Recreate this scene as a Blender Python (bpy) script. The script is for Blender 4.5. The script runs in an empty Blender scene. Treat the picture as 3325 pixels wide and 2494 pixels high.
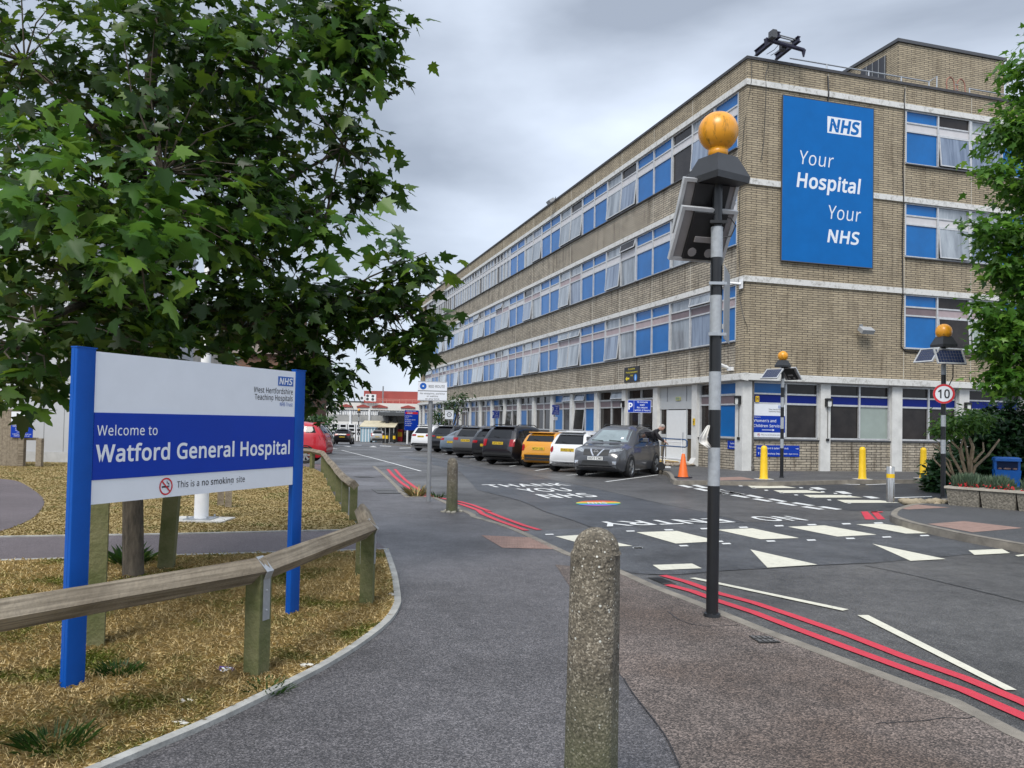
import bpy, bmesh, math, random, os
import numpy as np
from mathutils import Vector, Matrix
random.seed(7); RNG = np.random.default_rng(11)
SC = bpy.context.scene; COL = SC.collection
R = math.radians
# ---------------------------------------------------------------- camera
IW, IH = 3325, 2494
FPX, PIT, ROL, SHY = 2672.58, .0287, .0199, 46.9
CAMZ = 1.6
cd = bpy.data.cameras.new('camera'); co = bpy.data.objects.new('camera', cd); COL.objects.link(co)
cd.sensor_width = 36; cd.lens = 36*FPX/IW; cd.shift_y = SHY/IW; cd.clip_start = .05; cd.clip_end = 2000
co.matrix_world = Matrix.Translation((0, 0, CAMZ)) @ Matrix.Rotation(R(90)+PIT, 4, 'X') @ Matrix.Rotation(ROL, 4, 'Z')
SC.camera = co
# ---------------------------------------------------------------- sky, sun, exposure
SUN_EL, SUN_AZ = R(52), R(200)
w = bpy.data.worlds.new('World'); SC.world = w; w.use_nodes = True
nt = w.node_tree; N = nt.nodes; L = nt.links; N.clear()
sky = N.new('ShaderNodeTexSky'); sky.sky_type = 'NISHITA'; sky.sun_disc = False; sky.sun_elevation = SUN_EL; sky.sun_rotation = SUN_AZ
tc = N.new('ShaderNodeTexCoord'); mp = N.new('ShaderNodeMapping'); mp.inputs['Scale'].default_value = (1, 1, 2.2); mp.inputs['Location'].default_value = (.35, 3.1, .2)
n1 = N.new('ShaderNodeTexNoise'); n1.inputs['Scale'].default_value = 1.35; n1.inputs['Detail'].default_value = 7; n1.inputs['Roughness'].default_value = .46; n1.inputs['Distortion'].default_value = .25
rp = N.new('ShaderNodeValToRGB')
rp.color_ramp.elements[0].position = .36; rp.color_ramp.elements[0].color = (2.55, 2.9, 3.5, 1)
rp.color_ramp.elements[1].position = .60; rp.color_ramp.elements[1].color = (6.5, 7.2, 8.3, 1)
mx = N.new('ShaderNodeMix'); mx.data_type = 'RGBA'; mx.inputs[0].default_value = .9
bg = N.new('ShaderNodeBackground'); bg.inputs['Strength'].default_value = .1
ow = N.new('ShaderNodeOutputWorld')
L.new(tc.outputs['Generated'], mp.inputs[0]); L.new(mp.outputs[0], n1.inputs['Vector']); L.new(n1.outputs['Fac'], rp.inputs[0])
L.new(sky.outputs[0], mx.inputs[6]); L.new(rp.outputs[0], mx.inputs[7]); L.new(mx.outputs[2], bg.inputs['Color']); L.new(bg.outputs[0], ow.inputs[0])
sl = bpy.data.lights.new('sun', 'SUN'); sl.energy = 2.0; sl.angle = R(25); sl.color = (1, .96, .9)
so = bpy.data.objects.new('sun', sl); COL.objects.link(so)
so.rotation_euler = (R(90)-SUN_EL, 0, R(180)-SUN_AZ)
SC.view_settings.view_transform = 'Standard'; SC.view_settings.look = 'None'; SC.view_settings.exposure = .75; SC.view_settings.gamma = 1
SC.view_settings.use_curve_mapping = False
SC.cycles.max_bounces = 5; SC.cycles.diffuse_bounces = 2; SC.cycles.glossy_bounces = 2; SC.cycles.transmission_bounces = 2; SC.cycles.transparent_max_bounces = 4
SC.cycles.use_denoising = True
# ---------------------------------------------------------------- measuring: photograph point -> place in the world
def ray(px, py):
    a, b = px-IW/2, py-IH/2-SHY
    cr, sr = math.cos(ROL), math.sin(ROL)
    X, Y = a*cr+b*sr, -a*sr+b*cr
    x, u = X/FPX, -Y/FPX; c, s = math.cos(PIT), math.sin(PIT)
    return Vector((x, c-u*s, s+u*c))
def base(y): return float(np.interp(y, [26, 36, 52, 92, 130, 400], [0, -.07, -.24, -1.0, -1.6, -3.5]))
ROAD = -.12
def P(px, py, off=0):
    r = ray(px, py); z = off
    for _ in range(12):
        t = (z-CAMZ)/r.z if r.z < -1e-4 else 300
        z = base(min(r.y*t, 300))+off
    return Vector((r.x*t, r.y*t, z))
def Dp(px, py, dist):
    r = ray(px, py); return Vector((0, 0, CAMZ))+r*(dist/r.y)
def Zm(x0, y0, s): return lambda *p: [(x0+a*s, y0+b*s) for a, b in p]
TH = .2922; COR = Vector((8.6219, 30.6352, 0))
DL = Vector((-math.sin(TH), math.cos(TH), 0)); DR = Vector((math.cos(TH), math.sin(TH), 0))
def BW(x, y, z=0): return COR+DR*x+DL*y+Vector((0, 0, z))      # hospital frame -> world
def W2B(p): q = Vector(p)-COR; return (q.dot(DR), q.dot(DL))
# ---------------------------------------------------------------- materials
MATS = {}
def mk(name, col, rough=.6, var=.12, sc=6., bump=0., bsc=60., metal=0., spec=.5, col2=None, coat=0., stretch=None, vary=False):
    if name in MATS: return MATS[name]
    m = bpy.data.materials.new(name); MATS[name] = m; m.use_nodes = True
    nt = m.node_tree; N = nt.nodes; L = nt.links; b = N['Principled BSDF']
    b.inputs['Roughness'].default_value = rough; b.inputs['Metallic'].default_value = metal; b.inputs['Specular IOR Level'].default_value = spec
    b.inputs['Coat Weight'].default_value = coat
    tc = N.new('ShaderNodeTexCoord'); vec = tc.outputs['Object']
    if vary:
        oi = N.new('ShaderNodeObjectInfo'); sm = N.new('ShaderNodeVectorMath'); sm.operation = 'SCALE'; sm.inputs[0].default_value = (37, 53, 71); L.new(oi.outputs['Random'], sm.inputs['Scale']); va = N.new('ShaderNodeVectorMath'); L.new(vec, va.inputs[0]); L.new(sm.outputs[0], va.inputs[1]); vec = va.outputs[0]
    if stretch:
        mp = N.new('ShaderNodeMapping'); mp.inputs['Scale'].default_value = stretch; L.new(vec, mp.inputs[0]); vec = mp.outputs[0]
    if var or col2:
        n = N.new('ShaderNodeTexNoise'); n.inputs['Scale'].default_value = sc; n.inputs['Detail'].default_value = 6; n.inputs['Roughness'].default_value = .65; L.new(vec, n.inputs['Vector'])
        r = N.new('ShaderNodeValToRGB'); r.color_ramp.elements[0].position = .3; r.color_ramp.elements[1].position = .7
        c2 = col2 or tuple(min(1, c*(1+var)) for c in col); c1 = tuple(c*(1-var) for c in col) if not col2 else col
        r.color_ramp.elements[0].color = (*c1, 1); r.color_ramp.elements[1].color = (*c2, 1)
        L.new(n.outputs['Fac'], r.inputs[0]); L.new(r.outputs[0], b.inputs['Base Color'])
    else: b.inputs['Base Color'].default_value = (*col, 1)
    if bump:
        n2 = N.new('ShaderNodeTexNoise'); n2.inputs['Scale'].default_value = bsc; n2.inputs['Detail'].default_value = 4; L.new(vec, n2.inputs['Vector'])
        bp = N.new('ShaderNodeBump'); bp.inputs['Strength'].default_value = bump; bp.inputs['Distance'].default_value = .02; L.new(n2.outputs['Fac'], bp.inputs['Height']); L.new(bp.outputs[0], b.inputs['Normal'])
    return m
def nodes_of(m): return m.node_tree.nodes, m.node_tree.links, m.node_tree.nodes['Principled BSDF']
def tarmac(name, dark, light, grit=160., speck=.25, rough=.75, patch=(.8, 1.25), wet=0., psc=.35, brown=None):
    m = bpy.data.materials.new(name); MATS[name] = m; m.use_nodes = True
    N, L, b = nodes_of(m)
    g = N.new('ShaderNodeNewGeometry')
    v = N.new('ShaderNodeTexVoronoi'); v.inputs['Scale'].default_value = grit; L.new(g.outputs['Position'], v.inputs['Vector'])
    hs = N.new('ShaderNodeSeparateColor'); L.new(v.outputs['Color'], hs.inputs[0])
    r = N.new('ShaderNodeValToRGB'); r.color_ramp.elements[0].position = .15; r.color_ramp.elements[0].color = (*dark, 1)
    r.color_ramp.elements[1].position = 1; r.color_ramp.elements[1].color = (*light, 1)
    e = r.color_ramp.elements.new(1-speck); e.color = tuple(.6*a+.4*c for a, c in zip(dark, light))+(1,)
    L.new(hs.outputs[0], r.inputs[0])
    n = N.new('ShaderNodeTexNoise'); n.inputs['Scale'].default_value = psc; n.inputs['Detail'].default_value = 8; n.inputs['Roughness'].default_value = .6; L.new(g.outputs['Position'], n.inputs['Vector'])
    mr = N.new('ShaderNodeMapRange'); mr.inputs[1].default_value = .38; mr.inputs[2].default_value = .62; mr.inputs[3].default_value = patch[0]; mr.inputs[4].default_value = patch[1]
    nb = N.new('ShaderNodeTexNoise'); nb.inputs['Scale'].default_value = 5.5; nb.inputs['Detail'].default_value = 9; nb.inputs['Roughness'].default_value = .75; L.new(g.outputs['Position'], nb.inputs['Vector']); av = N.new('ShaderNodeMix'); av.inputs[0].default_value = .42; L.new(n.outputs['Fac'], av.inputs[2]); L.new(nb.outputs['Fac'], av.inputs[3]); L.new(av.outputs[0], mr.inputs[0])
    mm = N.new('ShaderNodeMix'); mm.data_type = 'RGBA'; mm.blend_type = 'MULTIPLY'; mm.inputs[0].default_value = 1
    L.new(r.outputs[0], mm.inputs[6]); L.new(mr.outputs[0], mm.inputs[7])
    out = mm.outputs[2]
    if brown:
        n3 = N.new('ShaderNodeTexNoise'); n3.inputs['Scale'].default_value = .8; n3.inputs['Detail'].default_value = 5; L.new(g.outputs['Position'], n3.inputs['Vector'])
        m3 = N.new('ShaderNodeMapRange'); m3.inputs[1].default_value = .45; m3.inputs[2].default_value = .62; L.new(n3.outputs['Fac'], m3.inputs[0])
        m2 = N.new('ShaderNodeMix'); m2.data_type = 'RGBA'; m2.blend_type = 'MULTIPLY'; m2.inputs[7].default_value = (*brown, 1)
        L.new(m3.outputs[0], m2.inputs[0]); L.new(out, m2.inputs[6]); out = m2.outputs[2]
    L.new(out, b.inputs['Base Color'])
    rr = N.new('ShaderNodeMapRange'); rr.inputs[1].default_value = .35; rr.inputs[2].default_value = .65; rr.inputs[3].default_value = rough; rr.inputs[4].default_value = rough-wet; L.new(n.outputs['Fac'], rr.inputs[0]); L.new(rr.outputs[0], b.inputs['Roughness'])
    bp = N.new('ShaderNodeBump'); bp.inputs['Strength'].default_value = .6; bp.inputs['Distance'].default_value = .006; L.new(v.outputs['Distance'], bp.inputs['Height']); L.new(bp.outputs[0], b.inputs['Normal'])
    return m
def brick_mat(name, c1, c2, mortar, wear=.5, row=.086):
    m = bpy.data.materials.new(name); MATS[name] = m; m.use_nodes = True
    N, L, b = nodes_of(m); b.inputs['Roughness'].default_value = .85
    tc = N.new('ShaderNodeTexCoord'); sp = N.new('ShaderNodeSeparateXYZ'); L.new(tc.outputs['Object'], sp.inputs[0])
    ad = N.new('ShaderNodeMath'); L.new(sp.outputs[0], ad.inputs[0]); L.new(sp.outputs[1], ad.inputs[1])
    cb = N.new('ShaderNodeCombineXYZ'); L.new(ad.outputs[0], cb.inputs[0]); L.new(sp.outputs[2], cb.inputs[1])
    bt = N.new('ShaderNodeTexBrick'); bt.offset = .5
    for k, v in dict(Scale=1, **{'Mortar Size': .013, 'Mortar Smooth': .35, 'Bias': 0, 'Brick Width': .46, 'Row Height': row}).items(): bt.inputs[k].default_value = v
    bt.inputs['Color1'].default_value = (*c1, 1); bt.inputs['Color2'].default_value = (*c2, 1); bt.inputs['Mortar'].default_value = (*mortar, 1)
    L.new(cb.outputs[0], bt.inputs['Vector'])
    def noise(scale, sx=1, sy=1, det=6):
        mp = N.new('ShaderNodeMapping'); mp.inputs['Scale'].default_value = (sx, sy, 1); L.new(cb.outputs[0], mp.inputs[0])
        n = N.new('ShaderNodeTexNoise'); n.inputs['Scale'].default_value = scale; n.inputs['Detail'].default_value = det; n.inputs['Roughness'].default_value = .65; L.new(mp.outputs[0], n.inputs['Vector']); return n.outputs['Fac']
    def mult(src, fac, lo, hi, a, c):
        mr = N.new('ShaderNodeMapRange'); mr.inputs[1].default_value = lo; mr.inputs[2].default_value = hi; L.new(fac, mr.inputs[0])
        x = N.new('ShaderNodeMix'); x.data_type = 'RGBA'; x.blend_type = 'MULTIPLY'; x.inputs[7].default_value = (*c, 1)
        s = N.new('ShaderNodeMath'); s.operation = 'MULTIPLY'; s.inputs[1].default_value = a; L.new(mr.outputs[0], s.inputs[0]); L.new(s.outputs[0], x.inputs[0]); L.new(src, x.inputs[6]); return x.outputs[2]
    o = mult(bt.outputs[0], noise(1.0, 1, 1), .4, .7, .55, (.62, .6, .58))
    o = mult(o, noise(3.2, 1.2, .12, 5), .52, .70, wear, (.3, .26, .22))       # rain streaks
    o = mult(o, noise(16, .4, 1, 3), .48, .7, .6*wear, (.28, .27, .26)); o = mult(o, noise(.35, 1, .6, 5), .5, .68, .4*wear, (.6, .59, .58))
    L.new(o, b.inputs['Base Color'])
    bp = N.new('ShaderNodeBump'); bp.inputs['Strength'].default_value = .5; bp.inputs['Distance'].default_value = .012; bp.invert = True; L.new(bt.outputs['Fac'], bp.inputs['Height']); L.new(bp.outputs[0], b.inputs['Normal'])
    return m
# ---------------------------------------------------------------- mesh collector
class MB:
    def __init__(s): s.v = []; s.f = []; s.m = []
    def add(s, vs, fs, mi=0, M=None):
        o = len(s.v); s.v += [tuple(M @ Vector(q)) for q in vs] if M else [tuple(q) for q in vs]
        s.f += [tuple(i+o for i in f) for f in fs]; s.m += [mi]*len(fs); return s
    def box(s, x0, x1, y0, y1, z0, z1, mi=0, M=None, b=0):
        if b:
            return s.prism([(x0+b, z0), (x1-b, z0), (x1, z0+b), (x1, z1-b), (x1-b, z1), (x0+b, z1), (x0, z1-b), (x0, z0+b)], y0, y1, mi, M)
        v = [(x0, y0, z0), (x1, y0, z0), (x1, y1, z0), (x0, y1, z0), (x0, y0, z1), (x1, y0, z1), (x1, y1, z1), (x0, y1, z1)]
        return s.add(v, [(0, 3, 2, 1), (4, 5, 6, 7), (0, 1, 5, 4), (1, 2, 6, 5), (2, 3, 7, 6), (3, 0, 4, 7)], mi, M)
    def prism(s, pts, y0, y1, mi=0, M=None):      # xz outline pushed along y
        n = len(pts); v = [(x, y0, z) for x, z in pts]+[(x, y1, z) for x, z in pts]
        f = [tuple(range(n)), tuple(range(2*n-1, n-1, -1))]+[(i, i+n, (i+1) % n+n, (i+1) % n) for i in range(n)]
        return s.add(v, f, mi, M)
    def slab(s, pts, z0, z1, mi=0, M=None):       # xy outline pushed along z
        n = len(pts); v = [(x, y, z0) for x, y in pts]+[(x, y, z1) for x, y in pts]
        f = [tuple(range(n-1, -1, -1)), tuple(range(n, 2*n))]+[(i, (i+1) % n, (i+1) % n+n, i+n) for i in range(n)]
        return s.add(v, f, mi, M)
    def lathe(s, prof, n=16, mi=0, M=None, cap=True):
        v = []; f = []
        for r, z in prof: v += [(r*math.cos(2*math.pi*i/n), r*math.sin(2*math.pi*i/n), z) for i in range(n)]
        for k in range(len(prof)-1):
            for i in range(n): j = (i+1) % n; f.append((k*n+i, k*n+j, (k+1)*n+j, (k+1)*n+i))
        if cap: f += [tuple(range(n-1, -1, -1)), tuple(range((len(prof)-1)*n, len(prof)*n))]
        return s.add(v, f, mi, M)
    def cyl(s, a, b, r, r2=None, n=10, mi=0):
        return s.tube([a, b], [r, r if r2 is None else r2], n, mi)
    def tube(s, pts, rad, n=8, mi=0, cap=True):
        pts = [Vector(q) for q in pts]; rad = rad if hasattr(rad, '__len__') else [rad]*len(pts)
        v = []; f = []; ref = None
        for k, q in enumerate(pts):
            t = (pts[min(k+1, len(pts)-1)]-pts[max(k-1, 0)]).normalized()
            if ref is None: ref = Vector((0, 0, 1)) if abs(t.z) < .9 else Vector((1, 0, 0))
            a = t.cross(ref).normalized(); c = a.cross(t); ref = c
            v += [q+(a*math.cos(2*math.pi*i/n)+c*math.sin(2*math.pi*i/n))*rad[k] for i in range(n)]
        for k in range(len(pts)-1):
            for i in range(n): j = (i+1) % n; f.append((k*n+i, (k+1)*n+i, (k+1)*n+j, k*n+j))
        if cap: f += [tuple(range(n)), tuple(range(len(pts)*n-1, (len(pts)-1)*n-1, -1))]
        return s.add(v, f, mi)
    def ball(s, c, r, n=14, mi=0, sq=(1, 1, 1)):
        c = Vector(c); k = n//2; prof = [(math.sin(math.pi*i/k), -math.cos(math.pi*i/k)) for i in range(k+1)]; prof[0] = (.001, -1); prof[-1] = (.001, 1)
        return s.lathe([(a*r, b*r) for a, b in prof], n, mi, Matrix.Translation(c) @ Matrix.Diagonal((*sq, 1)), False)
    def quad(s, a, b, c, d, mi=0): return s.add([a, b, c, d], [(0, 1, 2, 3)], mi)
    def ring(s, r0, r1, y, n=28, mi=0, cx=0, cz=0, y1=None):   # flat ring facing -y
        v = []; f = []
        for i in range(n): a = 2*math.pi*i/n; v += [(cx+r0*math.cos(a), y, cz+r0*math.sin(a)), (cx+r1*math.cos(a), y, cz+r1*math.sin(a))]
        for i in range(n): j = (i+1) % n; f.append((2*i, 2*j, 2*j+1, 2*i+1))
        return s.add(v, f, mi)
    def disc(s, r, y, n=28, mi=0, cx=0, cz=0, ry=None):
        ry = ry or r
        return s.add([(cx+r*math.cos(2*math.pi*i/n), y, cz+ry*math.sin(2*math.pi*i/n)) for i in range(n)], [tuple(range(n))], mi)
    def text(s, body, size, x, z, y, mi=0, al='L', bold=0, sx=1, shear=0, M=None):
        vs, fs = text2d(body, bold); wd = max((q[0] for q in vs), default=0)*size*sx
        ox = x if al == 'L' else x-wd if al == 'R' else x-wd/2
        return s.add([(ox+(a+shear*b)*size*sx, y, z+b*size) for a, b in vs], fs, mi, M)
    def build(s, name, mats, parent=None, smooth=False, loc=None):
        me = bpy.data.meshes.new(name); me.from_pydata(s.v, [], s.f)
        mats = mats if isinstance(mats, (list, tuple)) else [mats]
        for m in mats: me.materials.append(m)
        if len(mats) > 1: me.polygons.foreach_set('material_index', s.m)
        if smooth: me.polygons.foreach_set('use_smooth', [True]*len(s.f))
        me.validate(); me.update()
        if smooth and smooth is not True: me.set_sharp_from_angle(angle=R(smooth))
        return link(name, me, parent, loc)
def link(name, me, parent=None, loc=None):
    o = bpy.data.objects.new(name, me); COL.objects.link(o)
    if parent: o.parent = parent
    if loc: o.location = loc
    return o
FONT = None
try:
    FONT = bpy.data.fonts.load(os.path.join(bpy.utils.system_resource('DATAFILES', path='fonts'), 'NotoSansMath-Regular.woff2'))
except Exception: FONT = None
TX = {}
def text2d(body, bold=0):
    k = (body, bold)
    if k in TX: return TX[k]
    c = bpy.data.curves.new('lettering', 'FONT'); c.body = body; c.size = 1; c.resolution_u = 3; c.offset = bold*.011; c.fill_mode = 'FRONT'
    if FONT: c.font = FONT
    if bold: c.space_character = 1.04
    o = bpy.data.objects.new('lettering', c); COL.objects.link(o)
    dg = bpy.context.evaluated_depsgraph_get(); me = bpy.data.meshes.new_from_object(o.evaluated_get(dg))
    TX[k] = ([(v.co.x, v.co.y) for v in me.vertices], [tuple(p.vertices) for p in me.polygons])
    bpy.data.objects.remove(o); bpy.data.curves.remove(c); bpy.data.meshes.remove(me)
    return TX[k]
def tag(o, label=None, cat=None, group=None, kind=None):
    for k, v in (('label', label), ('category', cat), ('group', group), ('kind', kind)):
        if v: o[k] = v
    return o
def thing(name, label, cat, loc=(0, 0, 0), rz=0, group=None):
    o = bpy.data.objects.new(name, None); COL.objects.link(o); o.location = loc; o.rotation_euler = (0, 0, rz); o.empty_display_size = .2
    return tag(o, label, cat, group)
def kids(o): return [c for c in bpy.data.objects if c.parent == o]
def dup(o, loc=None, rz=None, label=None, parent=None):
    c = o.copy(); COL.objects.link(c)
    if parent: c.parent = parent
    if loc is not None: c.location = loc
    if rz is not None: c.rotation_euler = (0, 0, rz)
    if label: c['label'] = label
    for ch in kids(o): dup(ch, parent=c)
    return c
def face_to(p, q=(0, 0)):  # z rotation so that local -y looks from p towards q
    d = Vector((q[0]-p[0], q[1]-p[1])); return math.atan2(d.x, -d.y)
# ground sheets
def sheet(name, pts, off, m, kind='structure', fn=None):
    bm = bmesh.new(); pts = [(q[0], q[1]) for q in pts]
    f = bm.faces.new([bm.verts.new((x, y, 0)) for x, y in pts]); bm.normal_update()
    if f.normal.z < 0: f.normal_flip()
    bmesh.ops.triangulate(bm, faces=bm.faces[:])
    for yc in (26, 36, 52, 92, 130):
        bmesh.ops.bisect_plane(bm, geom=bm.verts[:]+bm.edges[:]+bm.faces[:], plane_co=(0, yc, 0), plane_no=(0, 1, 0))
    for v in bm.verts: v.co.z = base(v.co.y)+off
    me = bpy.data.meshes.new(name); bm.to_mesh(me); bm.free(); me.materials.append(m)
    o = link(name, me); return tag(o, kind=kind)
def sweep(mb, pts, prof, mi=0):   # profile [(side, z)] carried along a ground line; side>0 is to the left
    pts = [Vector((q[0], q[1], 0)) for q in pts]; n = len(prof); vs = []; fs = []
    for k, q in enumerate(pts):
        t = (pts[min(k+1, len(pts)-1)]-pts[max(k-1, 0)]).normalized(); s = Vector((-t.y, t.x, 0))
        for a, z in prof: p = q+s*a; vs.append((p.x, p.y, base(q.y)+z))
    for k in range(len(pts)-1):
        for i in range(n-1): fs.append((k*n+i, (k+1)*n+i, (k+1)*n+i+1, k*n+i+1))
    return mb.add(vs, fs, mi)
def smooth_line(pts, sub=6):
    pts = [Vector((q[0], q[1], 0)) for q in pts]; out = []
    for i in range(len(pts)-1):
        p0, p1, p2, p3 = pts[max(i-1, 0)], pts[i], pts[i+1], pts[min(i+2, len(pts)-1)]
        for k in range(sub):
            t = k/sub; out.append(.5*((2*p1)+(p2-p0)*t+(2*p0-5*p1+4*p2-p3)*t*t+(3*p1-p0-3*p2+p3)*t**3))
    return out+[pts[-1]]
# shared paints
WHITE = mk('white_paint', (.74, .75, .76), .45, .06, 9); BLACK = mk('black_plastic', (.012, .012, .013), .45, .2, 20)
CONC = mk('concrete_trim', (.5, .49, .46), .8, .25, 5, .2, 40); STEEL = mk('galvanised_steel', (.42, .44, .46), .38, .15, 14, metal=.7)
BLUE = mk('sign_blue', (.001, .034, .34), .4, .05, 3, spec=.25); NBLUE = mk('banner_blue', (.0005, .118, .39), .5, .07, 1.5, spec=.2); SIGNW = mk('sign_white', (.70, .73, .78), .35, .03, 4)
RED = mk('sign_red', (.55, .02, .03), .4, .05, 5); YEL = mk('bollard_yellow', (.78, .5, .01), .45, .08, 5); GREYP = mk('grey_paint', (.20, .21, .22), .45, .1, 8)
INK = mk('black_ink', (.015, .015, .018), .5, 0); DGREY = mk('dark_grey', (.06, .062, .068), .5, .1, 10)
def leaf_mat(name, c1, c2, c3, tr=.45):
    m = bpy.data.materials.new(name); MATS[name] = m; m.use_nodes = True; N, L, b = nodes_of(m)
    g = N.new('ShaderNodeNewGeometry'); r = N.new('ShaderNodeValToRGB'); r.color_ramp.elements[0].color = (*c1, 1); r.color_ramp.elements[1].color = (*c3, 1); r.color_ramp.elements[1].position = 1
    e = r.color_ramp.elements.new(.7); e.color = (*c2, 1); L.new(g.outputs['Random Per Island'], r.inputs[0]); L.new(r.outputs[0], b.inputs['Base Color'])
    b.inputs['Roughness'].default_value = .42; b.inputs['Specular IOR Level'].default_value = .4
    t = N.new('ShaderNodeBsdfTranslucent'); hs = N.new('ShaderNodeHueSaturation'); hs.inputs['Value'].default_value = 1.6; hs.inputs['Hue'].default_value = .485; L.new(r.outputs[0], hs.inputs['Color']); L.new(hs.outputs[0], t.inputs['Color'])
    x = N.new('ShaderNodeMixShader'); x.inputs[0].default_value = tr; L.new(b.outputs[0], x.inputs[1]); L.new(t.outputs[0], x.inputs[2]); L.new(x.outputs[0], N['Material Output'].inputs[0])
    return m
# ================================================================ GROUND
zA = Zm(1550, 1530, .27125); zB = Zm(1200, 1480, .29385); zC = Zm(2050, 1560, .36166); zR = Zm(1950, 1800, .62161)
z3b = Zm(2300, 1200, .46338); z22 = Zm(0, 1500, .59908); z2z = Zm(1300, 1200, .45208); zcar = Zm(2040, 1240, .20492); z1z = Zm(900, 1100, .36166); z5n = Zm(900, 1200, .27125)
def PP(l, off=0): return [P(x, y, off) for x, y in l]
TAR = tarmac('road_tarmac', (.044, .043, .043), (.175, .17, .165), 150, .2, .6, (.5, 1.5), .25, .3)
TARD = tarmac('new_tarmac', (.033, .036, .042), (.12, .125, .135), 160, .15, .48, (.6, 1.4), .2, .5)
TARB = tarmac('zebra_table_tarmac', (.034, .036, .041), (.14, .145, .15), 120, .2, .6, (.5, 1.55), .2, .6)
PAVE = tarmac('pavement_tarmac', (.040, .038, .040), (.20, .188, .192), 130, .3, .6, (.62, 1.38), .22, .4)
BROWN = tarmac('brown_footway', (.040, .032, .028), (.28, .225, .195), 120, .33, .75, (.6, 1.4), .1, .5, (.75, .68, .62))
PATHM = tarmac('lawn_path_tarmac', (.06, .048, .052), (.20, .165, .172), 150, .25, .7, (.85, 1.2), .1, .5)
KERB = mk('kerb_concrete', (.20, .18, .15), .85, .3, 4, .3, 60)
TACT = mk('tactile_paving', (.26, .17, .14), .8, .2, 6, .3, 50)
SOIL = mk('lawn_soil', (.50, .38, .18), .95, .3, 3, .5, 40, col2=(.66, .52, .26))
gpts = [(-400, -60), (400, -60), (400, 400), (-400, 400)]
sheet('ground', gpts, -.3, mk('distant_ground', (.12, .12, .11), .9))
sheet('road', [(-60, -20), (90, -20), (90, 190), (-60, 190)], ROAD, TAR)
kerbO = zR((2212, 930), (1900, 770), (1600, 660), (1250, 530), (900, 400), (700, 320), (560, 262), (300, 165), (120, 85)) + zA((1130, 985), (860, 860), (600, 740), (480, 690), (280, 620), (130, 580), (0, 545)) + zB((1180, 650), (1000, 570), (770, 470), (700, 452), (450, 455), (380, 400), (340, 350), (250, 265), (150, 180), (70, 118))
kw = PP(kerbO); d0 = (kw[0]-kw[2]).normalized(); kw = [kw[0]+d0*9, kw[0]+d0*3]+kw
farend = PP([(1089, 1509), (1000, 1506)])
sheet('pavement', [q for q in kw]+farend+[Vector((-14, 29.5, 0)), Vector((-60, 29.5, 0)), Vector((-60, -12, 0)), Vector((kw[0].x, -12, 0))], 0, PAVE)
mb = MB(); sweep(mb, kw, [(.125, -.01), (.125, .006), (.02, .008), (0, -.01), (-.008, ROAD-.05)]); tag(mb.build('kerb', KERB), kind='structure')
br = PP([(1803, 1834), (1850, 1905), (1960, 2110), (2056, 2254), (2155, 2384), (2240, 2560)])
mid = [q for q in kw if q.y < P(1990, 1840).y]
def inset(l, d): 
    o = []
    for k, q in enumerate(l):
        t = (l[min(k+1, len(l)-1)]-l[max(k-1, 0)]).normalized(); o.append(q+Vector((-t.y, t.x, 0))*d)
    return o
sheet('footway', inset(mid, .127)+br+[Vector((br[-1].x+.3, -6, 0))], .004, BROWN)
sheet('tactile_paving', PP(zA((45, 770), (640, 795), (985, 938), (300, 920))), .004, TACT)
mb = MB(); q = PP(zA((45, 770), (640, 795), (985, 938), (300, 920)))
for i in range(20):
    for j in range(9):
        a, b = (i+.5)/20, (j+.5)/9; p = (q[0]*(1-a)+q[1]*a)*(1-b)+(q[3]*(1-a)+q[2]*a)*b
        mb.lathe([(.02, 0), (.013, .006)], 6, 0, Matrix.Translation((p.x, p.y, .004)))
tag(mb.build('tactile_paving_studs', TACT), kind='structure')
# --- lawns and the path that crosses between them
edge = PP(z22((640, 1650), (1130, 1440), (1500, 1260), (1780, 1115), (1990, 980), (2120, 870), (2168, 790), (2172, 740), (2150, 610), (2105, 480)))
edge = [edge[0]+(edge[0]-edge[1]).normalized()*2.5]+edge
top1 = PP(z22((1100, 508), (340, 530), (0, 540))); top1.append(top1[-1]+(top1[-1]-top1[0]).normalized()*14)
se = smooth_line(edge, 5)
LAWN1 = [(q.x, q.y) for q in se]+[(q.x, q.y) for q in top1]+[(-20, -6), (edge[0].x-.2, -6)]
sheet('lawn', LAWN1, .012, SOIL)
e2 = PP([(0, 1742.6), (599, 1735), (935, 1727), (1172, 1722)]); e2[0] = e2[0]+(e2[0]-e2[3]).normalized()*12
f2 = PP([(1148, 1692), (1118, 1662), (1080, 1602), (1050, 1538), (1012, 1519), (940, 1511)])
LAWN2 = [(q.x, q.y) for q in e2+f2]+[(-9, 27.6), (-30, 27.6), (-30, 11.2)]
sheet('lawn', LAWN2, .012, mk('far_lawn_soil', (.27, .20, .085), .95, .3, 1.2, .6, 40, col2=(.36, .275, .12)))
blob = PP([(0, 1557), (60, 1566), (120, 1602), (144, 1632), (126, 1668), (84, 1698), (0, 1731)])
bl = smooth_line(blob, 5); bl = [bl[0]+Vector((-9, 3, 0))]+bl+[bl[-1]+Vector((-9, -1, 0))]
sheet('path', bl, .018, PATHM)
sheet('path', [q for q in top1[::-1]]+[P(1255, 1783)]+[P(1172, 1722)]+e2[:3][::-1], .006, PATHM)
mb = MB(); sweep(mb, se, [(0, -.02), (0, .028), (.06, .028), (.06, -.02)]); sweep(mb, [edge[-1]]+top1, [(0, -.02), (0, .025), (.05, .025), (.05, -.02)]); sweep(mb, e2[::-1], [(0, -.02), (0, .022), (.05, .022), (.05, -.02)])
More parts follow.
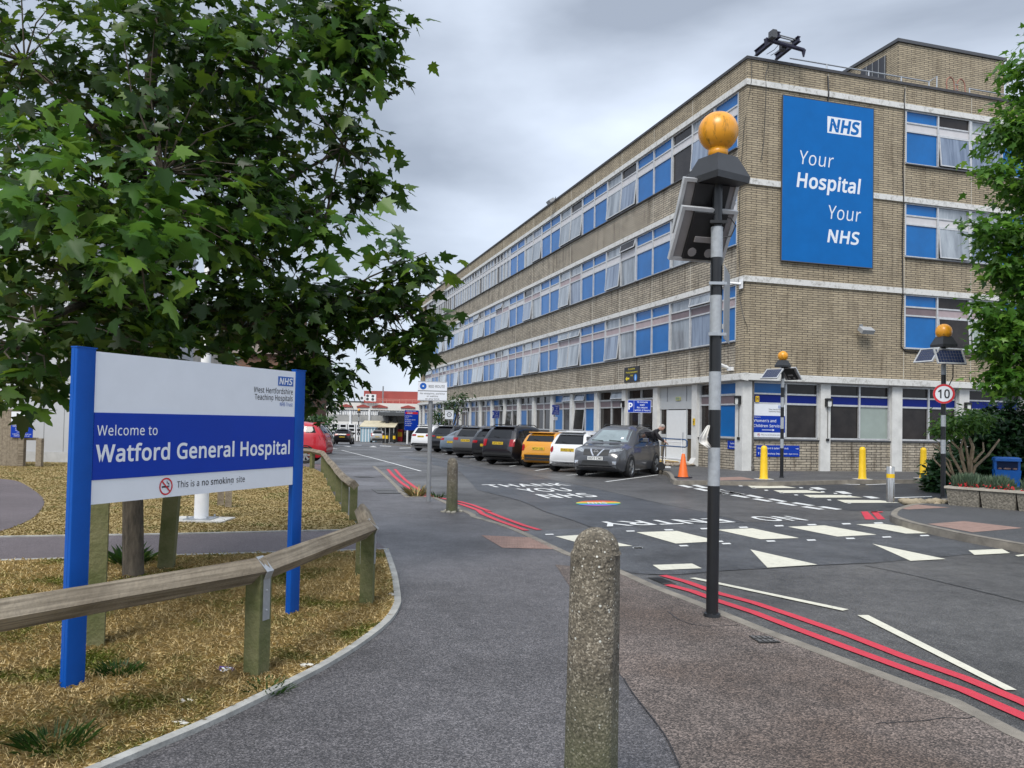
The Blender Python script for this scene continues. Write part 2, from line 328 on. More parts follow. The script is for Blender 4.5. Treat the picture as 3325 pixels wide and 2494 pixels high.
tag(mb.build('lawn_edging', mk('edging_concrete', (.34, .34, .32), .85, .3, 5, .3, 50)), kind='structure')
# --- hospital side: pavement island, side road, planter island
isl = zcar((530, 1405), (620, 1440), (665, 1500), (700, 1550), (760, 1560), (1230, 1560))
hk = [BW(-4.75, 62), BW(-4.75, 6), P(*zcar((530, 1407))[0])]+PP(zcar((610, 1432), (655, 1480), (672, 1530), (720, 1562), (820, 1572), (1230, 1568)))+PP(z3b((420, 790), (900, 778), (1500, 773), (2212, 771)))
hk = hk+[hk[-1]+DR*25]
HP = hk+[BW(38, -.5), BW(38, 8), BW(3, 8), BW(3, 62)]
sheet('pavement', HP, 0, tarmac('hospital_pavement', (.05, .05, .052), (.17, .165, .16), 120, .25, .7, (.8, 1.2), .1, .5))
mb = MB(); sweep(mb, hk, [(.125, -.01), (.125, .006), (.02, .008), (0, -.01), (-.01, ROAD-.05)]); tag(mb.build('kerb', KERB), kind='structure')
ik = PP(z3b((1640, 905), (1530, 930), (1400, 948), (1310, 975), (1275, 1005), (1290, 1030), (1400, 1068), (1560, 1105), (1800, 1155), (2050, 1200), (2212, 1228)))
ik = [ik[0]+Vector((14, 3.2, 0))]+ik+[ik[-1]+(ik[-1]-ik[-2]).normalized()*20]
iks = [ik[0]]+smooth_line(ik[1:-1], 4)+[ik[-1]]
sheet('pavement', iks+[Vector((40, 12, 0))], 0, tarmac('island_pavement', (.042, .044, .047), (.15, .15, .155), 120, .2, .7, (.8, 1.2), .1, .5))
mb = MB(); sweep(mb, iks, [(.125, -.01), (.125, .006), (.02, .008), (0, -.01), (-.01, ROAD-.05)]); tag(mb.build('kerb', KERB), kind='structure')
sheet('tactile_paving', PP(z3b((1535, 1083), (1790, 1063), (2205, 1112), (1850, 1142))), .004, TACT)
sheet('tactile_paving', PP(z3b((1330, 972), (1440, 945), (1690, 968), (1400, 982))), .004, TACT)
sheet('tactile_paving', PP(z3b((60, 757), (230, 752), (330, 772), (60, 778))), .004, TACT)
# --- patches of newer tarmac
sheet('tarmac_patch', PP(zA((280, 0), (700, 70), (1360, 200), (1800, 300), (2212, 400)), ROAD)+PP(zC((400, 240), (700, 300), (1010, 375), (0, 410)), ROAD)+PP(zA((1500, 685), (1360, 670), (1100, 575), (800, 480), (500, 350), (0, 225)), ROAD)+PP(zB((1000, 175), (300, 0), (700, 20)), ROAD), ROAD+.004, TARD)
sheet('tarmac_patch', PP(zA((560, 725), (1000, 698), (1500, 682)), ROAD)+PP(zC((0, 410), (1010, 376), (2060, 355)), ROAD)+PP(z3b((1290, 1040), (1600, 1112), (2100, 1210), (2212, 1235), (2212, 1262)), ROAD)+PP(zC((2212, 740), (1700, 762), (1200, 790), (760, 815), (420, 845), (250, 850), (0, 830)), ROAD)+PP(zA((1130, 1010), (860, 870)), ROAD), ROAD+.004, TARB)
sheet('tarmac_patch', PP(z3b((60, 782), (550, 782), (1500, 776), (2212, 774)), ROAD)+[P(*z3b((2212, 774))[0], ROAD)+DR*20, P(*z3b((2212, 910))[0], ROAD)+DR*20]+PP(z3b((1650, 905), (1400, 940), (1280, 990), (1000, 992), (500, 915), (60, 830)), ROAD), ROAD+.004, tarmac('side_road_tarmac', (.022, .024, .028), (.085, .088, .095), 140, .15, .6, (.8, 1.3), .1, .5))
# ================================================================ PAINTED MARKINGS
def paint_mat(name, c, c2, thr=.62):
    m = mk(name, c, .6, 0); N, L, b = nodes_of(m)
    g = N.new('ShaderNodeNewGeometry'); n = N.new('ShaderNodeTexNoise'); n.inputs['Scale'].default_value = 14; n.inputs['Detail'].default_value = 9; n.inputs['Roughness'].default_value = .75; L.new(g.outputs['Position'], n.inputs['Vector'])
    r = N.new('ShaderNodeValToRGB'); r.color_ramp.elements[0].position = .3; r.color_ramp.elements[0].color = (*[min(1, v*1.06) for v in c], 1); r.color_ramp.elements[1].position = thr+.06; r.color_ramp.elements[1].color = (*c2, 1)
    e = r.color_ramp.elements.new(thr); e.color = (*[v*.86 for v in c], 1); L.new(n.outputs['Fac'], r.inputs[0]); L.new(r.outputs[0], b.inputs['Base Color'])
    return m
PW = paint_mat('white_road_paint', (.66, .64, .53), (.2, .2, .19), .62); PR = paint_mat('red_road_paint', (.55, .035, .06), (.2, .05, .06), .66); PW2 = paint_mat('bright_road_paint', (.66, .67, .66), (.2, .2, .2), .66)
MK = ROAD+.009
def flat(mb, pts, off=MK, mi=0):
    v = [(q.x, q.y, base(q.y)+off) for q in pts]; n = len(v)
    ar = sum(v[i][0]*v[(i+1) % n][1]-v[(i+1) % n][0]*v[i][1] for i in range(n))
    mb.add(v if ar > 0 else v[::-1], [tuple(range(n))], mi)
def polys(name, lst, m, off=MK):
    mb = MB()
    for l in lst: flat(mb, PP(l, ROAD), off)
    return tag(mb.build(name, m), kind='structure')
sc = 1.50316
dd = lambda *p: [(x*sc, y*sc) for x, y in p]
near = [zA((930, 787), (1250, 768), (1860, 903), (1390, 912)), zC((45, 470), (410, 458), (790, 550), (400, 572)), zC((765, 447), (1085, 434), (1508, 522), (1160, 533)), zC((1405, 420), (1735, 408), (2202, 492), (1850, 509)), z3b((1035, 1088), (1215, 1083), (1685, 1148), (1385, 1153))]
polys('zebra_crossing', near+[z3b(*q) for q in (((105, 782), (330, 782), (432, 796), (190, 797)), ((270, 812), (490, 812), (620, 832), (305, 833)), ((455, 848), (690, 847), (825, 866), (510, 867)), ((665, 880), (950, 882), (1085, 899), (720, 900)), ((900, 915), (1200, 918), (1340, 936), (960, 937)))], PW)
studs = []
for x, y, w_ in [(862, 762, 55), (1833, 722, 55), (1920, 922, 65)]: studs.append(zA((x-w_, y-4), (x+w_*.8, y-6), (x+w_, y+6), (x-w_*.8, y+8)))
for x, y in [(337, 448), (660, 437), (1007, 425), (1327, 411), (1622, 401), (1930, 393), (57, 608), (470, 591), (853, 572), (1252, 549), (1616, 540), (1966, 525), (785, 552)]: studs.append(zC((x-46, y-4), (x+30, y-6), (x+46, y+5), (x-30, y+7)))
for x, y in [(1192, 1078), (1250, 1177), (1515, 1167), (1757, 1160)]: studs.append(z3b((x-34, y-3), (x+24, y-5), (x+36, y+3), (x-26, y+5)))
for x, y in [(141, 798), (226, 817), (318, 832), (405, 848), (513, 866), (615, 881), (733, 899), (847, 916), (985, 938), (478, 797), (650, 830), (720, 841), (800, 858), (890, 870), (990, 885)]: studs.append(z3b((x-16, y-3), (x+8, y-3), (x+18, y+3), (x-8, y+3)))
polys('crossing_edge_marks', studs, PW2)
gw = [((125, 860), (160, 858), (250, 876), (215, 880)), ((260, 884), (295, 880), (392, 900), (355, 903)), ((415, 910), (450, 907), (555, 927), (515, 930)), ((580, 938), (615, 933), (750, 955), (705, 957)), ((765, 965), (810, 961), (940, 982), (895, 985)), ((150, 884), (185, 880), (295, 898), (255, 901)), ((305, 910), (345, 906), (455, 926), (415, 928)), ((470, 937), (510, 933), (630, 955), (590, 957)), ((645, 965), (690, 961), (820, 982), (775, 984)), ((555, 798), (620, 797), (665, 812), (600, 814)), ((710, 828), (770, 827), (830, 842), (765, 844)), ((885, 855), (950, 855), (1010, 872), (945, 874)), ((1080, 890), (1145, 891), (1205, 904), (1140, 906)), ((1365, 935), (1395, 934), (1430, 941), (1390, 943)), ((60, 841), (90, 841), (125, 852), (90, 854)), ((60, 862), (80, 860), (140, 874), (105, 877))]
polys('give_way_dashes', [z3b(*q) for q in gw]+[zC((415, 46), (470, 44), (560, 65), (510, 68)), zC((540, 44), (590, 42), (700, 70), (640, 72)), zC((555, 76), (610, 73), (720, 97), (660, 99)), zC((720, 84), (770, 80), (850, 97), (800, 101)), zC((745, 108), (790, 105), (880, 122), (830, 126)), zC((850, 108), (900, 104), (1025, 127), (975, 131))], PW2)
polys('give_way_triangles', [zC((1068, 625), (1672, 762), (1222, 789)), dd((1884, 1175.7), (2043, 1209), (1967, 1213))], PW)
polys('lane_lines', [zC((190, 765), (545, 752), (632, 795), (262, 811)), dd((2092, 1190), (2165, 1187), (2182, 1196), (2105, 1200)), zR((465, 128), (495, 125), (1296, 292), (1265, 299)), zR((1340, 322), (1398, 322), (2175, 715), (2115, 715)), zR((2165, 8), (2212, 2), (2212, 12), (2180, 14))], PW)
polys('lane_lines', [z3b((650, 797), (660, 796), (1065, 806), (1060, 809)), z3b((1100, 808), (1395, 795), (1395, 799), (1105, 811)), z3b((1400, 795), (1700, 797), (1700, 801), (1400, 799)), z3b((1300, 898), (1565, 890), (1570, 894), (1300, 903))], PW2)
def ribbon(mb, pts, wd, off=MK, mi=0): sweep(mb, pts, [(wd/2, off), (-wd/2, off)], mi)
mb = MB()
rA = zR((2330, 835), (2212, 779), (1900, 650), (1600, 545), (1300, 428), (1000, 323), (800, 256), (610, 205), (450, 147), (325, 113)); rB = zR((2330, 905), (2212, 853), (1900, 716), (1600, 606), (1300, 496), (1000, 384), (800, 307), (610, 245), (480, 196), (350, 162))
for l in (rA, rB): ribbon(mb, PP(l, ROAD), .105)
rC = zA((740, 708), (560, 655), (300, 560), (100, 480)) + zB((1330, 620), (1140, 548), (1000, 510), (760, 465), (620, 425), (540, 375), (480, 335), (400, 275), (330, 210), (280, 150)); rD = zA((590, 716), (420, 655), (250, 595), (60, 515))+zB((1200, 605), (1000, 535), (760, 500), (640, 462), (520, 418), (430, 355), (350, 300), (260, 220), (200, 150))
for l in (rC, rD): ribbon(mb, PP(l, ROAD), .1)
for l in (zC((2062, 284), (2120, 282), (2195, 355), (2100, 354)), zC((2150, 282), (2205, 281), (2280, 352), (2212, 354)), z3b((1140, 998), (1225, 997), (1222, 1003), (1140, 1004)), zcar((780, 1600), (1040, 1604), (1100, 1635), (800, 1632))): flat(mb, PP(l, ROAD))
tag(mb.build('red_route_lines', PR), kind='structure')
# lettering on the road
def road_text(name, body, LLp, LRp, ULp, m, bold=.6, mb=None, build=True):
    a, b, c = PP([LLp, LRp, ULp], ROAD); ex, ey = b-a, c-a
    vs, fs = text2d(body, bold); x0 = min(q[0] for q in vs); x1 = max(q[0] for q in vs); y1 = max(q[1] for q in vs)
    mb = mb or MB(); W = [a+ex*((x-x0)/(x1-x0))+ey*(y/y1) for x, y in vs]
    flip = ex.cross(ey).z < 0
    mb.add([(q.x, q.y, base(q.y)+MK+.002) for q in W], [f[::-1] if flip else f for f in fs])
    return tag(mb.build(name, m), kind='structure') if build else mb
A_ = lambda x, y: zA((x, y))[0]
C_ = lambda x, y: zC((x, y))[0]
road_text('road_lettering', 'THANK', A_(155, 198), A_(1122, 176), A_(45, 166), PW2, 1.2)
road_text('road_lettering', 'YOU', A_(580, 254), A_(1165, 242), A_(450, 214), PW2, 1.2)
road_text('road_lettering', 'NHS', A_(835, 328), A_(1465, 311), A_(680, 281), PW2, 1.4)
road_text('road_lettering', 'ENTRY', C_(765, 345), A_(1360, 617), C_(940, 380), PW2, 1.2)
road_text('road_lettering', 'NO', C_(1400, 325), C_(1035, 332), C_(1600, 364), PW2, 1.2)
# rainbow oval
c0 = A_(1448, 388); ca, cb_ = P(*c0, ROAD), None
ex = (P(*A_(1715, 388), ROAD)-P(*A_(1180, 388), ROAD))/2; ey = P(*A_(1448, 357), ROAD)-P(*c0, ROAD)
ctr = (P(*A_(1715, 388), ROAD)+P(*A_(1180, 388), ROAD))/2; mb = MB()
cols = [(.5, .02, .03), (.6, .16, .02), (.62, .45, .04), (.05, .3, .12), (.03, .2, .5), (.3, .08, .35)]
for k in range(6):
    y0, y1 = 1-k/3, 1-(k+1)/3; pts = []
    for i in range(13): yy = y0+(y1-y0)*i/12; pts.append((-math.sqrt(max(0, 1-yy*yy)), yy))
    pts += [(-x, y) for x, y in pts[::-1]]
    flat(mb, [ctr+ex*x+ey*y for x, y in pts], MK+.002, k)
road_oval = tag(mb.build('rainbow_road_emblem', [mk('rainbow_paint_%s' % n, c, .6, .15, 8) for n, c in zip(('red', 'orange', 'yellow', 'green', 'blue', 'purple'), cols)]), kind='structure')
mb = road_text('', 'NHS', A_(1330, 398), A_(1560, 396), A_(1310, 377), PW2, 1, None, False)
mb.v = [(x, y, z+.003) for x, y, z in mb.v]; tag(mb.build('road_lettering', PW2), kind='structure')
# parking bay lines and far markings
mb = MB()
for l in (z2z((1475, 808), (1850, 758)), z2z((1195, 762), (1290, 755)), z2z((970, 728), (1250, 680)), z2z((785, 697), (1060, 655)), z2z((640, 668), (820, 655)), z2z((500, 645), (560, 640)), z2z((300, 610), (380, 600))):
    a, b = PP(l, ROAD); dv = (b-a).normalized(); mb2 = [a, a+(b-a) if (b-a).length > 3 else a+dv*4.5]; ribbon(mb, mb2, .09)
tag(mb.build('parking_bay_lines', PW2), kind='structure')
mb = MB(); ribbon(mb, PP(z5n((650, 935), (800, 975), (1100, 1050), (1400, 1130), (1720, 1220)), ROAD), .09, MK+.001); ribbon(mb, PP(z5n((640, 950), (745, 945)), ROAD), .1)
for l in (z5n((800, 922), (850, 914), (890, 927)), z5n((1100, 928), (1150, 915), (1200, 932)), z5n((1230, 912), (1365, 918), (1365, 924), (1230, 918)), z5n((900, 903), (1010, 905), (1010, 910), (900, 908)), z5n((700, 905), (830, 907), (830, 912), (700, 910)), z5n((1465, 940), (1600, 935), (1600, 941), (1465, 946))): flat(mb, PP(l, ROAD))
tag(mb.build('lane_lines', PW2), kind='structure')

SEAM = mk('bitumen_seam', (.018, .018, .02), .45, .2, 9); mb = MB()
for l in (zR((1380, 60), (1600, 105), (1900, 175), (2212, 252)), zC((0, 838), (420, 850), (760, 818), (1200, 793), (1700, 764), (2212, 742)), zA((0, 228), (500, 352), (800, 482), (1100, 577), (1360, 672)), zA((280, 0), (700, 70), (1360, 200), (1800, 300), (2212, 400)), zC((0, 150), (400, 238), (700, 300), (1010, 375)), zB((640, 0), (1000, 90), (1300, 150), (1600, 185), (2000, 262)), zC((0, 412), (1010, 378), (2060, 356))): ribbon(mb, smooth_line(PP(l, ROAD), 4), .02, ROAD+.0065)
tag(mb.build('tarmac_seams', SEAM), kind='structure')
mb = MB(); l = zR((700, 1116), (660, 1040), (415, 1116), (330, 940), (170, 730), (120, 650)); ribbon(mb, smooth_line(PP(l[2:]), 4), .007, .006); ribbon(mb, smooth_line(PP(zR((1440, 888), (1600, 880), (1720, 870), (1800, 858), (1900, 862), (1960, 850))), 4), .008, .0062); ribbon(mb, smooth_line(PP(zR((350, 300), (420, 350), (540, 378), (730, 372))), 4), .01, .0062); tag(mb.build('footway_cracks', SEAM), kind='structure')
# ================================================================ HOSPITAL BLOCK
BRK = brick_mat('buff_brick', (.455, .38, .262), (.355, .298, .208), (.055, .047, .04), .55)
BRKG = brick_mat('weathered_brick', (.50, .44, .345), (.36, .32, .255), (.022, .02, .018), 1.0, .1)
ALU = mk('aluminium_frame', (.50, .51, .52), .4, .15, 8, metal=.25); BAND = mk('painted_concrete_band', (.66, .66, .63), .7, .1, 3, .15, 40)
N, L, b = nodes_of(BAND); tcx = N.new('ShaderNodeTexCoord'); nx_ = N.new('ShaderNodeTexNoise'); nx_.inputs['Scale'].default_value = 5; nx_.inputs['Detail'].default_value = 9; nx_.inputs['Roughness'].default_value = .8
rx_ = N.new('ShaderNodeValToRGB'); rx_.color_ramp.elements[0].position = .5; rx_.color_ramp.elements[0].color = (.62, .62, .60, 1); rx_.color_ramp.elements[1].position = .68; rx_.color_ramp.elements[1].color = (.24, .23, .2, 1)
L.new(tcx.outputs['Object'], nx_.inputs['Vector']); L.new(nx_.outputs['Fac'], rx_.inputs[0]); L.new(rx_.outputs[0], b.inputs['Base Color'])
PANB = mk('blue_infill_panel', (.001, .118, .37), .28, .16, .8, spec=.35, vary=True); PAND = mk('royal_blue_panel', (.001, .012, .16), .4, .06, 2, spec=.2)
MAUV = mk('mauve_panel', (.36, .29, .30), .5, .15, 2.5); MAUD = mk('dark_mauve_panel', (.16, .12, .13), .5, .15, 2.5); WPAN = mk('pale_panel', (.55, .54, .55), .5, .08, 2)
GLD = mk('dark_glass', (.012, .010, .010), .1, 0, 1.3, spec=.22, col2=(.035, .03, .028), vary=True); GLC = mk('curtained_glass', (.10, .12, .145), .07, .0, 1.5, spec=.6, col2=(.37, .41, .45), stretch=(1.6, 1, .25), vary=True); GLB = mk('blue_curtained_glass', (.06, .09, .15), .07, 0, 1.5, spec=.6, col2=(.27, .33, .43), stretch=(2.2, 1, .2), vary=True)
GLG = mk('green_blind_glass', (.26, .31, .28), .08, .1, 1.2, spec=.6); DARKIN = mk('dark_interior', (.02, .02, .022), .9, 0)
WM = [ALU, PANB, PAND, MAUV, MAUD, WPAN, GLD, GLC, GLB, GLG, BLACK]
WI = dict(B=1, R=2, m=3, d=4, w=5, D=6, C=7, L=8, G=9)
HB = thing('hospital_building', 'long four storey buff brick hospital block with blue panelled window bands and white floor bands', 'building', COR, TH)
WC = {}
def window(x, y, z, rz, wd, cols, zs, parent=HB):
    """cols: list of (lower, mid, upper, open flags). zs: sill, lower top, panel bottom, panel top, upper bottom, head"""
    key = (round(wd, 2), tuple(cols), tuple(round(q-zs[0], 3) for q in zs))
    if key not in WC:
        z0 = zs[0]; q = [a-z0 for a in zs]; n = len(cols); cw = wd/n
        fr, pn, pl, sh = MB(), MB(), MB(), MB()
        fr.box(0, wd, .02, .13, -.0, .07); fr.box(0, wd, .02, .13, q[5]-.05, q[5])
        for i in range(n+1):
            c = min(max(i*cw, .035), wd-.035); fr.box(c-.035, c+.035, .0, .129, .07, q[5]-.05)
        for i, (lo, mi, up, op) in enumerate(cols):
            a, b = i*cw+.04, (i+1)*cw-.04; a = max(a, .07); b = min(b, wd-.07)
            fr.box(a, b, .03, .12, q[1], q[2]); fr.box(a, b, .03, .12, q[3], q[4])
            pl.box(a, b, .06, .1, q[2]+.001, q[3]-.001, WI[mi])
            for kind, za, zb, o_ in ((lo, .07, q[1], 'o' in op), (up, q[4], q[5]-.05, 'u' in op)):
                if kind in 'BR': pl.box(a, b, .07, .1, za, zb, WI[kind]); continue
                t = .0
                if o_:
                    t = .11 if za < .1 else .10
                    sh.quad((a, .115, za), (b, .115, za), (b, .115, zb), (a, .115, zb), 10)
                    M_ = Matrix.Translation((0, .02, zb)) @ Matrix.Rotation(-math.atan2(t, zb-za), 4, 'X') @ Matrix.Translation((0, -.02, -zb))
                    fr.box(a, b, 0, .04, za, za+.045, 0, M_); fr.box(a, b, 0, .04, zb-.04, zb, 0, M_); fr.box(a, a+.04, 0, .04, za+.045, zb-.04, 0, M_); fr.box(b-.04, b, 0, .04, za+.045, zb-.04, 0, M_)
                    pn.box(a+.04, b-.04, .015, .025, za+.045, zb-.04, WI[kind], M_)
                else: pn.box(a, b, .075, .095, za, zb, WI[kind])
        mesh = []
        for mb_, nm in ((fr, 'window'), (pn, 'pane'), (pl, 'infill_panel'), (sh, 'opening')):
            if mb_.f:
                me = bpy.data.meshes.new(nm); me.from_pydata(mb_.v, [], mb_.f)
                for m_ in WM: me.materials.append(m_)
                me.polygons.foreach_set('material_index', mb_.m); mesh.append((nm, me))
        WC[key] = mesh
    root = None
    for nm, me in WC[key]:
        o = bpy.data.objects.new(nm, me); COL.objects.link(o)
        if root is None: root = o; o.parent = parent; o.location = (x, y, z); o.rotation_euler = (0, 0, rz)
        else: o.parent = root
    return root
TOPS = (7.25, 10.93, 14.69); LEN = 66.5; RW = 30.
def zs_of(T): return (T-2.42, T-1.1, T-1.04, T-.75, T-.69, T-.222)
wl, wg, bd, tr, it = MB(), MB(), MB(), MB(), MB()
# left facade spandrels (x 0..0.3)
lev = [3.36, TOPS[0]-.222, TOPS[1]-.222, TOPS[2]-.222, 15.45]
for k, (a, b_) in enumerate(((3.36, 4.83), (7.028, 8.51), (10.708, 12.27), (14.468, 15.45))):
    (wg if k < 3 else wl).box(0, .3, .58, LEN, a, b_)
    wl.box(7.27, RW, 0, .3, a, b_)
wl.box(0, 7.27, 0, .3, 3.36, 15.45); wl.box(0, .3, .3, .58, 3.36, 15.45)
wl.box(0, .3, 65.2, LEN, 4.83, 7.028); wl.box(0, .3, 65.2, LEN, 8.51, 10.708); wl.box(0, .3, 65.2, LEN, 12.27, 14.468)
wl.box(.3, RW, LEN-.3, LEN, -1.5, 15.45); wl.box(17.2, RW, .02, .3, -.1, 3.35)
for T in TOPS:
    bd.box(-.07, -.001, -.07, LEN, T-.22, T); bd.box(-.001, RW, -.07, -.001, T-.22, T)
    tr.box(-.10, .02, .58, 65.2, T-2.46, T-2.42); tr.box(7.27, RW, -.10, .02, T-2.46, T-2.42)
# ground floor cornice, a sloping white slab edge
bd.prism([(-.3, 3.34), (.0, 3.30), (.0, 3.359), (-.001, 3.6), (-.06, 3.6), (-.3, 3.56)], -.3, LEN)
Mx = Matrix.Rotation(R(90), 4, 'Z')
bd.prism([(-.3, 3.34), (.0, 3.30), (.0, 3.359), (-.001, 3.6), (-.06, 3.6), (-.3, 3.56)], -RW, .0, 0, Mx)
for k in range(18):                                # movement joints
    y = 4.13+3.6*k
    if y > LEN: break
    for a, b_ in ((3.62, 4.78), (7.26, 8.45), (10.94, 12.2), (14.7, 15.4)): tr.box(-.006, -.0005, y-.014, y+.014, a, b_, 1)
for x in (3.6, 7.25, 10.6, 13.9):
    for a, b_ in ((3.62, 4.78), (7.26, 8.45), (10.94, 12.2), (14.7, 15.4)):
        if x > 4 or a > 14: tr.box(x-.012, x+.012, -.006, -.0005, a, b_, 1)
it.box(.33, 17, .36, LEN-.4, -.2, 15.2)
cop = MB(); cop.box(-.06, .36, -.06, LEN, 15.45, 15.56); cop.box(.36, RW, -.06, .36, 15.45, 15.56)
wl.build('wall', BRK, HB); wg.build('spandrel_wall', BRKG, HB); bd.build('floor_band', BAND, HB); tr.build('trim', [DGREY, mk('joint_sealant', (.5, .47, .4), .8, .2, 8)], HB); it.build('interior_core', DARKIN, HB)
cop.build('coping', mk('lead_coping', (.045, .045, .05), .7, .3, 5), HB)
rf = MB(); rf.box(.3, RW, .3, LEN-.3, 15.21, 15.3); rf.build('roof', mk('roof_felt', (.09, .09, .09), .9), HB)
# plant room on the roof
ph = MB(); ph.box(8.95, 14.83, 2.3, 8.2, 15.31, 18.5); pb = ph.build('plant_room', BRK, HB)
q = MB(); q.box(8.87, 14.91, 2.22, 8.28, 18.5, 18.64); q.build('coping', DGREY, pb)
q = MB(); q.box(8.90, 8.949, 3.02, 4.6, 15.8, 18.2)
for i in range(4): q.box(8.87, 8.9, 3.02+i*.39, 3.05+i*.39, 15.8, 18.2, 1)
q.build('louvre', [mk('dark_louvre', (.03, .032, .04), .5), GREYP], pb)
q = MB(); q.cyl((14.93, 2.2, 15.4), (14.93, 2.2, 18.6), .045, n=8); q.build('rainwater_pipe', WHITE, pb)
# windows, upper floors
rr = random.Random(5)
for fi, T in enumerate(TOPS):
    zs = zs_of(T); mid = ('m', 'w', 'w')[fi]
    window(0, 2.36, zs[0], -math.pi/2, 1.78, [('B', mid, 'B', '')], zs)
    for k in range(17):
        y0 = 2.36+3.6*k; glass = k % 2 == 0; y1 = y0+3.6 if k else 5.96
        if k == 0: y1 = 5.96
        if fi == 2 and y0 > 30:
            c = [(rr.choice('LCD'), 'w', rr.choice('LCD'), '') for _ in range(4)]; 
        elif glass:
            md = rr.choice(('m', 'd', 'm')) if fi == 0 else rr.choice(('m', 'w', 'w')) if fi == 1 else 'w'
            c = [(rr.choice('CCL'), md, rr.choice('CLCD'), rr.choice(('o', 'o', 'o', '', 'ou', 'u' if fi else 'ou'))) for _ in range(2)]
            if k == 0: c = [('L', 'd' if fi == 0 else 'w', 'C', 'u' if fi == 0 else 'o'), ('D' if fi == 2 else 'C', 'd' if fi == 0 else 'w', 'D' if fi == 2 else 'C', '')][::-1]
        else: c = [('B', mid, 'B', '')]*2
        window(0, y1, zs[0], -math.pi/2, y1-y0, c, zs)
    md = ('m', 'w', 'w')[fi]
    window(7.27, 0, zs[0], 0, 3.3, [('B', 'd' if fi == 0 else 'w', 'B', ''), (('D', 'C', 'L')[fi], md, ('D', 'C', 'D')[fi], 'o')], zs)
    window(10.57, 0, zs[0], 0, 3.3, [(('G', 'L', 'L')[fi], md, 'C', 'o' if fi == 0 else ''), ('B', md, 'B', '')], zs)
    window(13.87, 0, zs[0], 0, 3.33, [('B', md, 'B', ''), ('C', md, 'C', 'o')], zs)
# ground floor: pillars, plinth, windows
PIL = mk('painted_pillar', (.60, .60, .58), .7, .14, 2.2, .2, 30)
N, L, b = nodes_of(PIL)
pls = [(0, .4), (3.25, 3.72), (6.81, 7.3), (10.14, 10.82), (13.7, 14.4), (17.48, 17.97), (20.8, 21.5), (24.49, 25.04), (27.76, 28.5), (31.29, 32.2), (34.88, 35.6), (38.6, 39.2), (42.2, 42.84), (45.8, 46.4), (49.4, 50), (53, 53.57), (56.5, 57.0), (60.1, 60.7), (63.7, 64.3), (66, 66.5)]
pls = [((a+c)/2-.22, (a+c)/2+.22) if i else (0, .4) for i, (a, c) in enumerate(pls)]
for i, (a, c) in enumerate(pls):
    q = MB(); q.box(-.10, .3, a if i else -.10, c, -1.0 if a > 20 else -.05, 3.3 if i else 3.3, 0)
    if i == 1: q.prism([(-.1, .0), (-.1, .28), (-.28, .02), (-.28, 0)], a+.02, c-.02)
    q.build('pillar', PIL, HB)
for a, c in ((3.31, 3.76), (6.63, 7.12), (9.94, 10.45), (13.3, 13.8), (16.7, 17.2)):
    q = MB(); q.box(a, c, -.10, .3, -.05, 3.3); q.build('pillar', PIL, HB)
pk = MB(); pg = MB()
for i in range(len(pls)-1):
    a, c = pls[i][1], pls[i+1][0]
    if i == 1: continue
    z_ = 1.12
    MB().box(.0, .3, a, c, -1.3 if a > 20 else -.05, z_).build('plinth_wall', BRKG, HB)
for a, c in ((.4, 3.31), (3.76, 6.63), (7.12, 9.94), (10.45, 13.3), (13.8, 16.7)): MB().box(a, c, .0, .3, -.05, 1.14).build('plinth_wall', BRKG, HB)
tr2 = MB()
for i in range(len(pls)-1):
    if i != 1: MB().box(-.05, -.001, pls[i][1], pls[i+1][0], 1.09, 1.14).build('window_sill', DGREY, HB)
for a, c in ((.4, 3.31), (3.76, 6.63), (7.12, 9.94), (10.45, 13.3), (13.8, 16.7)): MB().box(a, c, -.05, -.001, 1.10, 1.15).build('window_sill', DGREY, HB)
ZG = (1.14, 2.42, 2.48, 2.78, 2.86, 3.3); ZR = (1.16, 2.46, 2.53, 2.83, 2.89, 3.3)
gf = {0: [('D', 'd', 'D', ''), ('B', 'd', 'B', '')], 2: [('D', 'd', 'D', ''), ('D', 'd', 'D', '')], 3: [('D', 'd', 'D', ''), ('D', 'd', 'C', 'u')], 4: [('D', 'd', 'L', 'uo'), ('B', 'd', 'B', '')], 5: [('B', 'd', 'B', ''), ('D', 'd', 'L', 'u')], 6: [('D', 'd', 'D', ''), ('D', 'd', 'D', '')], 7: [('B', 'd', 'D', ''), ('D', 'd', 'D', '')], 8: [('D', 'd', 'D', 'o'), ('D', 'd', 'D', '')], 9: [('B', 'd', 'B', ''), ('D', 'd', 'D', '')], 10: [('D', 'd', 'D', ''), ('B', 'd', 'B', '')]}
for i in range(len(pls)-1):
    if i == 1: continue
    a, c = pls[i][1], pls[i+1][0]
    cc = gf.get(i, [('B', 'd', 'B', ''), ('D', 'd', 'D', '')] if i % 2 else [('D', 'd', 'D', ''), ('D', 'd', 'B', '')])
    window(0.02, c, ZG[0], -math.pi/2, c-a, cc, ZG)
for i, (a, c) in enumerate(((.4, 3.31), (3.76, 6.63), (7.12, 9.94), (10.45, 13.3), (13.8, 16.7))):
    cc = [[('R', 'R', 'B', ''), ('D', 'R', 'D', '')], [('D', 'R', 'D', ''), ('G', 'R', 'D', '')], [('D', 'R', 'D', ''), ('D', 'R', 'D', '')], [('L', 'R', 'D', ''), ('D', 'R', 'D', '')], [('D', 'R', 'D', ''), ('D', 'R', 'D', '')]][i]
    window(a, .02, ZR[0], 0, c-a, cc, ZR)
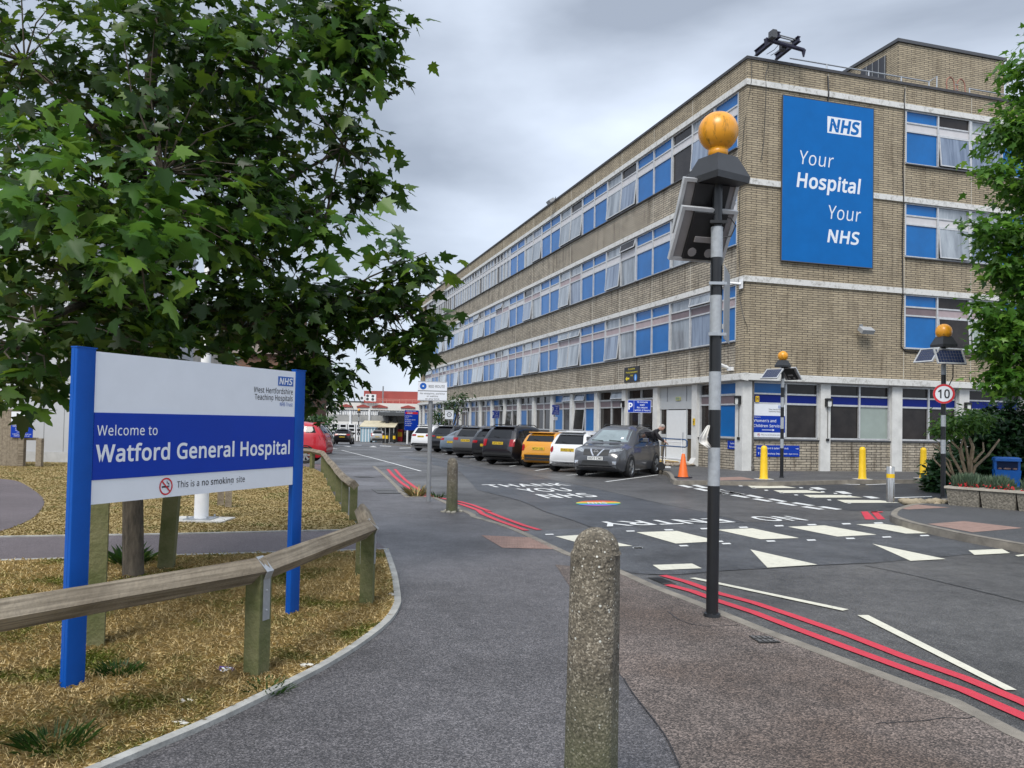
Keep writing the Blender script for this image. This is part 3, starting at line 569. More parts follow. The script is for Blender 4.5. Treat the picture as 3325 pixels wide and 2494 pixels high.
# entrance bay with the white door
a, c = pls[1][1], pls[2][0]; PGR = mk('pale_grey_panel', (.43, .45, .46), .5, .05, 2)
q = MB(); q.box(.05, .12, a, c, 2.3, 3.3); q.box(.05, .12, a, a+.12, .1, 2.3); q.box(.05, .12, c-.12, c, .1, 2.3); q.box(.05, .12, a+.62, a+.74, .1, 2.3); q.box(.05, .12, c-.74, c-.62, .1, 2.3)
q.box(.045, .12, a+.12, a+.62, 1.05, 1.2); q.box(.045, .12, c-.62, c-.12, 1.05, 1.2); q.box(.03, .05, a+.0, c, 2.3, 2.62)
for y in (a+.7, c-.7): q.box(.035, .05, y-.02, y+.02, 2.64, 3.28, 1)
q.build('entrance_screen', [PGR, GREYP], HB)
for y0 in (a+.12, c-.62): q = MB(); q.box(.07, .09, y0, y0+.5, .12, 1.05, 0); q.box(.07, .09, y0, y0+.5, 1.2, 2.3, 1); q.build('side_light', [mk('bronze_glass', (.10, .075, .045), .2, .1), GLD], HB)
q = MB(); q.box(.02, .07, a+.74, c-.74, .12, 2.26); dr_ = q.build('door', mk('white_door', (.68, .70, .71), .45, .03), HB)
q = MB(); q.cyl((-.03, a+.85, 1.0), (-.03, a+.85, 1.3), .015); q.cyl((.02, a+.85, 1.02), (-.03, a+.85, 1.02), .01); q.cyl((.02, a+.85, 1.28), (-.03, a+.85, 1.28), .01); q.build('handle', STEEL, dr_)
q = MB(); q.box(-.6, .05, a, c, -.05, .1); q.build('doorstep', CONC, HB)
# old soil pipe at the corner, cable runs
q = MB(); q.cyl((.36, -.06, -.02), (.36, -.06, 3.3), .045, n=8); q.lathe([(.08, 0), (.09, .12), (.05, .2)], 8, 0, Matrix.Translation((.36, -.06, 0)))
q.build('soil_pipe', mk('rusty_pipe', (.12, .11, .10), .8, .5, 9), HB)
q = MB(); q.tube([(7.2, -.04, 15.3), (7.15, -.05, 14.9), (7.14, -.09, 14.5), (7.13, -.04, 12), (7.13, -.09, 10.8), (7.12, -.04, 9), (7.12, -.09, 7.1), (7.1, -.04, 6), (7.1, -.04, 4.9), (7.3, -.04, 4.72), (9, -.04, 4.68), (13, -.04, 4.55)], .022, 6)
q.tube([(.9, -.03, 15.4), (.75, -.03, 14.9), (.76, -.09, 14.5), (.72, -.03, 12.4), (.6, -.03, 11.6)], .012, 5); q.tube([(.14, -.03, 15.4), (.12, -.09, 14.6), (-.03, .12, 13), (-.03, .35, 11.2), (-.03, .42, 8.6), (-.03, .3, 7.5), (-.09, .28, 7.1), (-.03, .25, 6.3), (-.03, -.03, 5.6), (.1, -.03, 5.35), (.1, -.03, 5.1)], .010, 5)
q.tube([(3.55, -.03, 15.3), (3.55, -.09, 14.55), (3.55, -.03, 14.25)], .03, 6); q.build('cable', BLACK, HB)
# ================================================================ SIGNS AND STREET FURNITURE
def Fac(px, py, off=0):      # photograph point on the long facade -> (distance along it, height)
    r = ray(px, py); o = Vector((0, 0, CAMZ)); t = (COR+DR*off-o).dot(DR)/r.dot(DR); p = o+r*t; return (p-COR).dot(DL), p.z
def on_row(px, xl):          # where the line of sight at px crosses the row of posts xl metres off the long facade
    r = ray(px, 1400); o = COR+DR*xl; t = o.dot(DR)/(r.x*DR.x+r.y*DR.y); return Vector((r.x*t, r.y*t, base(r.y*t)))
def fit(mb, body, x0, x1, z, cap, y, mi=0, bold=0, shear=0):
    vs, fs = text2d(body, bold); a = min(q[0] for q in vs); b = max(q[0] for q in vs); s = cap/max(q[1] for q in text2d('H')[0]); k = (x1-x0)/(b-a)
    mb.add([(x0+(u-a)*k+shear*v*s, y, z+v*s) for u, v in vs], fs, mi)
def panel(parent, name, x0, x1, z0, z1, m, y0=-.012, y1=.012, lab=None):
    q = MB(); q.box(x0, x1, y0, y1, z0, z1); return q.build(name, m, parent)
LAYER = .0015
def nhs_logo(mb, x0, x1, z0, z1, y, box, txt):
    mb.box(x0, x1, y-.001, y, z0, z1, box); h = z1-z0; fit(mb, 'NHS', x0+.06*(x1-x0), x1-.1*(x1-x0), z0+.17*h, .66*h, y-.001-LAYER, txt, 2.2, .18)
def no_smoking(mb, cx, cz, r, y, red, blk):
    mb.box(cx-.62*r, cx+.35*r, y-.0005, y, cz-.14*r, cz+.06*r, blk); mb.box(cx+.4*r, cx+.5*r, y-.0005, y, cz-.14*r, cz+.06*r, blk)
    mb.tube([(cx+.45*r, y, cz+.12*r), (cx+.42*r, y, cz+.35*r), (cx+.15*r, y, cz+.36*r), (cx+.18*r, y, cz+.58*r)], .05*r, 4, blk)
    mb.ring(.82*r, r, y-.001, 30, red, cx, cz); M_ = Matrix.Translation((cx, 0, cz)) @ Matrix.Rotation(R(45), 4, 'Y')
    mb.box(-.84*r, .84*r, y-.0024, y-.0015, -.08*r, .08*r, red, M_)
SM = [SIGNW, BLUE, INK, RED, mk('logo_blue', (.01, .10, .42), .4, 0), YEL]
# --- the welcome sign
A0 = Vector((-2.5587, 4.7568, 0)); ws = thing('welcome_sign', 'big white and blue hospital welcome sign on two blue posts in the dry lawn', 'sign', A0, R(67.77))
def post_bm(x0, x1):
    q = MB(); r = .010; y0, y1 = -.024, .022
    pts = [(x0+r, y0), (x1-r, y0), (x1-r*.3, y0+r*.3), (x1, y0+r), (x1, y1), (x0, y1), (x0, y0+r), (x0+r*.3, y0+r*.3)]
    q.slab(pts, -.1, 1.985); q.box(x0-.003, x1+.003, y0-.003, y1+.003, 1.985, 1.992); q.box(x0-.0015, x0-.0002, -.004, .004, -.1, 1.984)
    return q
PBLUE = mk('sign_post_blue', (.001, .072, .36), .45, .12, 3, .05, 120, spec=.25)
post_bm(.022, .157).build('post', PBLUE, ws, 25); post_bm(2.075, 2.20).build('post', PBLUE, ws, 25)
wp = panel(ws, 'sign_panel', .157, 2.073, 1.06, 1.972, SIGNW, -.016, .02)
bp_ = panel(ws, 'name_panel', .158, 2.0725, 1.205, 1.608, BLUE, -.020, -.0165)
q = MB(); y = -.0215
fit(q, 'Welcome to', .18, .645, 1.471, .060, y, 0, .3); fit(q, 'Watford General Hospital', .175, 2.018, 1.312, .100, y, 0, 1.6)
y2 = -.0175; nhs_logo(q, 1.855, 2.045, 1.851, 1.924, y2, 4, 0)
fit(q, 'West Hertfordshire', 1.573, 2.043, 1.787, .041, y2, 2, .5); fit(q, 'Teaching Hospitals', 1.585, 2.043, 1.733, .041, y2, 2, .5); fit(q, 'NHS Trust', 1.884, 2.044, 1.691, .028, y2, 4, .5)
fit(q, 'This is a', .832, 1.035, 1.117, .042, y2, 2, .3); fit(q, 'no smoking', 1.062, 1.378, 1.117, .042, y2, 2, .9); fit(q, 'site', 1.41, 1.50, 1.117, .042, y2, 2, .3)
no_smoking(q, .735, 1.132, .057, y2, 3, 2)
q.build('lettering', SM, ws)
# --- beacons at the zebra crossings
AMB = mk('amber_globe', (.78, .36, .02), .3, .12, 3, spec=.5); N, L, b = nodes_of(AMB)
tcx = N.new('ShaderNodeTexCoord'); mpx = N.new('ShaderNodeMapping'); mpx.inputs['Scale'].default_value = (6, 6, 1.3); nx_ = N.new('ShaderNodeTexNoise'); nx_.inputs['Scale'].default_value = 3.2; nx_.inputs['Detail'].default_value = 7; nx_.inputs['Roughness'].default_value = .75
rx_ = N.new('ShaderNodeValToRGB'); rx_.color_ramp.elements[0].position = .53; rx_.color_ramp.elements[0].color = (.72, .31, .02, 1); rx_.color_ramp.elements[1].position = .7; rx_.color_ramp.elements[1].color = (.13, .09, .02, 1)
L.new(tcx.outputs['Object'], mpx.inputs[0]); L.new(mpx.outputs[0], nx_.inputs['Vector']); L.new(nx_.outputs['Fac'], rx_.inputs[0]); L.new(rx_.outputs[0], b.inputs['Base Color'])
PGREY = mk('reflective_grey_band', (.32, .345, .37), .4, .15, 20); PBLK = mk('pole_black', (.010, .011, .013), .35, .2, 6); CELL = mk('solar_cells', (.02, .03, .07), .15, .2, 30); BACK = mk('panel_backsheet', (.24, .225, .225), .6, .1, 10)
BOXM = mk('beacon_box_grey', (.026, .028, .032), .5, .12, 12)
def solar(parent, c, h, up_l, wd, tilt, name='solar_panel'):
    """panel centred at c facing horizontal direction h (tilted up)"""
    h = Vector((h[0], h[1], 0)).normalized(); u = Vector((-h.y, h.x, 0)); dn = h*math.cos(tilt)-Vector((0, 0, 1))*math.sin(tilt); n = u.cross(dn); n = n if n.dot(h) > 0 else -n
    M_ = Matrix((u, -dn, n)).transposed().to_4x4(); M_.translation = Vector(c)
    if M_.to_3x3().determinant() < 0: M_ = Matrix((-u, -dn, n)).transposed().to_4x4(); M_.translation = Vector(c)
    q = MB(); a, l = wd/2, up_l/2
    for x0, x1, y0, y1 in ((-a, a, -l, -l+.03), (-a, a, l-.03, l), (-a, -a+.03, -l+.03, l-.03), (a-.03, a, -l+.03, l-.03)): q.box(x0, x1, y0, y1, -.02, .02, 0, M_)
    f = q.build(name, ALU, parent); q = MB(); q.box(-a+.03, a-.03, -l+.03, l-.03, -.006, .004, 0, M_); q.build('backing_sheet', BACK, f)
    q = MB(); q.box(-a*.62, a*.56, -l+.031, l-.031, -.045, -.007, 0, M_); q.box(-.09, .09, -.2*l, .0, -.06, -.046, 1, M_)
    for s in (-.3, .3): q.lathe([(.04, -.05), (.04, -.046)], 12, 1, M_ @ Matrix.Translation((s*a, -.6*l, 0)))
    q.build('mounting_plate', [BLACK, BACK], f)
    q = MB(); nx, ny = 9, 4
    for i in range(nx):
        for j in range(ny): q.box(-a+.036+(wd-.072)*i/nx, -a+.030+(wd-.072)*(i+1)/nx, -l+.036+(up_l-.072)*j/ny, -l+.03+(up_l-.072)*(j+1)/ny, .005, .008, 0, M_)
    q.build('solar_cell', CELL, f); return f
def beacon(label, loc, bands, zbox, zg, rg, r=.051, rz=.5, panels=(), group='flashing beacons at the crossings', detail=True):
    t = thing('belisha_beacon', label, 'beacon', loc, 0, group); q = MB(); z = -.1
    for z1, mi in bands: q.lathe([(r, z), (r, z1)], 16, mi, None, True); z = z1
    q.lathe([(r*.85, z), (r*.85, zbox)], 14, 0); q.lathe([(r*1.5, -.02), (r*1.35, .03), (r, .035)], 16, 0)
    q.build('pole', [PBLK, PGREY], t, 40)
    q = MB(); k = rg/.17; M_ = Matrix.Rotation(rz, 4, 'Z'); b0, b1, h0, h1 = .19*k, .115*k, zbox, zbox+.23*k
    q.add([(sx*s_, sy*s_, z_) for z_, s_ in ((h0, b0*.97), (h0+.055*k, b0), (h1, b1)) for sx, sy in ((-1, -1), (1, -1), (1, 1), (-1, 1))], [(3, 2, 1, 0)]+[(a+i, a+(i+1) % 4, a+4+(i+1) % 4, a+4+i) for a in (0, 4) for i in range(4)]+[(8, 9, 10, 11)], 0, M_)
    bx = q.build('lamp_box', BOXM, t)
    if detail: q = MB(); nv = Vector((0, -1, (b0-b1)/.175)).normalized(); q.add([(-.04, -b0*.74-.007, h0+.12), (.012, -b0*.74-.007, h0+.12), (.012, -b0*.66-.007, h0+.18), (-.04, -b0*.66-.007, h0+.18)], [(0, 1, 2, 3)], 0, M_); q.build('sticker', mk('orange_sticker', (.75, .28, .04), .5), bx)
    q = MB(); q.lathe([(.085*k, h1), (.085*k, zg-rg*.84)], 18, 0); q.ball((0, 0, zg), rg, 24)
    g = q.build('globe', AMB, t, True)
    for c, h, l, wd, tl in panels: solar(t, c, h, l, wd, tl)
    return t
def zat(px, py, d): return Dp(px, py, d).z
bl0 = P(2312, 2002); D0 = bl0.y
ys = [2002, 1577, 1453, 1331, 1207, 1086, 960, 837, 738]; bands = [(zat(2312, y, D0), i % 2) for i, y in enumerate(ys[1:])]
zb = zat(2312, 600, D0); zg = zat(2315, 428, D0)
b1 = beacon('tall black and grey banded crossing beacon nearest the camera, with two solar panel backs', bl0, bands, zb, zg, .17, .051, .55, [((-.08, .10, zat(2312, 665, D0)), (-.25, .97), .48, .52, R(62)), ((-.10, .10, zat(2312, 755, D0)), (-.25, .97), .48, .52, R(57))])
q = MB()
for y in (725, 923, 1087): z = zat(2312, y, D0); q.lathe([(.056, z-.012), (.056, z+.012)], 16, 0 if y < 800 else 1); q.box(-.075, .075, -.066, -.052, z-.012, z+.012, 0 if y < 800 else 1)
q.build('clamp', [BLACK, STEEL], b1)
q = MB(); z = zat(2312, 705, D0); q.tube([(.03, .05, z+.02), (.12, .02, z), (.16, .0, z-.07), (.12, .0, z-.16), (.03, 0, z-.18)], .006, 6); q.build('cable', BLACK, b1)
# sign plate on the near beacon, seen almost edge on
sp_ = thing('sign_plate', 'plain grey sign plate seen edge-on, clamped to the near beacon pole', 'sign', bl0, R(70))
q = MB(); z0, z1 = zat(2340, 1100, D0), zat(2336, 862, D0); q.box(-.02, .5, -.068, -.064, z0, z1); q.build('plate', mk('plate_back', (.36, .37, .38), .5, .1, metal=.3), sp_)
q = MB(); q.box(-.01, .45, -.062, -.052, (z0+z1)/2-.23, (z0+z1)/2-.19); q.box(-.01, .45, -.062, -.052, (z0+z1)/2+.14, (z0+z1)/2+.18); q.build('rail', STEEL, sp_)
# scrap of white cloth on the near beacon
rg_ = thing('cloth_scrap', 'torn white cloth scrap flapping from the near beacon pole', 'cloth', bl0)
q = MB(); o2 = lambda x, y, d=0: tuple(Dp(2200+.24116*x, 1200+.24116*y, D0-.07-d)-bl0)
pts = [[o2(395, 748, .0), o2(442, 745, .0)], [o2(330, 850, .06), o2(415, 830, .02)], [o2(268, 935, .10), o2(398, 900, .03)], [o2(278, 990, .05), o2(388, 965, -.0)], [o2(340, 1020, .09), o2(420, 985, .04)], [o2(430, 1075, .03), o2(455, 1040, .0)]]
vs = []
for a, c in pts:
    for i in range(6): f = i/5; p = Vector(a)*(1-f)+Vector(c)*f; vs.append((p.x, p.y+.022*math.sin(i*2.6+len(vs)), p.z))
fs = [(k*6+i, k*6+i+1, k*6+i+7, k*6+i+6) for k in range(5) for i in range(5)]
q.add(vs, fs); o = q.build('cloth', mk('dirty_white_cloth', (.62, .6, .56), .9, .15, 9, .2, 40), rg_, True); md = o.modifiers.new('s', 'SOLIDIFY'); md.thickness = .004; md = o.modifiers.new('u', 'SUBSURF'); md.levels = md.render_levels = 1
def roundel(parent, r, y, num, cap, name='sign_face'):
    q = MB(); q.lathe([(r, -.008), (r, .008)], 28, 0, Matrix.Translation((0, y+.008, 0)) @ Matrix.Rotation(R(90), 4, 'X')); f = q.build('sign_plate', GREYP, parent)
    q = MB(); q.disc(r*.98, y-.0022, 32, 3); q.disc(r*.78, y-.0032, 32, 0); w_ = cap*1.25; fit(q, num, -w_/2, w_/2, -cap/2, cap, y-.0045, 2, 1.6); q.build(name, SM, f); return f
def beacon_far(label, base_px, ypx, nb, zb_y, zg_y, r_px, r, panels, rz):
    l = P(*base_px); d = l.y; zs = [zat(base_px[0], y, d) for y in ypx]
    return l, d, beacon(label, l, [(z, i % 2) for i, z in enumerate(zs)], zat(base_px[0], zb_y, d), zat(base_px[0], zg_y, d), r_px*d/FPX, r, rz, panels, detail=False)
l, d, bm_ = beacon_far("slim black and white beacon beside the women's services sign", (2538, 1551), [1455, 1425, 1392, 1355, 1322, 1290, 1258, 1230], 0, 1192, 1156, 16.5, .055, [], .4)
z = zat(2538, 1215, d); solar(bm_, (-.38, -.12, z), (-.75, -.65), .5, .6, R(40)); solar(bm_, (.3, .12, z+.03), (.8, .6), .5, .6, R(48))
l, d, br_ = beacon_far('beacon with a ten roundel standing behind the planter by the shrub', (3062, 1617), [1473, 1428, 1385, 1348, 1290, 1250, 1217, 1183], 0, 1128, 1077, 25.5, .055, [], .25)
z = zat(3075, 1160, d); solar(br_, (.03, -.22, z), (.05, -1), .42, .70, R(62)); solar(br_, (-.38, .05, z+.04), (-.93, -.35), .42, .55, R(55))
q = MB(); q.tube([(.12, -.2, z-.15), (.17, -.1, z-.5), (.06, -.06, z-.75)], .012, 6); q.build('cable', BLACK, br_)
t = thing('speed_limit_sign', 'round red-edged ten sign on the beacon behind the planter', 'sign', Dp(3065, 1279, d-.085), face_to((l.x, l.y))); roundel(t, .237, 0, '10', .2)
# --- bollards
AGG = mk('aggregate_concrete', (.19, .165, .125), .92, .4, 9, .6, 55); N, L, b = nodes_of(AGG)
tcx = N.new('ShaderNodeTexCoord'); vo = N.new('ShaderNodeTexVoronoi'); vo.inputs['Scale'].default_value = 150; no = N.new('ShaderNodeTexNoise'); no.inputs['Scale'].default_value = 7; no.inputs['Detail'].default_value = 6
rv = N.new('ShaderNodeValToRGB'); rv.color_ramp.elements[0].color = (.075, .065, .05, 1); rv.color_ramp.elements[1].color = (.36, .325, .26, 1); rv.color_ramp.elements[1].position = 1; e = rv.color_ramp.elements.new(.8); e.color = (.18, .155, .115, 1)
sx = N.new('ShaderNodeSeparateColor'); L.new(tcx.outputs['Object'], vo.inputs['Vector']); L.new(vo.outputs['Color'], sx.inputs[0]); L.new(sx.outputs[0], rv.inputs[0]); L.new(tcx.outputs['Object'], no.inputs['Vector'])
rn = N.new('ShaderNodeMapRange'); rn.inputs[1].default_value = .35; rn.inputs[2].default_value = .7; rn.inputs[3].default_value = .6; rn.inputs[4].default_value = 1.25; L.new(no.outputs['Fac'], rn.inputs[0])
m1 = N.new('ShaderNodeMix'); m1.data_type = 'RGBA'; m1.blend_type = 'MULTIPLY'; m1.inputs[0].default_value = 1; L.new(rv.outputs[0], m1.inputs[6]); L.new(rn.outputs[0], m1.inputs[7])
vo2 = N.new('ShaderNodeTexVoronoi'); vo2.inputs['Scale'].default_value = 42; vo2.inputs['Randomness'].default_value = 1; L.new(tcx.outputs['Object'], vo2.inputs['Vector']); s2 = N.new('ShaderNodeSeparateColor'); L.new(vo2.outputs['Color'], s2.inputs[0])
th = N.new('ShaderNodeMath'); th.operation = 'LESS_THAN'; L.new(vo2.outputs['Distance'], th.inputs[0]); ml = N.new('ShaderNodeMath'); ml.operation = 'MULTIPLY'; ml.inputs[1].default_value = .26; pw = N.new('ShaderNodeMath'); pw.operation = 'POWER'; pw.inputs[1].default_value = 2.2; L.new(s2.outputs[1], pw.inputs[0]); L.new(pw.outputs[0], ml.inputs[0]); L.new(ml.outputs[0], th.inputs[1])
m2 = N.new('ShaderNodeMix'); m2.data_type = 'RGBA'; m2.inputs[7].default_value = (.52, .52, .47, 1); L.new(th.outputs[0], m2.inputs[0]); L.new(m1.outputs[2], m2.inputs[6])
sz = N.new('ShaderNodeSeparateXYZ'); L.new(tcx.outputs['Object'], sz.inputs[0]); gz_ = N.new('ShaderNodeMapRange'); gz_.inputs[1].default_value = .65; gz_.inputs[2].default_value = .2; L.new(sz.outputs[2], gz_.inputs[0]); gm = N.new('ShaderNodeMath'); gm.operation = 'MULTIPLY'; L.new(gz_.outputs[0], gm.inputs[0]); L.new(no.outputs['Fac'], gm.inputs[1])
m3 = N.new('ShaderNodeMix'); m3.data_type = 'RGBA'; m3.inputs[7].default_value = (.055, .075, .02, 1); L.new(gm.outputs[0], m3.inputs[0]); L.new(m2.outputs[2], m3.inputs[6]); L.new(m3.outputs[2], b.inputs['Base Color'])
def conc_bollard(label, loc, h, r, rz):
    t = thing('concrete_bollard', label, 'bollard', loc, rz, 'round-topped concrete bollards on the footway'); q = MB(); n = 32; prof = [(r*1.16, -.1), (r*1.12, .1), (r*1.06, h*.5), (r, h-r*1.02), (r*.985, h-r)]
    q.lathe(prof, n); q.v = [(max(-9, min(x, r*.86)), y, z) for x, y, z in q.v]; q.build('shaft', AGG, t, 35)
    q = MB(); rr_ = r*.90; q.lathe([(r*.985, h-r), (rr_, h-r+.014)]+[(rr_*math.cos(a), h-r+.012+rr_*.98*math.sin(a)) for a in np.linspace(0, 1.5, 9)], n); q.build('cap', AGG, t, 60); return t
p = Dp(1934, 1900, 3.4); conc_bollard('speckled concrete bollard with domed cap, big in the foreground', (p.x, p.y, .0), 1.175, .105, R(-20))
p = P(1466, 1662); bc = conc_bollard('pebbly concrete bollard with a crumbling foot beside the red route sign', p, .95, .095, R(-160))
q = MB(); rr = random.Random(3)
for i in range(14): a = rr.uniform(0, 6.3); d = rr.uniform(.08, .2); q.ball((d*math.cos(a), d*math.sin(a), .01), rr.uniform(.02, .05), 6, 0, (1, 1, .6))
q.build('broken_footing', mk('crumbled_concrete', (.32, .3, .25), .95, .3, 20, .4, 50), bc)
def yellow(label, px, py): 
    l = P(px, py); t = thing('yellow_bollard', label, 'bollard', l, 0, 'yellow plastic bollards along the hospital kerb'); q = MB(); h = 1.02
    q.lathe([(.135, 0), (.135, .03), (.118, .06), (.098, h-.1), (.092, h-.04), (.06, h), (.02, h+.012)], 20); q.build('sleeve', YEL, t, 40); q = MB(); q.box(-.25, .25, -.2, .2, .0, .012); q.build('base_plate', CONC, t)
yellow("yellow bollard just left of the slim beacon, in front of the blue ward sign", 2480, 1556); yellow('yellow bollard between the slim beacon and the steel bollard', 2800, 1556); yellow('yellow bollard beside the pruned shrub', 2998, 1553); yellow('yellow bollard at the picture edge beyond the blue bin', 3330, 1552)
l = P(2891, 1630); t = thing('steel_bollard', 'stainless steel bollard with a yellow band at the far zebra', 'bollard', l); hb = zat(2891, 1515, l.y)
q = MB(); q.lathe([(.085, 0), (.085, hb-.01), (.078, hb)], 20); q.build('tube', mk('stainless', (.45, .44, .42), .25, .1, 5, metal=.85), t, 40); q = MB(); q.lathe([(.0865, hb-.25), (.0865, hb-.16)], 20, 0, None, False); q.build('band', YEL, t, True)
# --- red route sign
l = P(1391, 1628); d = l.y; t = thing('red_route_sign', 'white red route sign with a blue disc on a grey pole', 'sign', l, face_to(l)); q = MB(); zt = zat(1400, 1302, d)
q.lathe([(.043, -.1), (.043, zt), (.02, zt+.01)], 14); q.build('pole', GREYP, t, 40)
x0 = (1358-1400)*d/FPX; x1 = (1452-1400)*d/FPX; z1, z0, zm = zat(1400, 1239, d), zat(1400, 1302, d), zat(1400, 1270, d); 
pn_ = panel(t, 'sign_panel', x0, x1, z0, z1, SIGNW, -.07, -.055); q = MB(); y = -.0715; w_ = x1-x0; h_ = z1-z0
q.disc(.115*w_, y, 26, 4, x0+.18*w_, zm+.24*h_); q.disc(.03*w_, y-.001, 12, 0, x0+.18*w_, zm+.24*h_); fit(q, 'RED ROUTE', x0+.37*w_, x1-.08*w_, zm+.17*h_, .13*h_, y, 2, .5)
for i, s in enumerate(('No stopping, parking', 'or waiting', 'at any time')): hw = (.42, .19, .24)[i]*w_; fit(q, s, (x0+x1)/2-hw, (x0+x1)/2+hw, zm-(.17+.135*i)*h_, .075*h_, y, 2, .5)
q.box(x0, x1, y, y+.001, zm-.006, zm+.006, 2)
for a_, b_, c_, d_ in ((x0+.006, x1-.006, z1-.012, z1-.006), (x0+.006, x1-.006, z0+.006, z0+.012)): q.box(a_, b_, y, y+.001, c_, d_, 2)
q.build('lettering', SM, pn_)
# --- parking signs on posts along the bay heads
def ppost(label, px, y0, y1, wd, yaw, name='parking_sign', white=False):
    l = on_row(px, -4.35); d = l.y; t = thing(name, label, 'sign', l, face_to(l)+yaw, None if white else 'blue parking signs on posts'); z1, z0 = zat(px, y0, d), zat(px, y1, d); h = z1-z0
    q = MB(); q.lathe([(.04, -.1), (.04, z1+.04)], 12); q.build('post', GREYP, t, 40); pn_ = panel(t, 'sign_panel', -wd/2, wd/2, z0, z1, SIGNW, -.062, -.05); q = MB(); y = -.064
    if white:
        q.ring(.2*h, .28*h, y, 24, 2, 0, z0+.5*h); fit(q, '10', -.13*h, .13*h, z0+.41*h, .18*h, y, 2, 1); fit(q, 'RESTRICTED ZONE', -.38*wd, .38*wd, z0+.85*h, .07*h, y, 2, .5)
    else:
        q.box(-wd/2+.012, wd/2-.012, y, y+.001, z0+.012, z1-.012, 1); y -= .0015; fit(q, 'P', -wd*.47, -wd*.29, z0+.25*h, .5*h, y, 0, 2.5); q.box(-wd*.24, -wd*.23, y, y+.0008, z0+.02, z1-.02, 0)
        for i, s in enumerate(('10 minute', 'wait', 'No return', 'within 2 hours')): hw = (.23, .1, .22, .32)[i]*wd; fit(q, s, wd*.12-hw, wd*.12+hw, z0+(.77-.215*i)*h, .13*h, y, 0, 1)
    q.build('lettering', SM, pn_); return t
ppost('blue ten minute parking sign standing behind the grey family car', 2075, 1297, 1338, .82, 0)
s2_ = ppost('narrow-looking blue parking sign by a small white plate, behind the small white car', 1799, 1308, 1341, .72, R(62)); q = MB(); q.box(-.2, .2, -.062, -.05, zat(1799, 1358, on_row(1799, -4.35).y), zat(1799, 1347, on_row(1799, -4.35).y)); q.build('small_plate', SIGNW, s2_)
ppost('farthest blue parking sign, above the roofs of the dark cars', 1606, 1322, 1348, .72, R(55))
ppost('white sign with a ringed ten by the thin tree', 1457, 1315, 1344, .62, R(10), 'zone_sign', True)
# --- signs fixed to the building
def wall_left(name, label, cat, t0, t1, z0, z1, off=-.03, m=None, fr=0.02):
    t = thing(name, label, cat, BW(off, t1, 0), TH-math.pi/2); p = panel(t, 'sign_panel', 0, t1-t0, z0, z1, m, 0, fr); return t, p, t1-t0
def wall_right(name, label, cat, x0, x1, z0, z1, off=-.03, m=None, fr=.02):
    t = thing(name, label, cat, BW(x0, off, 0), TH); p = panel(t, 'sign_panel', 0, x1-x0, z0, z1, m, 0, fr); return t, p, x1-x0
t, p, w_ = wall_right('wall_banner', 'huge blue health service banner high on the brick end wall', 'banner', 1.49, 5.62, 7.93, 14.23, -.12, NBLUE, .045)
q = MB()
for a_, b_, c_, d_ in ((0, w_, 7.90, 7.93), (0, w_, 14.23, 14.26), (-.03, 0, 7.90, 14.26), (w_, w_+.03, 7.90, 14.26)): q.box(a_, b_, -.005, .05, c_, d_)
q.build('banner_frame', DGREY, p); q = MB(); SMB = [SIGNW, NBLUE]; y = -.003
q.box(1.99, 3.55, y, y+.002, 13.03, 13.68, 0); fit(q, 'NHS', 2.07, 3.42, 13.12, .46, y-.002, 1, 3, .18)
fit(q, 'Your', .70, 2.25, 11.68, .53, y, 0, -.25, .12); fit(q, 'Hospital', .63, 3.50, 10.80, .53, y, 0, 1.8, .12); fit(q, 'Your', 2.02, 3.53, 9.69, .53, y, 0, -.25, .12); fit(q, 'NHS', 2.03, 3.46, 8.79, .47, y, 0, 1.8, .16); q.build('lettering', SMB, p)
t, p, w_ = wall_left('assessment_sign', 'black sign with yellow lettering and arrow on the brick band', 'sign', 8.87, 10.55, 3.66, 4.40, -.05, INK, .045); q = MB(); SY = [mk('yellow_lettering', (.75, .6, .02), .5, 0), SIGNW, mk('disc_blue', (.02, .2, .6), .4, 0)]; y = -.002
fit(q, 'Coronavirus', .45, 1.22, 4.26, .08, y, 0, 1); fit(q, 'Priority Assessment', .2, 1.5, 4.10, .08, y, 0, 1); fit(q, 'Pod', .75, .98, 3.94, .08, y, 0, 1); q.add([(.15, y, 3.84), (.35, y, 3.96), (.35, y, 3.88), (.6, y, 3.88), (.6, y, 3.80), (.35, y, 3.80), (.35, y, 3.72)], [tuple(range(7))], 0); q.disc(.17, y, 22, 2, 1.3, 3.86, .17); q.disc(.03, y-.001, 10, 1, 1.3, 3.95); q.box(1.27, 1.33, y-.002, y-.001, 3.75, 3.91, 1); q.build('lettering', SY, p)
t, p, w_ = wall_left('direction_sign', 'small blue sign for human resources low on the corner plinth', 'sign', .13, 1.02, .74, 1.06, -.03, BLUE); q = MB(); y = -.002; fit(q, 'Human', .2, .5, .93, .06, y, 0, 1); fit(q, 'Resources', .13, .58, .80, .06, y, 0, 1); q.box(.72, .75, y, y+.001, .80, .96, 0); q.add([(.69, y, .96), (.735, y, 1.01), (.78, y, .96)], [(0, 1, 2)], 0); q.build('lettering', SM, p)
t, p, w_ = wall_right('service_sign', "white and blue women's and children services sign in the corner window", 'sign', .42, 1.80, 1.22, 2.46, .0, SIGNW, .018); q = MB(); y = -.002
q.box(0, w_, y, y+.001, 1.40, 2.03, 1); y -= .0015; nhs_logo(q, 1.08, 1.32, 2.32, 2.42, y, 4, 0); fit(q, 'West Hertfordshire', .66, 1.32, 2.25, .045, y, 2, .8); fit(q, 'Teaching Hospitals', .66, 1.32, 2.17, .045, y, 2, .8)
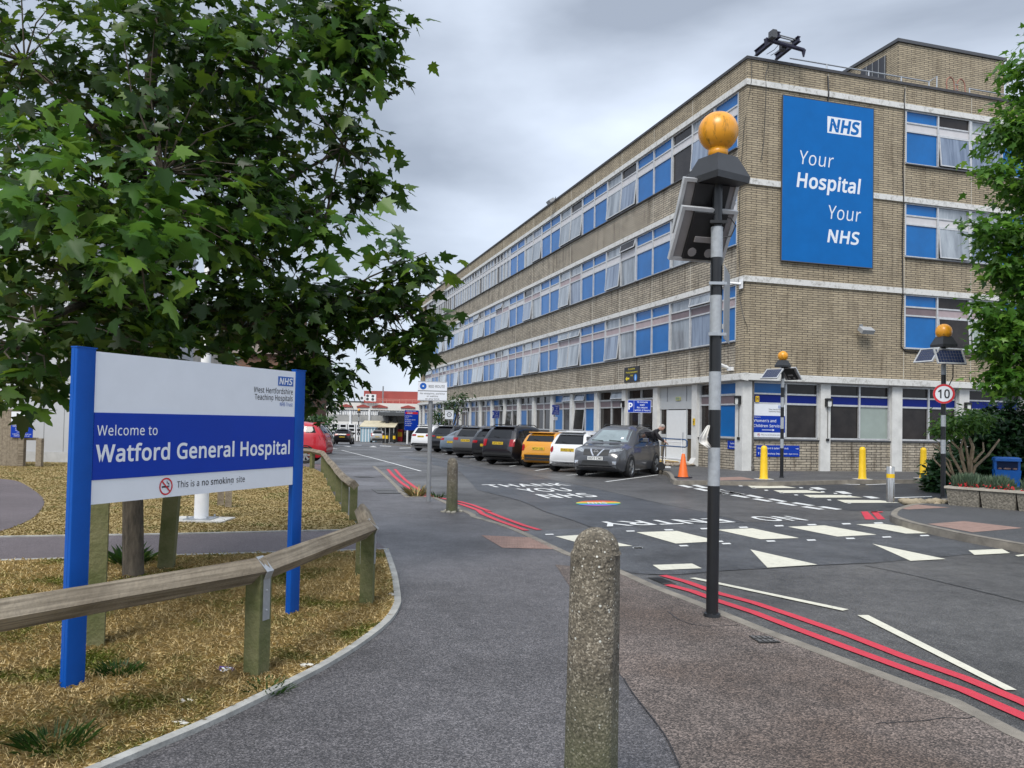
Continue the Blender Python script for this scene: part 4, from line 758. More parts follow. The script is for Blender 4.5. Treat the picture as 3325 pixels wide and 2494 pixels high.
fit(q, 'Welcome to', .02, .32, 1.955, .035, y, 0, .5); fit(q, "Women's and", .02, .99, 1.79, .10, y, 0, .8); fit(q, 'Children Services', .02, 1.30, 1.60, .10, y, 0, .8); q.box(.38, .84, y, y+.001, 1.485, 1.505, 0); q.add([(.84, y, 1.45), (.92, y, 1.495), (.84, y, 1.54)], [(0, 1, 2)], 0)
no_smoking(q, .24, 1.31, .055, y, 3, 2); fit(q, 'This is a no smoking site', .34, 1.15, 1.29, .045, y, 2, .5); q.build('lettering', SM, p)
t, p, w_ = wall_right('direction_sign', 'long blue ward and eye clinic sign low on the brick plinth', 'sign', .56, 2.43, .50, .92, -.03, BLUE); q = MB(); y = -.002
fit(q, 'Starfish Ward & Safari Day Unit', .05, 1.38, .78, .06, y, 0, 1); q.tube([(1.70, y, .80), (1.80, y, .80)], .008, 4, 0); q.add([(1.79, y, .765), (1.83, y, .80), (1.79, y, .835)], [(0, 1, 2)], 0)
fit(q, 'Ophthalmology Department', .16, 1.34, .58, .06, y, 0, 1); fit(q, '(Eye Clinic)', 1.40, 1.8, .58, .045, y, 0, .6); q.tube([(.09, y, .57), (.09, y, .63)], .008, 4, 0); q.add([(.06, y, .63), (.09, y, .665), (.12, y, .63)], [(0, 1, 2)], 0); q.box(.02, 1.85, y, y+.001, .706, .712, 4); q.build('lettering', SM, p)
def hydrant(label, tf, z0, z1, wd):
    t, p, w_ = tf; q = MB(); y = -.002; fit(q, 'H', .03, w_-.03, z0+.04, z1-z0-.08, y, 2, 2); q.build('lettering', SM, p)
hydrant('', wall_right('hydrant_sign', "yellow hydrant plate with a black H above the women's services sign", 'sign', .52, .67, 2.54, 2.76, .0, YEL, .018), 2.54, 2.76, .15)
hydrant('', wall_left('hydrant_sign', 'yellow hydrant plate with a black H on the pillar by the white door', 'sign', 3.39, 3.55, 1.62, 1.9, -.125, YEL, .02), 1.62, 1.9, .16)
# wall lamps
LENS = mk('lamp_lens', (.62, .63, .60), .3, .05)
def wall_lamp(label, loc, rz):
    t = thing('wall_lamp', label, 'lamp', loc, rz, 'bulkhead lamps on the ground floor pillars'); q = MB(); q.box(-.13, .13, -.16, -.0, .08, .17, b=.02); q.box(-.13, -.09, -.14, 0, -.14, .08); q.box(.09, .13, -.14, 0, -.14, .08); q.build('housing', BLACK, t)
    q = MB(); q.prism([(-.088, .079), (.088, .079), (.088, -.1), (.05, -.15), (-.05, -.15), (-.088, -.1)], -.13, -.02); q.build('lens', LENS, t); q = MB(); q.cyl((0, -.02, -.14), (0, -.02, -1.35), .012, n=5); q.box(-.06, .06, -.05, 0, -1.47, -1.37); q.build('cable', BLACK, t)
wall_lamp('bulkhead lamp on the white corner pillar', BW(-.10, .12, 2.58), TH-math.pi/2+.15)
wall_lamp("bulkhead lamp on the pillar right of the women's services sign", BW(3.62, -.10, 2.58), TH); wall_lamp('bulkhead lamp on the pillar beside the ten roundel beacon', BW(10.3, -.10, 2.6), TH)
for (px, py), s in (((2025, 1313), 'bulkhead lamp on the pillar left of the ten minute parking sign'), ((1632, 1325), 'bulkhead lamp beside the farthest blue parking sign'), ((1523, 1331), 'bulkhead lamp farthest along the long wall')):
    tt, zz = Fac(px, py, -.1); wall_lamp(s, BW(-.10, tt, zz), TH-math.pi/2)
t = thing('exit_lamp', 'small green and yellow exit lamp over the white door', 'lamp', BW(.0, 5.1, 2.75), TH-math.pi/2); q = MB(); q.box(-.2, .2, 0, .05, -.08, .08, b=.02); q.build('housing', mk('exit_yellow', (.5, .5, .22), .4), t); q = MB(); q.box(-.17, .17, -.004, 0, -.05, .05); q.build('lens', mk('exit_green', (.22, .3, .2), .4), t)
# floodlights and cameras
def flood(label, loc, rz, s=1):
    t = thing('floodlight', label, 'lamp', loc, rz); q = MB(); M_ = Matrix.Rotation(R(35), 4, 'X'); q.box(-.28*s, .28*s, -.5*s, -.2*s, -.05*s, .12*s, 0, M_); q.build('housing', mk('flood_grey', (.33, .34, .35), .5, .1), t)
    q = MB(); q.box(-.25*s, .25*s, -.48*s, -.22*s, -.06*s, -.051*s, 0, M_); q.build('lens', LENS, t); q = MB(); q.cyl((0, 0, 0), (0, -.25*s, -.1*s), .03*s); q.box(-.08*s, .08*s, -.01, .0, -.1*s, .1*s); q.build('bracket', GREYP, t)
flood('grey floodlight halfway up the plain brick end wall', BW(5.2, -.01, 5.6), TH)
tt, zz = Fac(1806, 660); flood('dark floodlight on the roof edge midway along', BW(-.05, tt, 15.58), TH-math.pi/2, 1.1)
tt, zz = Fac(1453, 914); flood('dark floodlight on the roof edge near the far end', BW(-.05, tt, 15.58), TH-math.pi/2, 1.4)
t = thing('security_camera', 'white twin security camera on the brick band near the corner', 'camera', BW(-.01, .9, 3.85), TH-math.pi/2); q = MB(); q.box(-.06, .22, -.12, 0, -.12, .02); q.build('mounting_box', WHITE, t); q = MB(); q.cyl((0, -.12, 0), (0, -.42, .1), .055, .055, 12); q.build('camera_body', WHITE, t); q = MB(); q.cyl((-.1, -.1, .05), (-.42, -.3, .08), .05, .05, 12); q.build('camera_body', WHITE, t)
t = thing('bracket_arm', 'white bracket arm reaching out from the building corner at second floor', 'bracket', BW(-.08, .12, 6.95), TH-math.pi/2); q = MB(); q.box(-.12, .12, -.02, .0, -.18, .18); q.build('wall_plate', WHITE, t); q = MB(); q.cyl((0, -.02, 0), (-.55, -.75, .12), .045, .03); q.build('arm', WHITE, t)
# --- roof rig, guard rails, hoops, mast
NAVY = mk('navy_steel', (.018, .017, .04), .45, .2, 6)
def roofpt(px, py, yl):      # point in the vertical plane yl behind the end wall
    r = ray(px, py); o = Vector((0, 0, CAMZ)); t = (COR+DL*yl-o).dot(DL)/r.dot(DL); p = o+r*t; return Vector(((p-COR).dot(DR), yl, p.z))
zR8 = lambda x, y: (2250+.22604*x, 60+.22604*y)
t = thing('roof_cradle_rig', 'navy steel cradle beams leaning out over the roof corner', 'rig', COR, TH); 
def beam(mb, a, c, w_, h):
    a, c = Vector(a), Vector(c); dv = (c-a); u = dv.cross(Vector((0, 0, 1))).normalized(); v = u.cross(dv).normalized()
    for s0, s1, e0, e1 in ((-w_/2, w_/2, -h/2, -h/2+.03), (-w_/2, w_/2, h/2-.03, h/2), (-.015, .015, -h/2+.03, h/2-.03)):
        vs = [p+u*s+v*e for p in (a, c) for s, e in ((s0, e0), (s1, e0), (s1, e1), (s0, e1))]; mb.add(vs, [(0, 1, 2, 3), (7, 6, 5, 4), (0, 4, 5, 1), (1, 5, 6, 2), (2, 6, 7, 3), (3, 7, 4, 0)])
a1, a2 = roofpt(*zR8(900, 505), .6), roofpt(*zR8(1245, 225), -.7); c1, c2 = roofpt(*zR8(1190, 560), .6), roofpt(*zR8(1530, 290), -.7)
for a_, c_ in ((a1, a2), (c1, c2)): q = MB(); beam(q, a_, c_, .14, .22); q.build('beam', NAVY, t)
q = MB(); e0, e1 = roofpt(*zR8(1050, 300), -.5), roofpt(*zR8(1590, 455), -.5); q.cyl(e0, e1, .075, n=12)
for e in (e0, e1): q.cyl(e, e+Vector((0, 0, -.26)), .09, .03)
q.build('roller', NAVY, t); q = MB()
for (ax, ay), (bx, by) in (((1190, 225), (1470, 300)), ((1250, 270), (1440, 320))): q.cyl(roofpt(*zR8(ax, ay), -.62), roofpt(*zR8(bx, by), -.62), .025, n=6)
p0, p1 = roofpt(*zR8(1205, 310), -.45), roofpt(*zR8(1420, 355), -.45); q.box(p0.x, p1.x, -.47, -.43, min(p0.z, p1.z)-.12, max(p0.z, p1.z)); q.build('cross_bar', GREYP, t)
q = MB(); g = roofpt(*zR8(1150, 235), -.72); q.box(g.x-.12, g.x+.1, -.85, -.6, g.z-.15, g.z+.15, b=.03); g = roofpt(*zR8(1290, 410), -.3); q.box(g.x-.09, g.x+.09, -.4, -.2, g.z-.15, g.z+.1); q.build('winch', DGREY, t)
q = MB()
for (ax, ay), (bx, by), (cx, cy) in (((1225, 385), (1170, 450), (1060, 515)), ((1250, 440), (1190, 490), (1120, 530))): q.tube([roofpt(*zR8(ax, ay), -.3), roofpt(*zR8(bx, by), .1), roofpt(*zR8(cx, cy), .5)], .012, 5)
q.build('cable', BLACK, t)
t = thing('guard_rail', 'grey tubular guard rail along the roof edge', 'railing', COR, TH); q = MB(); q.cyl((2.2, .5, 16.02), (8.9, .5, 16.02), .028, n=6); q.tube([(8.9, .5, 16.02), (9.3, .5, 16.32), (9.3, .5, 15.3)], .028, 6); q.cyl((11, .5, 16.02), (24, .5, 16.02), .028, n=6); q.build('rail', STEEL, t)
q = MB()
for x in (3.9, 5.9, 7.5, 8.9, 11, 13, 15, 17, 19): q.cyl((x, .5, 15.3), (x, .5, 16.05), .03, n=6)
q.build('upright', STEEL, t)
t = thing('ladder_hoops', 'rusty red hooped ladder handrails on the roof edge', 'ladder', COR, TH)
for x in (9.75, 10.3): q = MB(); q.tube([(x-.2, .2, 15.5)]+[(x-.2*math.cos(a), .25, 15.95+.28*math.sin(a)) for a in np.linspace(.1, 3.04, 8)]+[(x+.2, .2, 15.5)], .03, 6); q.build('hoop', mk('rusty_red_tube', (.26, .12, .08), .6, .3, 8), t)
q = MB()
for i in range(3): q.cyl((9.95, .22, 15.55+.2*i), (10.1, .22, 15.55+.2*i), .02, n=6)
q.build('rung', STEEL, t)
tt, zz = Fac(1380, 950); t = thing('antenna_mast', 'pale mobile phone antennas at the far end of the roof', 'antenna', BW(.6, 64.5, 15.3), TH)
for x, z in ((0, 3.6), (.7, 2.6), (1.5, 2.2)):
    q = MB(); q.cyl((x, 0, 0), (x, 0, z), .05); q.build('mast', STEEL, t); q = MB(); q.box(x-.17, x+.17, -.2, -.08, z-1.5, z, b=.04); q.build('antenna', WHITE, t)
# ================================================================ TIMBER RAILS, STAKES, LEFT-HAND BUILDINGS
WOOD = mk('weathered_timber', (.13, .105, .075), .85, 0, 4, .5, 25, col2=(.30, .255, .19), stretch=(3, 3, 3)); WOODG = mk('algae_timber', (.065, .08, .02), .9, 0, 3, .5, 30, col2=(.175, .165, .085))
def grain(m):
    N, L, b = nodes_of(m)
    w_ = N.new('ShaderNodeTexNoise'); mp = N.new('ShaderNodeMapping'); mp.inputs['Scale'].default_value = (1.2, 40, 40); g = N.new('ShaderNodeTexCoord'); w_.inputs['Scale'].default_value = 1.5; w_.inputs['Detail'].default_value = 5
    L.new(g.outputs['Object'], mp.inputs[0]); L.new(mp.outputs[0], w_.inputs['Vector'])
    old = b.inputs['Base Color'].links[0].from_socket; x = N.new('ShaderNodeMix'); x.data_type = 'RGBA'; x.blend_type = 'MULTIPLY'; x.inputs[0].default_value = .8
    r = N.new('ShaderNodeValToRGB'); r.color_ramp.elements[0].position = .32; r.color_ramp.elements[0].color = (.35, .33, .3, 1); r.color_ramp.elements[1].position = .6; L.new(w_.outputs['Fac'], r.inputs[0])
    L.new(old, x.inputs[6]); L.new(r.outputs[0], x.inputs[7]); L.new(x.outputs[2], b.inputs['Base Color'])
RAILW = mk('rail_timber', (.16, .13, .092), .85, 0, 2.5, .4, 30, col2=(.30, .255, .19)); grain(RAILW)
def knee_rail(label, pts, zr, hw=.075, strap=()):
    """pts: post feet; zr: rail centre height; a square rail laid on its edge over short posts"""
    t = thing('knee_rail_fence', label, 'fence', pts[0]); o = pts[0]
    for k, p in enumerate(pts):
        dv = (pts[min(k+1, len(pts)-1)]-pts[max(k-1, 0)]); a = math.atan2(dv.y, dv.x); q = MB(); z = zr-hw*.9
        q.box(-.055, .055, -.055, .055, -.25, z, b=0); q.add([(-.055, -.055, z), (.055, -.055, z), (.055, .055, z), (-.055, .055, z), (-.055, -.055, z+.06), (.055, -.055, z+.06), (.055, .055, z+.06), (-.055, .055, z+.06), (-.055, 0, z), (.055, 0, z)], [(0, 1, 5, 4), (2, 3, 7, 6), (4, 5, 9, 8), (6, 7, 8, 9), (0, 4, 8), (3, 8, 7), (1, 9, 5), (2, 6, 9)])
        p_ = q.build('post', WOODG, t, loc=p-o); p_.rotation_euler = (0, 0, a)
    for k in range(len(pts)-1):
        d = pts[k+1]-pts[k]; ln = Vector((d.x, d.y, 0)).length; q = MB(); n = 7; vs = []; rr = random.Random(k)
        for i in range(n):
            x = -.03+(ln+.06)*i/(n-1); w_ = hw*(1+rr.uniform(-.03, .03)); c = .02*w_/hw
            vs += [(x, 0, w_), (x, -c, w_-c*.4), (x, -w_, 0), (x, 0, -w_), (x, w_, 0), (x, c, w_-c*.4)]
        fs = [(i*6+j, (i+1)*6+j, (i+1)*6+(j+1) % 6, i*6+(j+1) % 6) for i in range(n-1) for j in range(6)]+[tuple(range(5, -1, -1)), tuple(range((n-1)*6, n*6))]
        q.add(vs, [f[::-1] for f in fs]); r_ = q.build('rail', RAILW, t, loc=pts[k]-o+Vector((0, 0, zr))); r_.rotation_euler = (0, -math.atan2(d.z, ln), math.atan2(d.y, d.x))
    for k in strap:
        p = pts[k]; dv = pts[min(k+1, len(pts)-1)]-pts[max(k-1, 0)]; q = MB(); h = hw+.004
        path = [(-.058, zr-.3), (-.058, zr-.0-.05), (-h, zr), (0, zr+h), (h, zr), (.058, zr-.05), (.058, zr-.3)]
        vs = []; 
        for y, z in path: vs += [(-.032, y, z), (.032, y, z)]
        q.add(vs, [(2*i, 2*i+1, 2*i+3, 2*i+2) for i in range(6)]); s_ = q.build('strap', STEEL, t, loc=p-o); s_.rotation_euler = (0, 0, math.atan2(dv.y, dv.x)); md = s_.modifiers.new('t', 'SOLIDIFY'); md.thickness = .004; md.offset = 1
        q = MB(); 
        for s in (-1, 1):
            for z in (zr-.12, zr-.24): q.ball((0, s*.064, z), .008, 6)
        q.build('bolt', STEEL, s_)
    return t
def at_z(px, py, z): r = ray(px, py); t = (z-CAMZ)/r.z; return Vector((r.x*t, r.y*t, 0))
p1, p2 = P(832, 2198), P(1191, 1964); p0 = at_z(-15, 2012, .64); p0 = p1+(p0-p1)*1.35; p3 = at_z(1177, 1640, .72)
knee_rail('weathered timber knee rail passing in front of the blue sign posts', [p0, p1, p2, p3], .655, .078, (1, 2))
f2p = PP([(1146, 1692), (1119, 1664), (1098, 1630), (1082, 1596), (1070, 1579), (1058, 1553), (1048, 1535), (1013, 1523)]); f2p.append(f2p[-1]+Vector((-2.6, .4, 0))); 
knee_rail('timber knee rail curving away beside the pavement towards the red car', f2p, .56, .08)
def stake(label, foot, top_dx, h, w_, rz, m=WOODG, g='timber tree stakes behind the sign'):
    t = tag(MB().add([(sx*w_+dx, sy*w_, z) for z, dx in ((-.2, 0), (h, top_dx), (h+.02, top_dx)) for sx, sy in ((-1, -1), (1, -1), (1, 1), (-1, 1))], [(0, 1, 5, 4), (1, 2, 6, 5), (2, 3, 7, 6), (3, 0, 4, 7), (4, 5, 9, 8), (5, 6, 10, 9), (6, 7, 11, 10), (7, 4, 8, 11), (8, 9, 10, 11)]).build('tree_stake', m, None, loc=foot), label, 'stake', g); t.rotation_euler = (0, 0, rz); return t
stake('mossy tree stake close behind the left sign post', P(305, 2102), 0, 1.45, .065, .4); stake('leaning dark tree stake right of the tree trunk', P(536, 1849), .07, 1.3, .075, .2)
for px, py, s in ((716, 1643, 'short weathered post left of a pair standing on the far grass'), (741, 1650, 'short weathered post right of a pair standing on the far grass')): stake(s, P(px, py), 0, .55, .055, .3, WOOD, 'short posts on the far grass')
# white lamp column with a pale footing slab
l = P(653, 1692); t = thing('lamp_column', 'white lamp column on a pale concrete slab in the far grass', 'lamp post', l); q = MB(); q.lathe([(.105, .02), (.10, 1.6), (.075, 1.7), (.06, 6.4)], 16); q.build('column', WHITE, t, 40)
q = MB(); q.box(-.42, .42, -.3, .3, -.1, .035); q.build('footing', CONC, t); q = MB(); q.box(-.2, .2, -.2, .2, .035, .05)
for sx in (-.15, .15): q.cyl((sx, -.15, .05), (sx, -.15, .09), .015, n=6); q.cyl((sx, .15, .05), (sx, .15, .09), .015, n=6)
q.build('base_plate', STEEL, t); q = MB(); q.box(-.1, .5, -.1, .1, 6.38, 6.5, b=.03); q.build('lantern', GREYP, t)
# timber screen and its smoking notice
l = P(-260, 1509); rgt = P(118, 1510); t = thing('timber_screen', 'tall weathered board fence panel in front of the white clad building', 'fence', l); W_ = rgt.x-l.x; q = MB(); rr = random.Random(2); x = 0
while x < W_-.02: w_ = .15; q.box(x, min(x+w_-.004, W_), 0, .022+rr.uniform(0, .004), 0, 1.66+rr.uniform(-.004, .004)); x += w_
q.build('board', WOOD, t); q = MB(); q.box(-.1, W_+.14, -.03, .06, 1.666, 1.70); q.build('capping', WOOD, t); q = MB(); q.box(W_+.001, W_+.16, -.04, .1, -.1, 1.665); q.build('post', RAILW, t); 
q = MB(); q.box(W_+.16, W_+.5, .05, .12, .78, .86); q.box(W_+.5, W_+.66, .0, .14, -.1, .84); q.build('return_post', WOOD, t)
d = l.y-.05; c = Dp(35, 1420, d); e_ = Dp(110, 1338, d); t = thing('smoking_notice', 'white and blue no smoking notice screwed to the board fence', 'sign', c+Vector((0, 0, -c.z))); pn_ = panel(t, 'sign_panel', 0, e_.x-c.x, c.z, e_.z, SIGNW); q = MB(); w_ = e_.x-c.x; h = e_.z-c.z; y = -.014
q.box(0, w_, y, y+.001, c.z, c.z+.47*h, 1); no_smoking(q, w_/2, c.z+.7*h, .18*w_, y, 3, 2)
for i, s in enumerate(('Please do not smoke within', 'our hospital grounds', 'We are a completely', 'smoke free site', 'Creating a safer, cleaner and', 'healthier hospital for all')): hw = (.42, .3, .3, .22, .42, .35)[i]*w_; fit(q, s, w_/2-hw, w_/2+hw, c.z+(.415-.07*i-(.01*(i//2)))*h, .035*h, y-.002, 0, .8)
fit(q, 'NHS', w_*.82, w_*.96, c.z+.93*h, .03*h, y, 4, 1); q.build('lettering', SM, pn_)
# white clad building
CLAD = mk('white_cladding', (.44, .455, .48), .5, .05, 1.5, spec=.4); yb = 26.6
xr = Dp(272, 1300, yb).x; t = thing('clad_building', 'plain white panel clad building behind the maple tree', 'building', (xr, yb, 0)); q = MB(); q.box(-34, 0, 0, 9, .35, 8.6); q.build('wall', CLAD, t); q = MB(); q.box(-34, .02, -.03, 8.9, -.4, .35); q.build('plinth', mk('plinth_grey', (.42, .43, .44), .8, .1), t)
q = MB()
for i in range(40): q.box(-.62-i*.64, -.60-i*.64, -.004, -.0005, .36, 8.6)
q.box(-34, 0, -.005, -.001, 2.98, 3.01); q.box(-34, 0, -.005, -.001, 6.0, 6.03); q.build('panel_joint', GREYP, t); q = MB(); q.box(-34, .08, -.08, 9.1, 8.6, 8.8); q.build('parapet', WHITE, t)
# low block with red window frames
RF = mk('red_frame_paint', (.30, .03, .045), .5, .1); RENDER = mk('stained_render', (.46, .43, .38), .85, .2, 2.5)
x0, x1 = Dp(255, 1000, 33).x, Dp(520, 1000, 33).x; t = thing('red_window_block', 'pale two storey block with dark red window frames behind the tree trunk', 'building', (x0, 33, 0)); q = MB(); q.box(0, x1-x0, 0, 8, -.5, 6.0); q.build('wall', RENDER, t)
for x in (.35, 1.05, 2.1):
    q = MB(); q.box(x, x+.6, -.05, -.001, 3.2, 4.9); w_ = q.build('window', RF, t); q = MB(); q.box(x+.08, x+.52, -.06, -.05, 3.28, 4.05); q.box(x+.08, x+.52, -.06, -.05, 4.12, 4.82); q.build('pane', GLD, w_)
q = MB(); q.box(-.1, x1-x0+.1, -.1, 8.1, 6.0, 6.15); q.build('roof', DGREY, t); q = MB(); q.cyl((1.8, -.08, 0), (1.8, -.08, 6), .05); q.build('rainwater_pipe', mk('rust_pipe', (.28, .13, .06), .9, .4, 6), t)
# ================================================================ LEAVES
def half_leaf(kind):
    if kind == 'maple': return [(0, 0), (.10, -.05), (.24, -.10), (.25, .04), (.46, .10), (.36, .22), (.55, .46), (.36, .42), (.24, .40), (.22, .60), (.12, .66), (.09, .84), (0, 1.0)]
    if kind == 'star': return [(0, 0), (.26, -.04), (.20, .14), (.5, .38), (.2, .42), (.12, .68), (0, 1.0)]
    return [(0, 0), (.18, .25), (.2, .5), (0, 1.0)]
def np_mesh(name, V, k, m, parent=None, loc=None):
    """V: (faces*k, 3) corner positions already in face order (no sharing between islands needed)"""
    me = bpy.data.meshes.new(name); V = np.asarray(V, np.float32).reshape(-1, 3); n = len(V); nf = n//k
    me.vertices.add(n); me.vertices.foreach_set('co', V.ravel()); me.loops.add(n); me.loops.foreach_set('vertex_index', np.arange(n, dtype=np.int32))
    me.polygons.add(nf); me.polygons.foreach_set('loop_start', np.arange(nf, dtype=np.int32)*k); me.polygons.foreach_set('loop_total', np.full(nf, k, np.int32)); me.update(calc_edges=True); me.materials.append(m); return link(name, me, parent, loc)
def nrm(a): return a/np.maximum(np.linalg.norm(a, axis=-1, keepdims=True), 1e-6)
def leaves(name, pos, nor, tip, size, kind, m, parent=None):
    h = half_leaf(kind); H = len(h); sh = np.array([(x, y, -.22*abs(x)-.12*y*y) for x, y in h]+[(-x, y, -.22*abs(x)-.12*y*y) for x, y in h[1:-1]], np.float64)   # shared outline
    idxR = list(range(H)); idxL = [0]+[H+i for i in range(H-2)]+[H-1]; idxL = idxL[::-1]
    n = nrm(nor); t = nrm(tip-n*np.sum(tip*n, -1, keepdims=True)); s = np.cross(t, n); K = len(sh)
    V = pos[:, None, :]+size[:, None, None]*(sh[None, :, 0:1]*s[:, None, :]+sh[None, :, 1:2]*t[:, None, :]+sh[None, :, 2:3]*n[:, None, :])
    nl = len(pos); me = bpy.data.meshes.new(name); V = V.reshape(-1, 3).astype(np.float32); me.vertices.add(len(V)); me.vertices.foreach_set('co', V.ravel())
    ix = (np.array(idxR+idxL)[None, :]+np.arange(nl)[:, None]*K).astype(np.int32).ravel(); me.loops.add(len(ix)); me.loops.foreach_set('vertex_index', ix)
    me.polygons.add(nl*2); me.polygons.foreach_set('loop_start', np.arange(nl*2, dtype=np.int32)*H); me.polygons.foreach_set('loop_total', np.full(nl*2, H, np.int32)); me.update(calc_edges=True); me.materials.append(m); return link(name, me, parent)
def rvec(n): return nrm(RNG.normal(size=(n, 3)))
def blob_leaves(blobs, per, size, spread, shell=.45, droop=.5):
    """blobs: (centre, radii, clusters) -> leaf positions in clusters set through each blob, thicker towards its skin"""
    Ps, Ns, Ts, Ss, tw = [], [], [], [], []
    for c, r, n in blobs:
        d = rvec(n); rad = (RNG.random(n)**shell)[:, None]; cc = np.array(c)+d*rad*np.array(r); tw.append(cc)
        c2 = np.repeat(cc, per, 0); d2 = np.repeat(d, per, 0); N_ = len(c2)
        Ps.append(c2+RNG.normal(size=(N_, 3))*spread*np.array([1, 1, .6])); up = np.array([0, 0, 1.])
        Ns.append(up*.75+d2*.45+RNG.normal(size=(N_, 3))*.42); Ts.append(d2*.7-up*droop+RNG.normal(size=(N_, 3))*.6); Ss.append(size*(.55+.8*RNG.random(N_)))
    return [np.concatenate(a) for a in (Ps, Ns, Ts, Ss)]+[np.concatenate(tw)]
BARK = mk('maple_bark', (.045, .038, .030), .95, 0, 5, .7, 30, col2=(.15, .125, .095), stretch=(6, 6, 1.2))
MAPLE = leaf_mat('maple_leaf', (.013, .038, .006), (.028, .072, .009), (.095, .17, .015), .40); MAPLE2 = leaf_mat('fresh_maple_leaf', (.028, .085, .012), (.055, .14, .018), (.12, .22, .025), .4)
tb = P(432, 1876); T = lambda px, py, d: np.array(Dp(px, py, d))-np.array(tb)
mt = thing('maple_tree', 'big dark green maple tree with a slim trunk behind the welcome sign', 'tree', tb)
B = [(T(300, 330, 7.9), (2.0, 1.9, 1.25), 205), (T(750, 260, 8.2), (1.22, 1.4, 1.0), 135), (T(850, 620, 8.1), (.78, 1.1, .72), 72), (T(560, 760, 7.6), (1.35, 1.4, .85), 120), (T(170, 800, 7.2), (1.1, 1.2, .8), 85), (T(1040, 1010, 8.4), (.76, .8, .38), 72), (T(760, 1040, 8.0), (.9, 1.0, .5), 72), (T(330, 1040, 7.0), (.9, .9, .34), 48), (T(60, 1110, 6.0), (.6, .55, .42), 24), (T(1010, 1215, 8.3), (.42, .4, .26), 30), (T(1190, 150, 8.4), (.38, .5, .48), 40), (T(1120, 60, 8.4), (.6, .6, .4), 40), (T(550, -350, 8.2), (2.2, 2.0, 1.1), 60), (T(0, -150, 8), (1.7, 1.7, 1.2), 32),
     (T(1190, 620, 8.3), (.24, .2, .08), 8), (T(1150, 450, 8.2), (.2, .25, .15), 8), (T(1330, 870, 8.5), (.22, .2, .09), 9), (T(1275, 960, 8.4), (.3, .3, .14), 16), (T(1385, 1040, 8.5), (.16, .2, .12), 8), (T(1330, 1130, 8.4), (.22, .25, .15), 14), (T(1170, 580, 8.2), (.16, .2, .1), 5), (T(900, 1270, 8.2), (.3, .3, .12), 10), (T(60, 1260, 5.6), (.16, .2, .08), 5), (T(460, 1130, 6.6), (.5, .4, .12), 14), (T(1000, 1310, 8.3), (.12, .15, .06), 3)]
p_, n_, t_, s_, tw = blob_leaves(B, 9, .142, .135)
leaves('crown', p_, n_, t_, s_, 'maple', MAPLE, mt)
B2 = [(T(120, 640, 5.6), (.55, .5, .35), 14), (T(420, 820, 5.9), (.5, .5, .4), 14), (T(480, 560, 6.2), (.3, .3, .2), 5), (T(230, 420, 6.0), (.5, .4, .2), 6), (T(640, 700, 6.6), (.5, .4, .4), 10), (T(1290, 820, 8.3), (.18, .2, .1), 4), (T(1060, 760, 7.8), (.5, .4, .3), 9), (T(1130, 180, 8.0), (.35, .3, .35), 12), (T(860, 180, 7.2), (.7, .5, .4), 8)]
for b_ in B2: p_, n_, t_, s_, _ = blob_leaves([b_], 7, .165, .14); leaves('foliage', p_, n_, t_, s_, 'maple', MAPLE2, mt)
q = MB(); v = lambda px, py, d=8.14: tuple(T(px, py, d))
q.tube([(0, 0, -.1), (0, 0, .05), v(431, 1500), v(433, 1130), v(436, 800), v(455, 520), v(505, 150), v(560, -100), v(620, -500)], [.12, .10, .092, .09, .085, .07, .06, .05, .02], 12); q.build('trunk', BARK, mt, True)
q = MB()
limbs = [(v(433, 980), v(700, 700, 8.3), v(900, 600, 8.3), v(1120, 480, 8.2)), (v(434, 900), v(650, 1000, 8.0), v(900, 1010, 8.3), v(1200, 960, 8.4)), (v(433, 1050), v(620, 1020, 7.9), v(800, 1090, 8.1), v(1010, 1200, 8.3)), (v(440, 700), v(300, 650, 7.4), v(160, 640, 6.6), v(60, 620, 6)), (v(434, 960), v(280, 980, 7.3), v(120, 1050, 6.3), v(40, 1120, 5.8)), (v(480, 330), v(650, 250, 8.2), v(850, 220, 8.2), v(1180, 120, 8.4)), (v(450, 560), v(300, 420, 8), v(200, 300, 8), v(80, 200, 8)), (v(520, 80), v(560, -60, 8), v(650, -200, 8), v(800, -300, 8)), (v(470, 420), v(530, 560, 7.2), v(480, 650, 6.6), v(430, 800, 6))]
for l_ in limbs: q.tube(l_, [.05, .036, .024, .01], 7)
rr = random.Random(9)
for c in tw[::3]:
    c = Vector(c); best = min((Vector(p) for l_ in limbs for p in l_), key=lambda p: (p-c).length)
    if (best-c).length < 1.6: q.tube([best, (best+c)/2+Vector((rr.uniform(-.1, .1), rr.uniform(-.1, .1), .06)), c], [.011, .007, .003], 4, 0, False)
for a_, b_, c_ in ((v(960, 800, 8.2), v(1060, 640, 8.2), v(1185, 590, 8.3)), (v(1040, 780, 8.2), v(1090, 560, 8.2), v(1130, 380, 8.2)), (v(1040, 1000, 8.4), v(1200, 900, 8.4), v(1385, 820, 8.5)), (v(1160, 1060, 8.4), v(1290, 990, 8.4), v(1390, 1020, 8.5))): q.tube([a_, b_, c_], [.016, .010, .004], 5)
q.build('branch', BARK, mt, True)
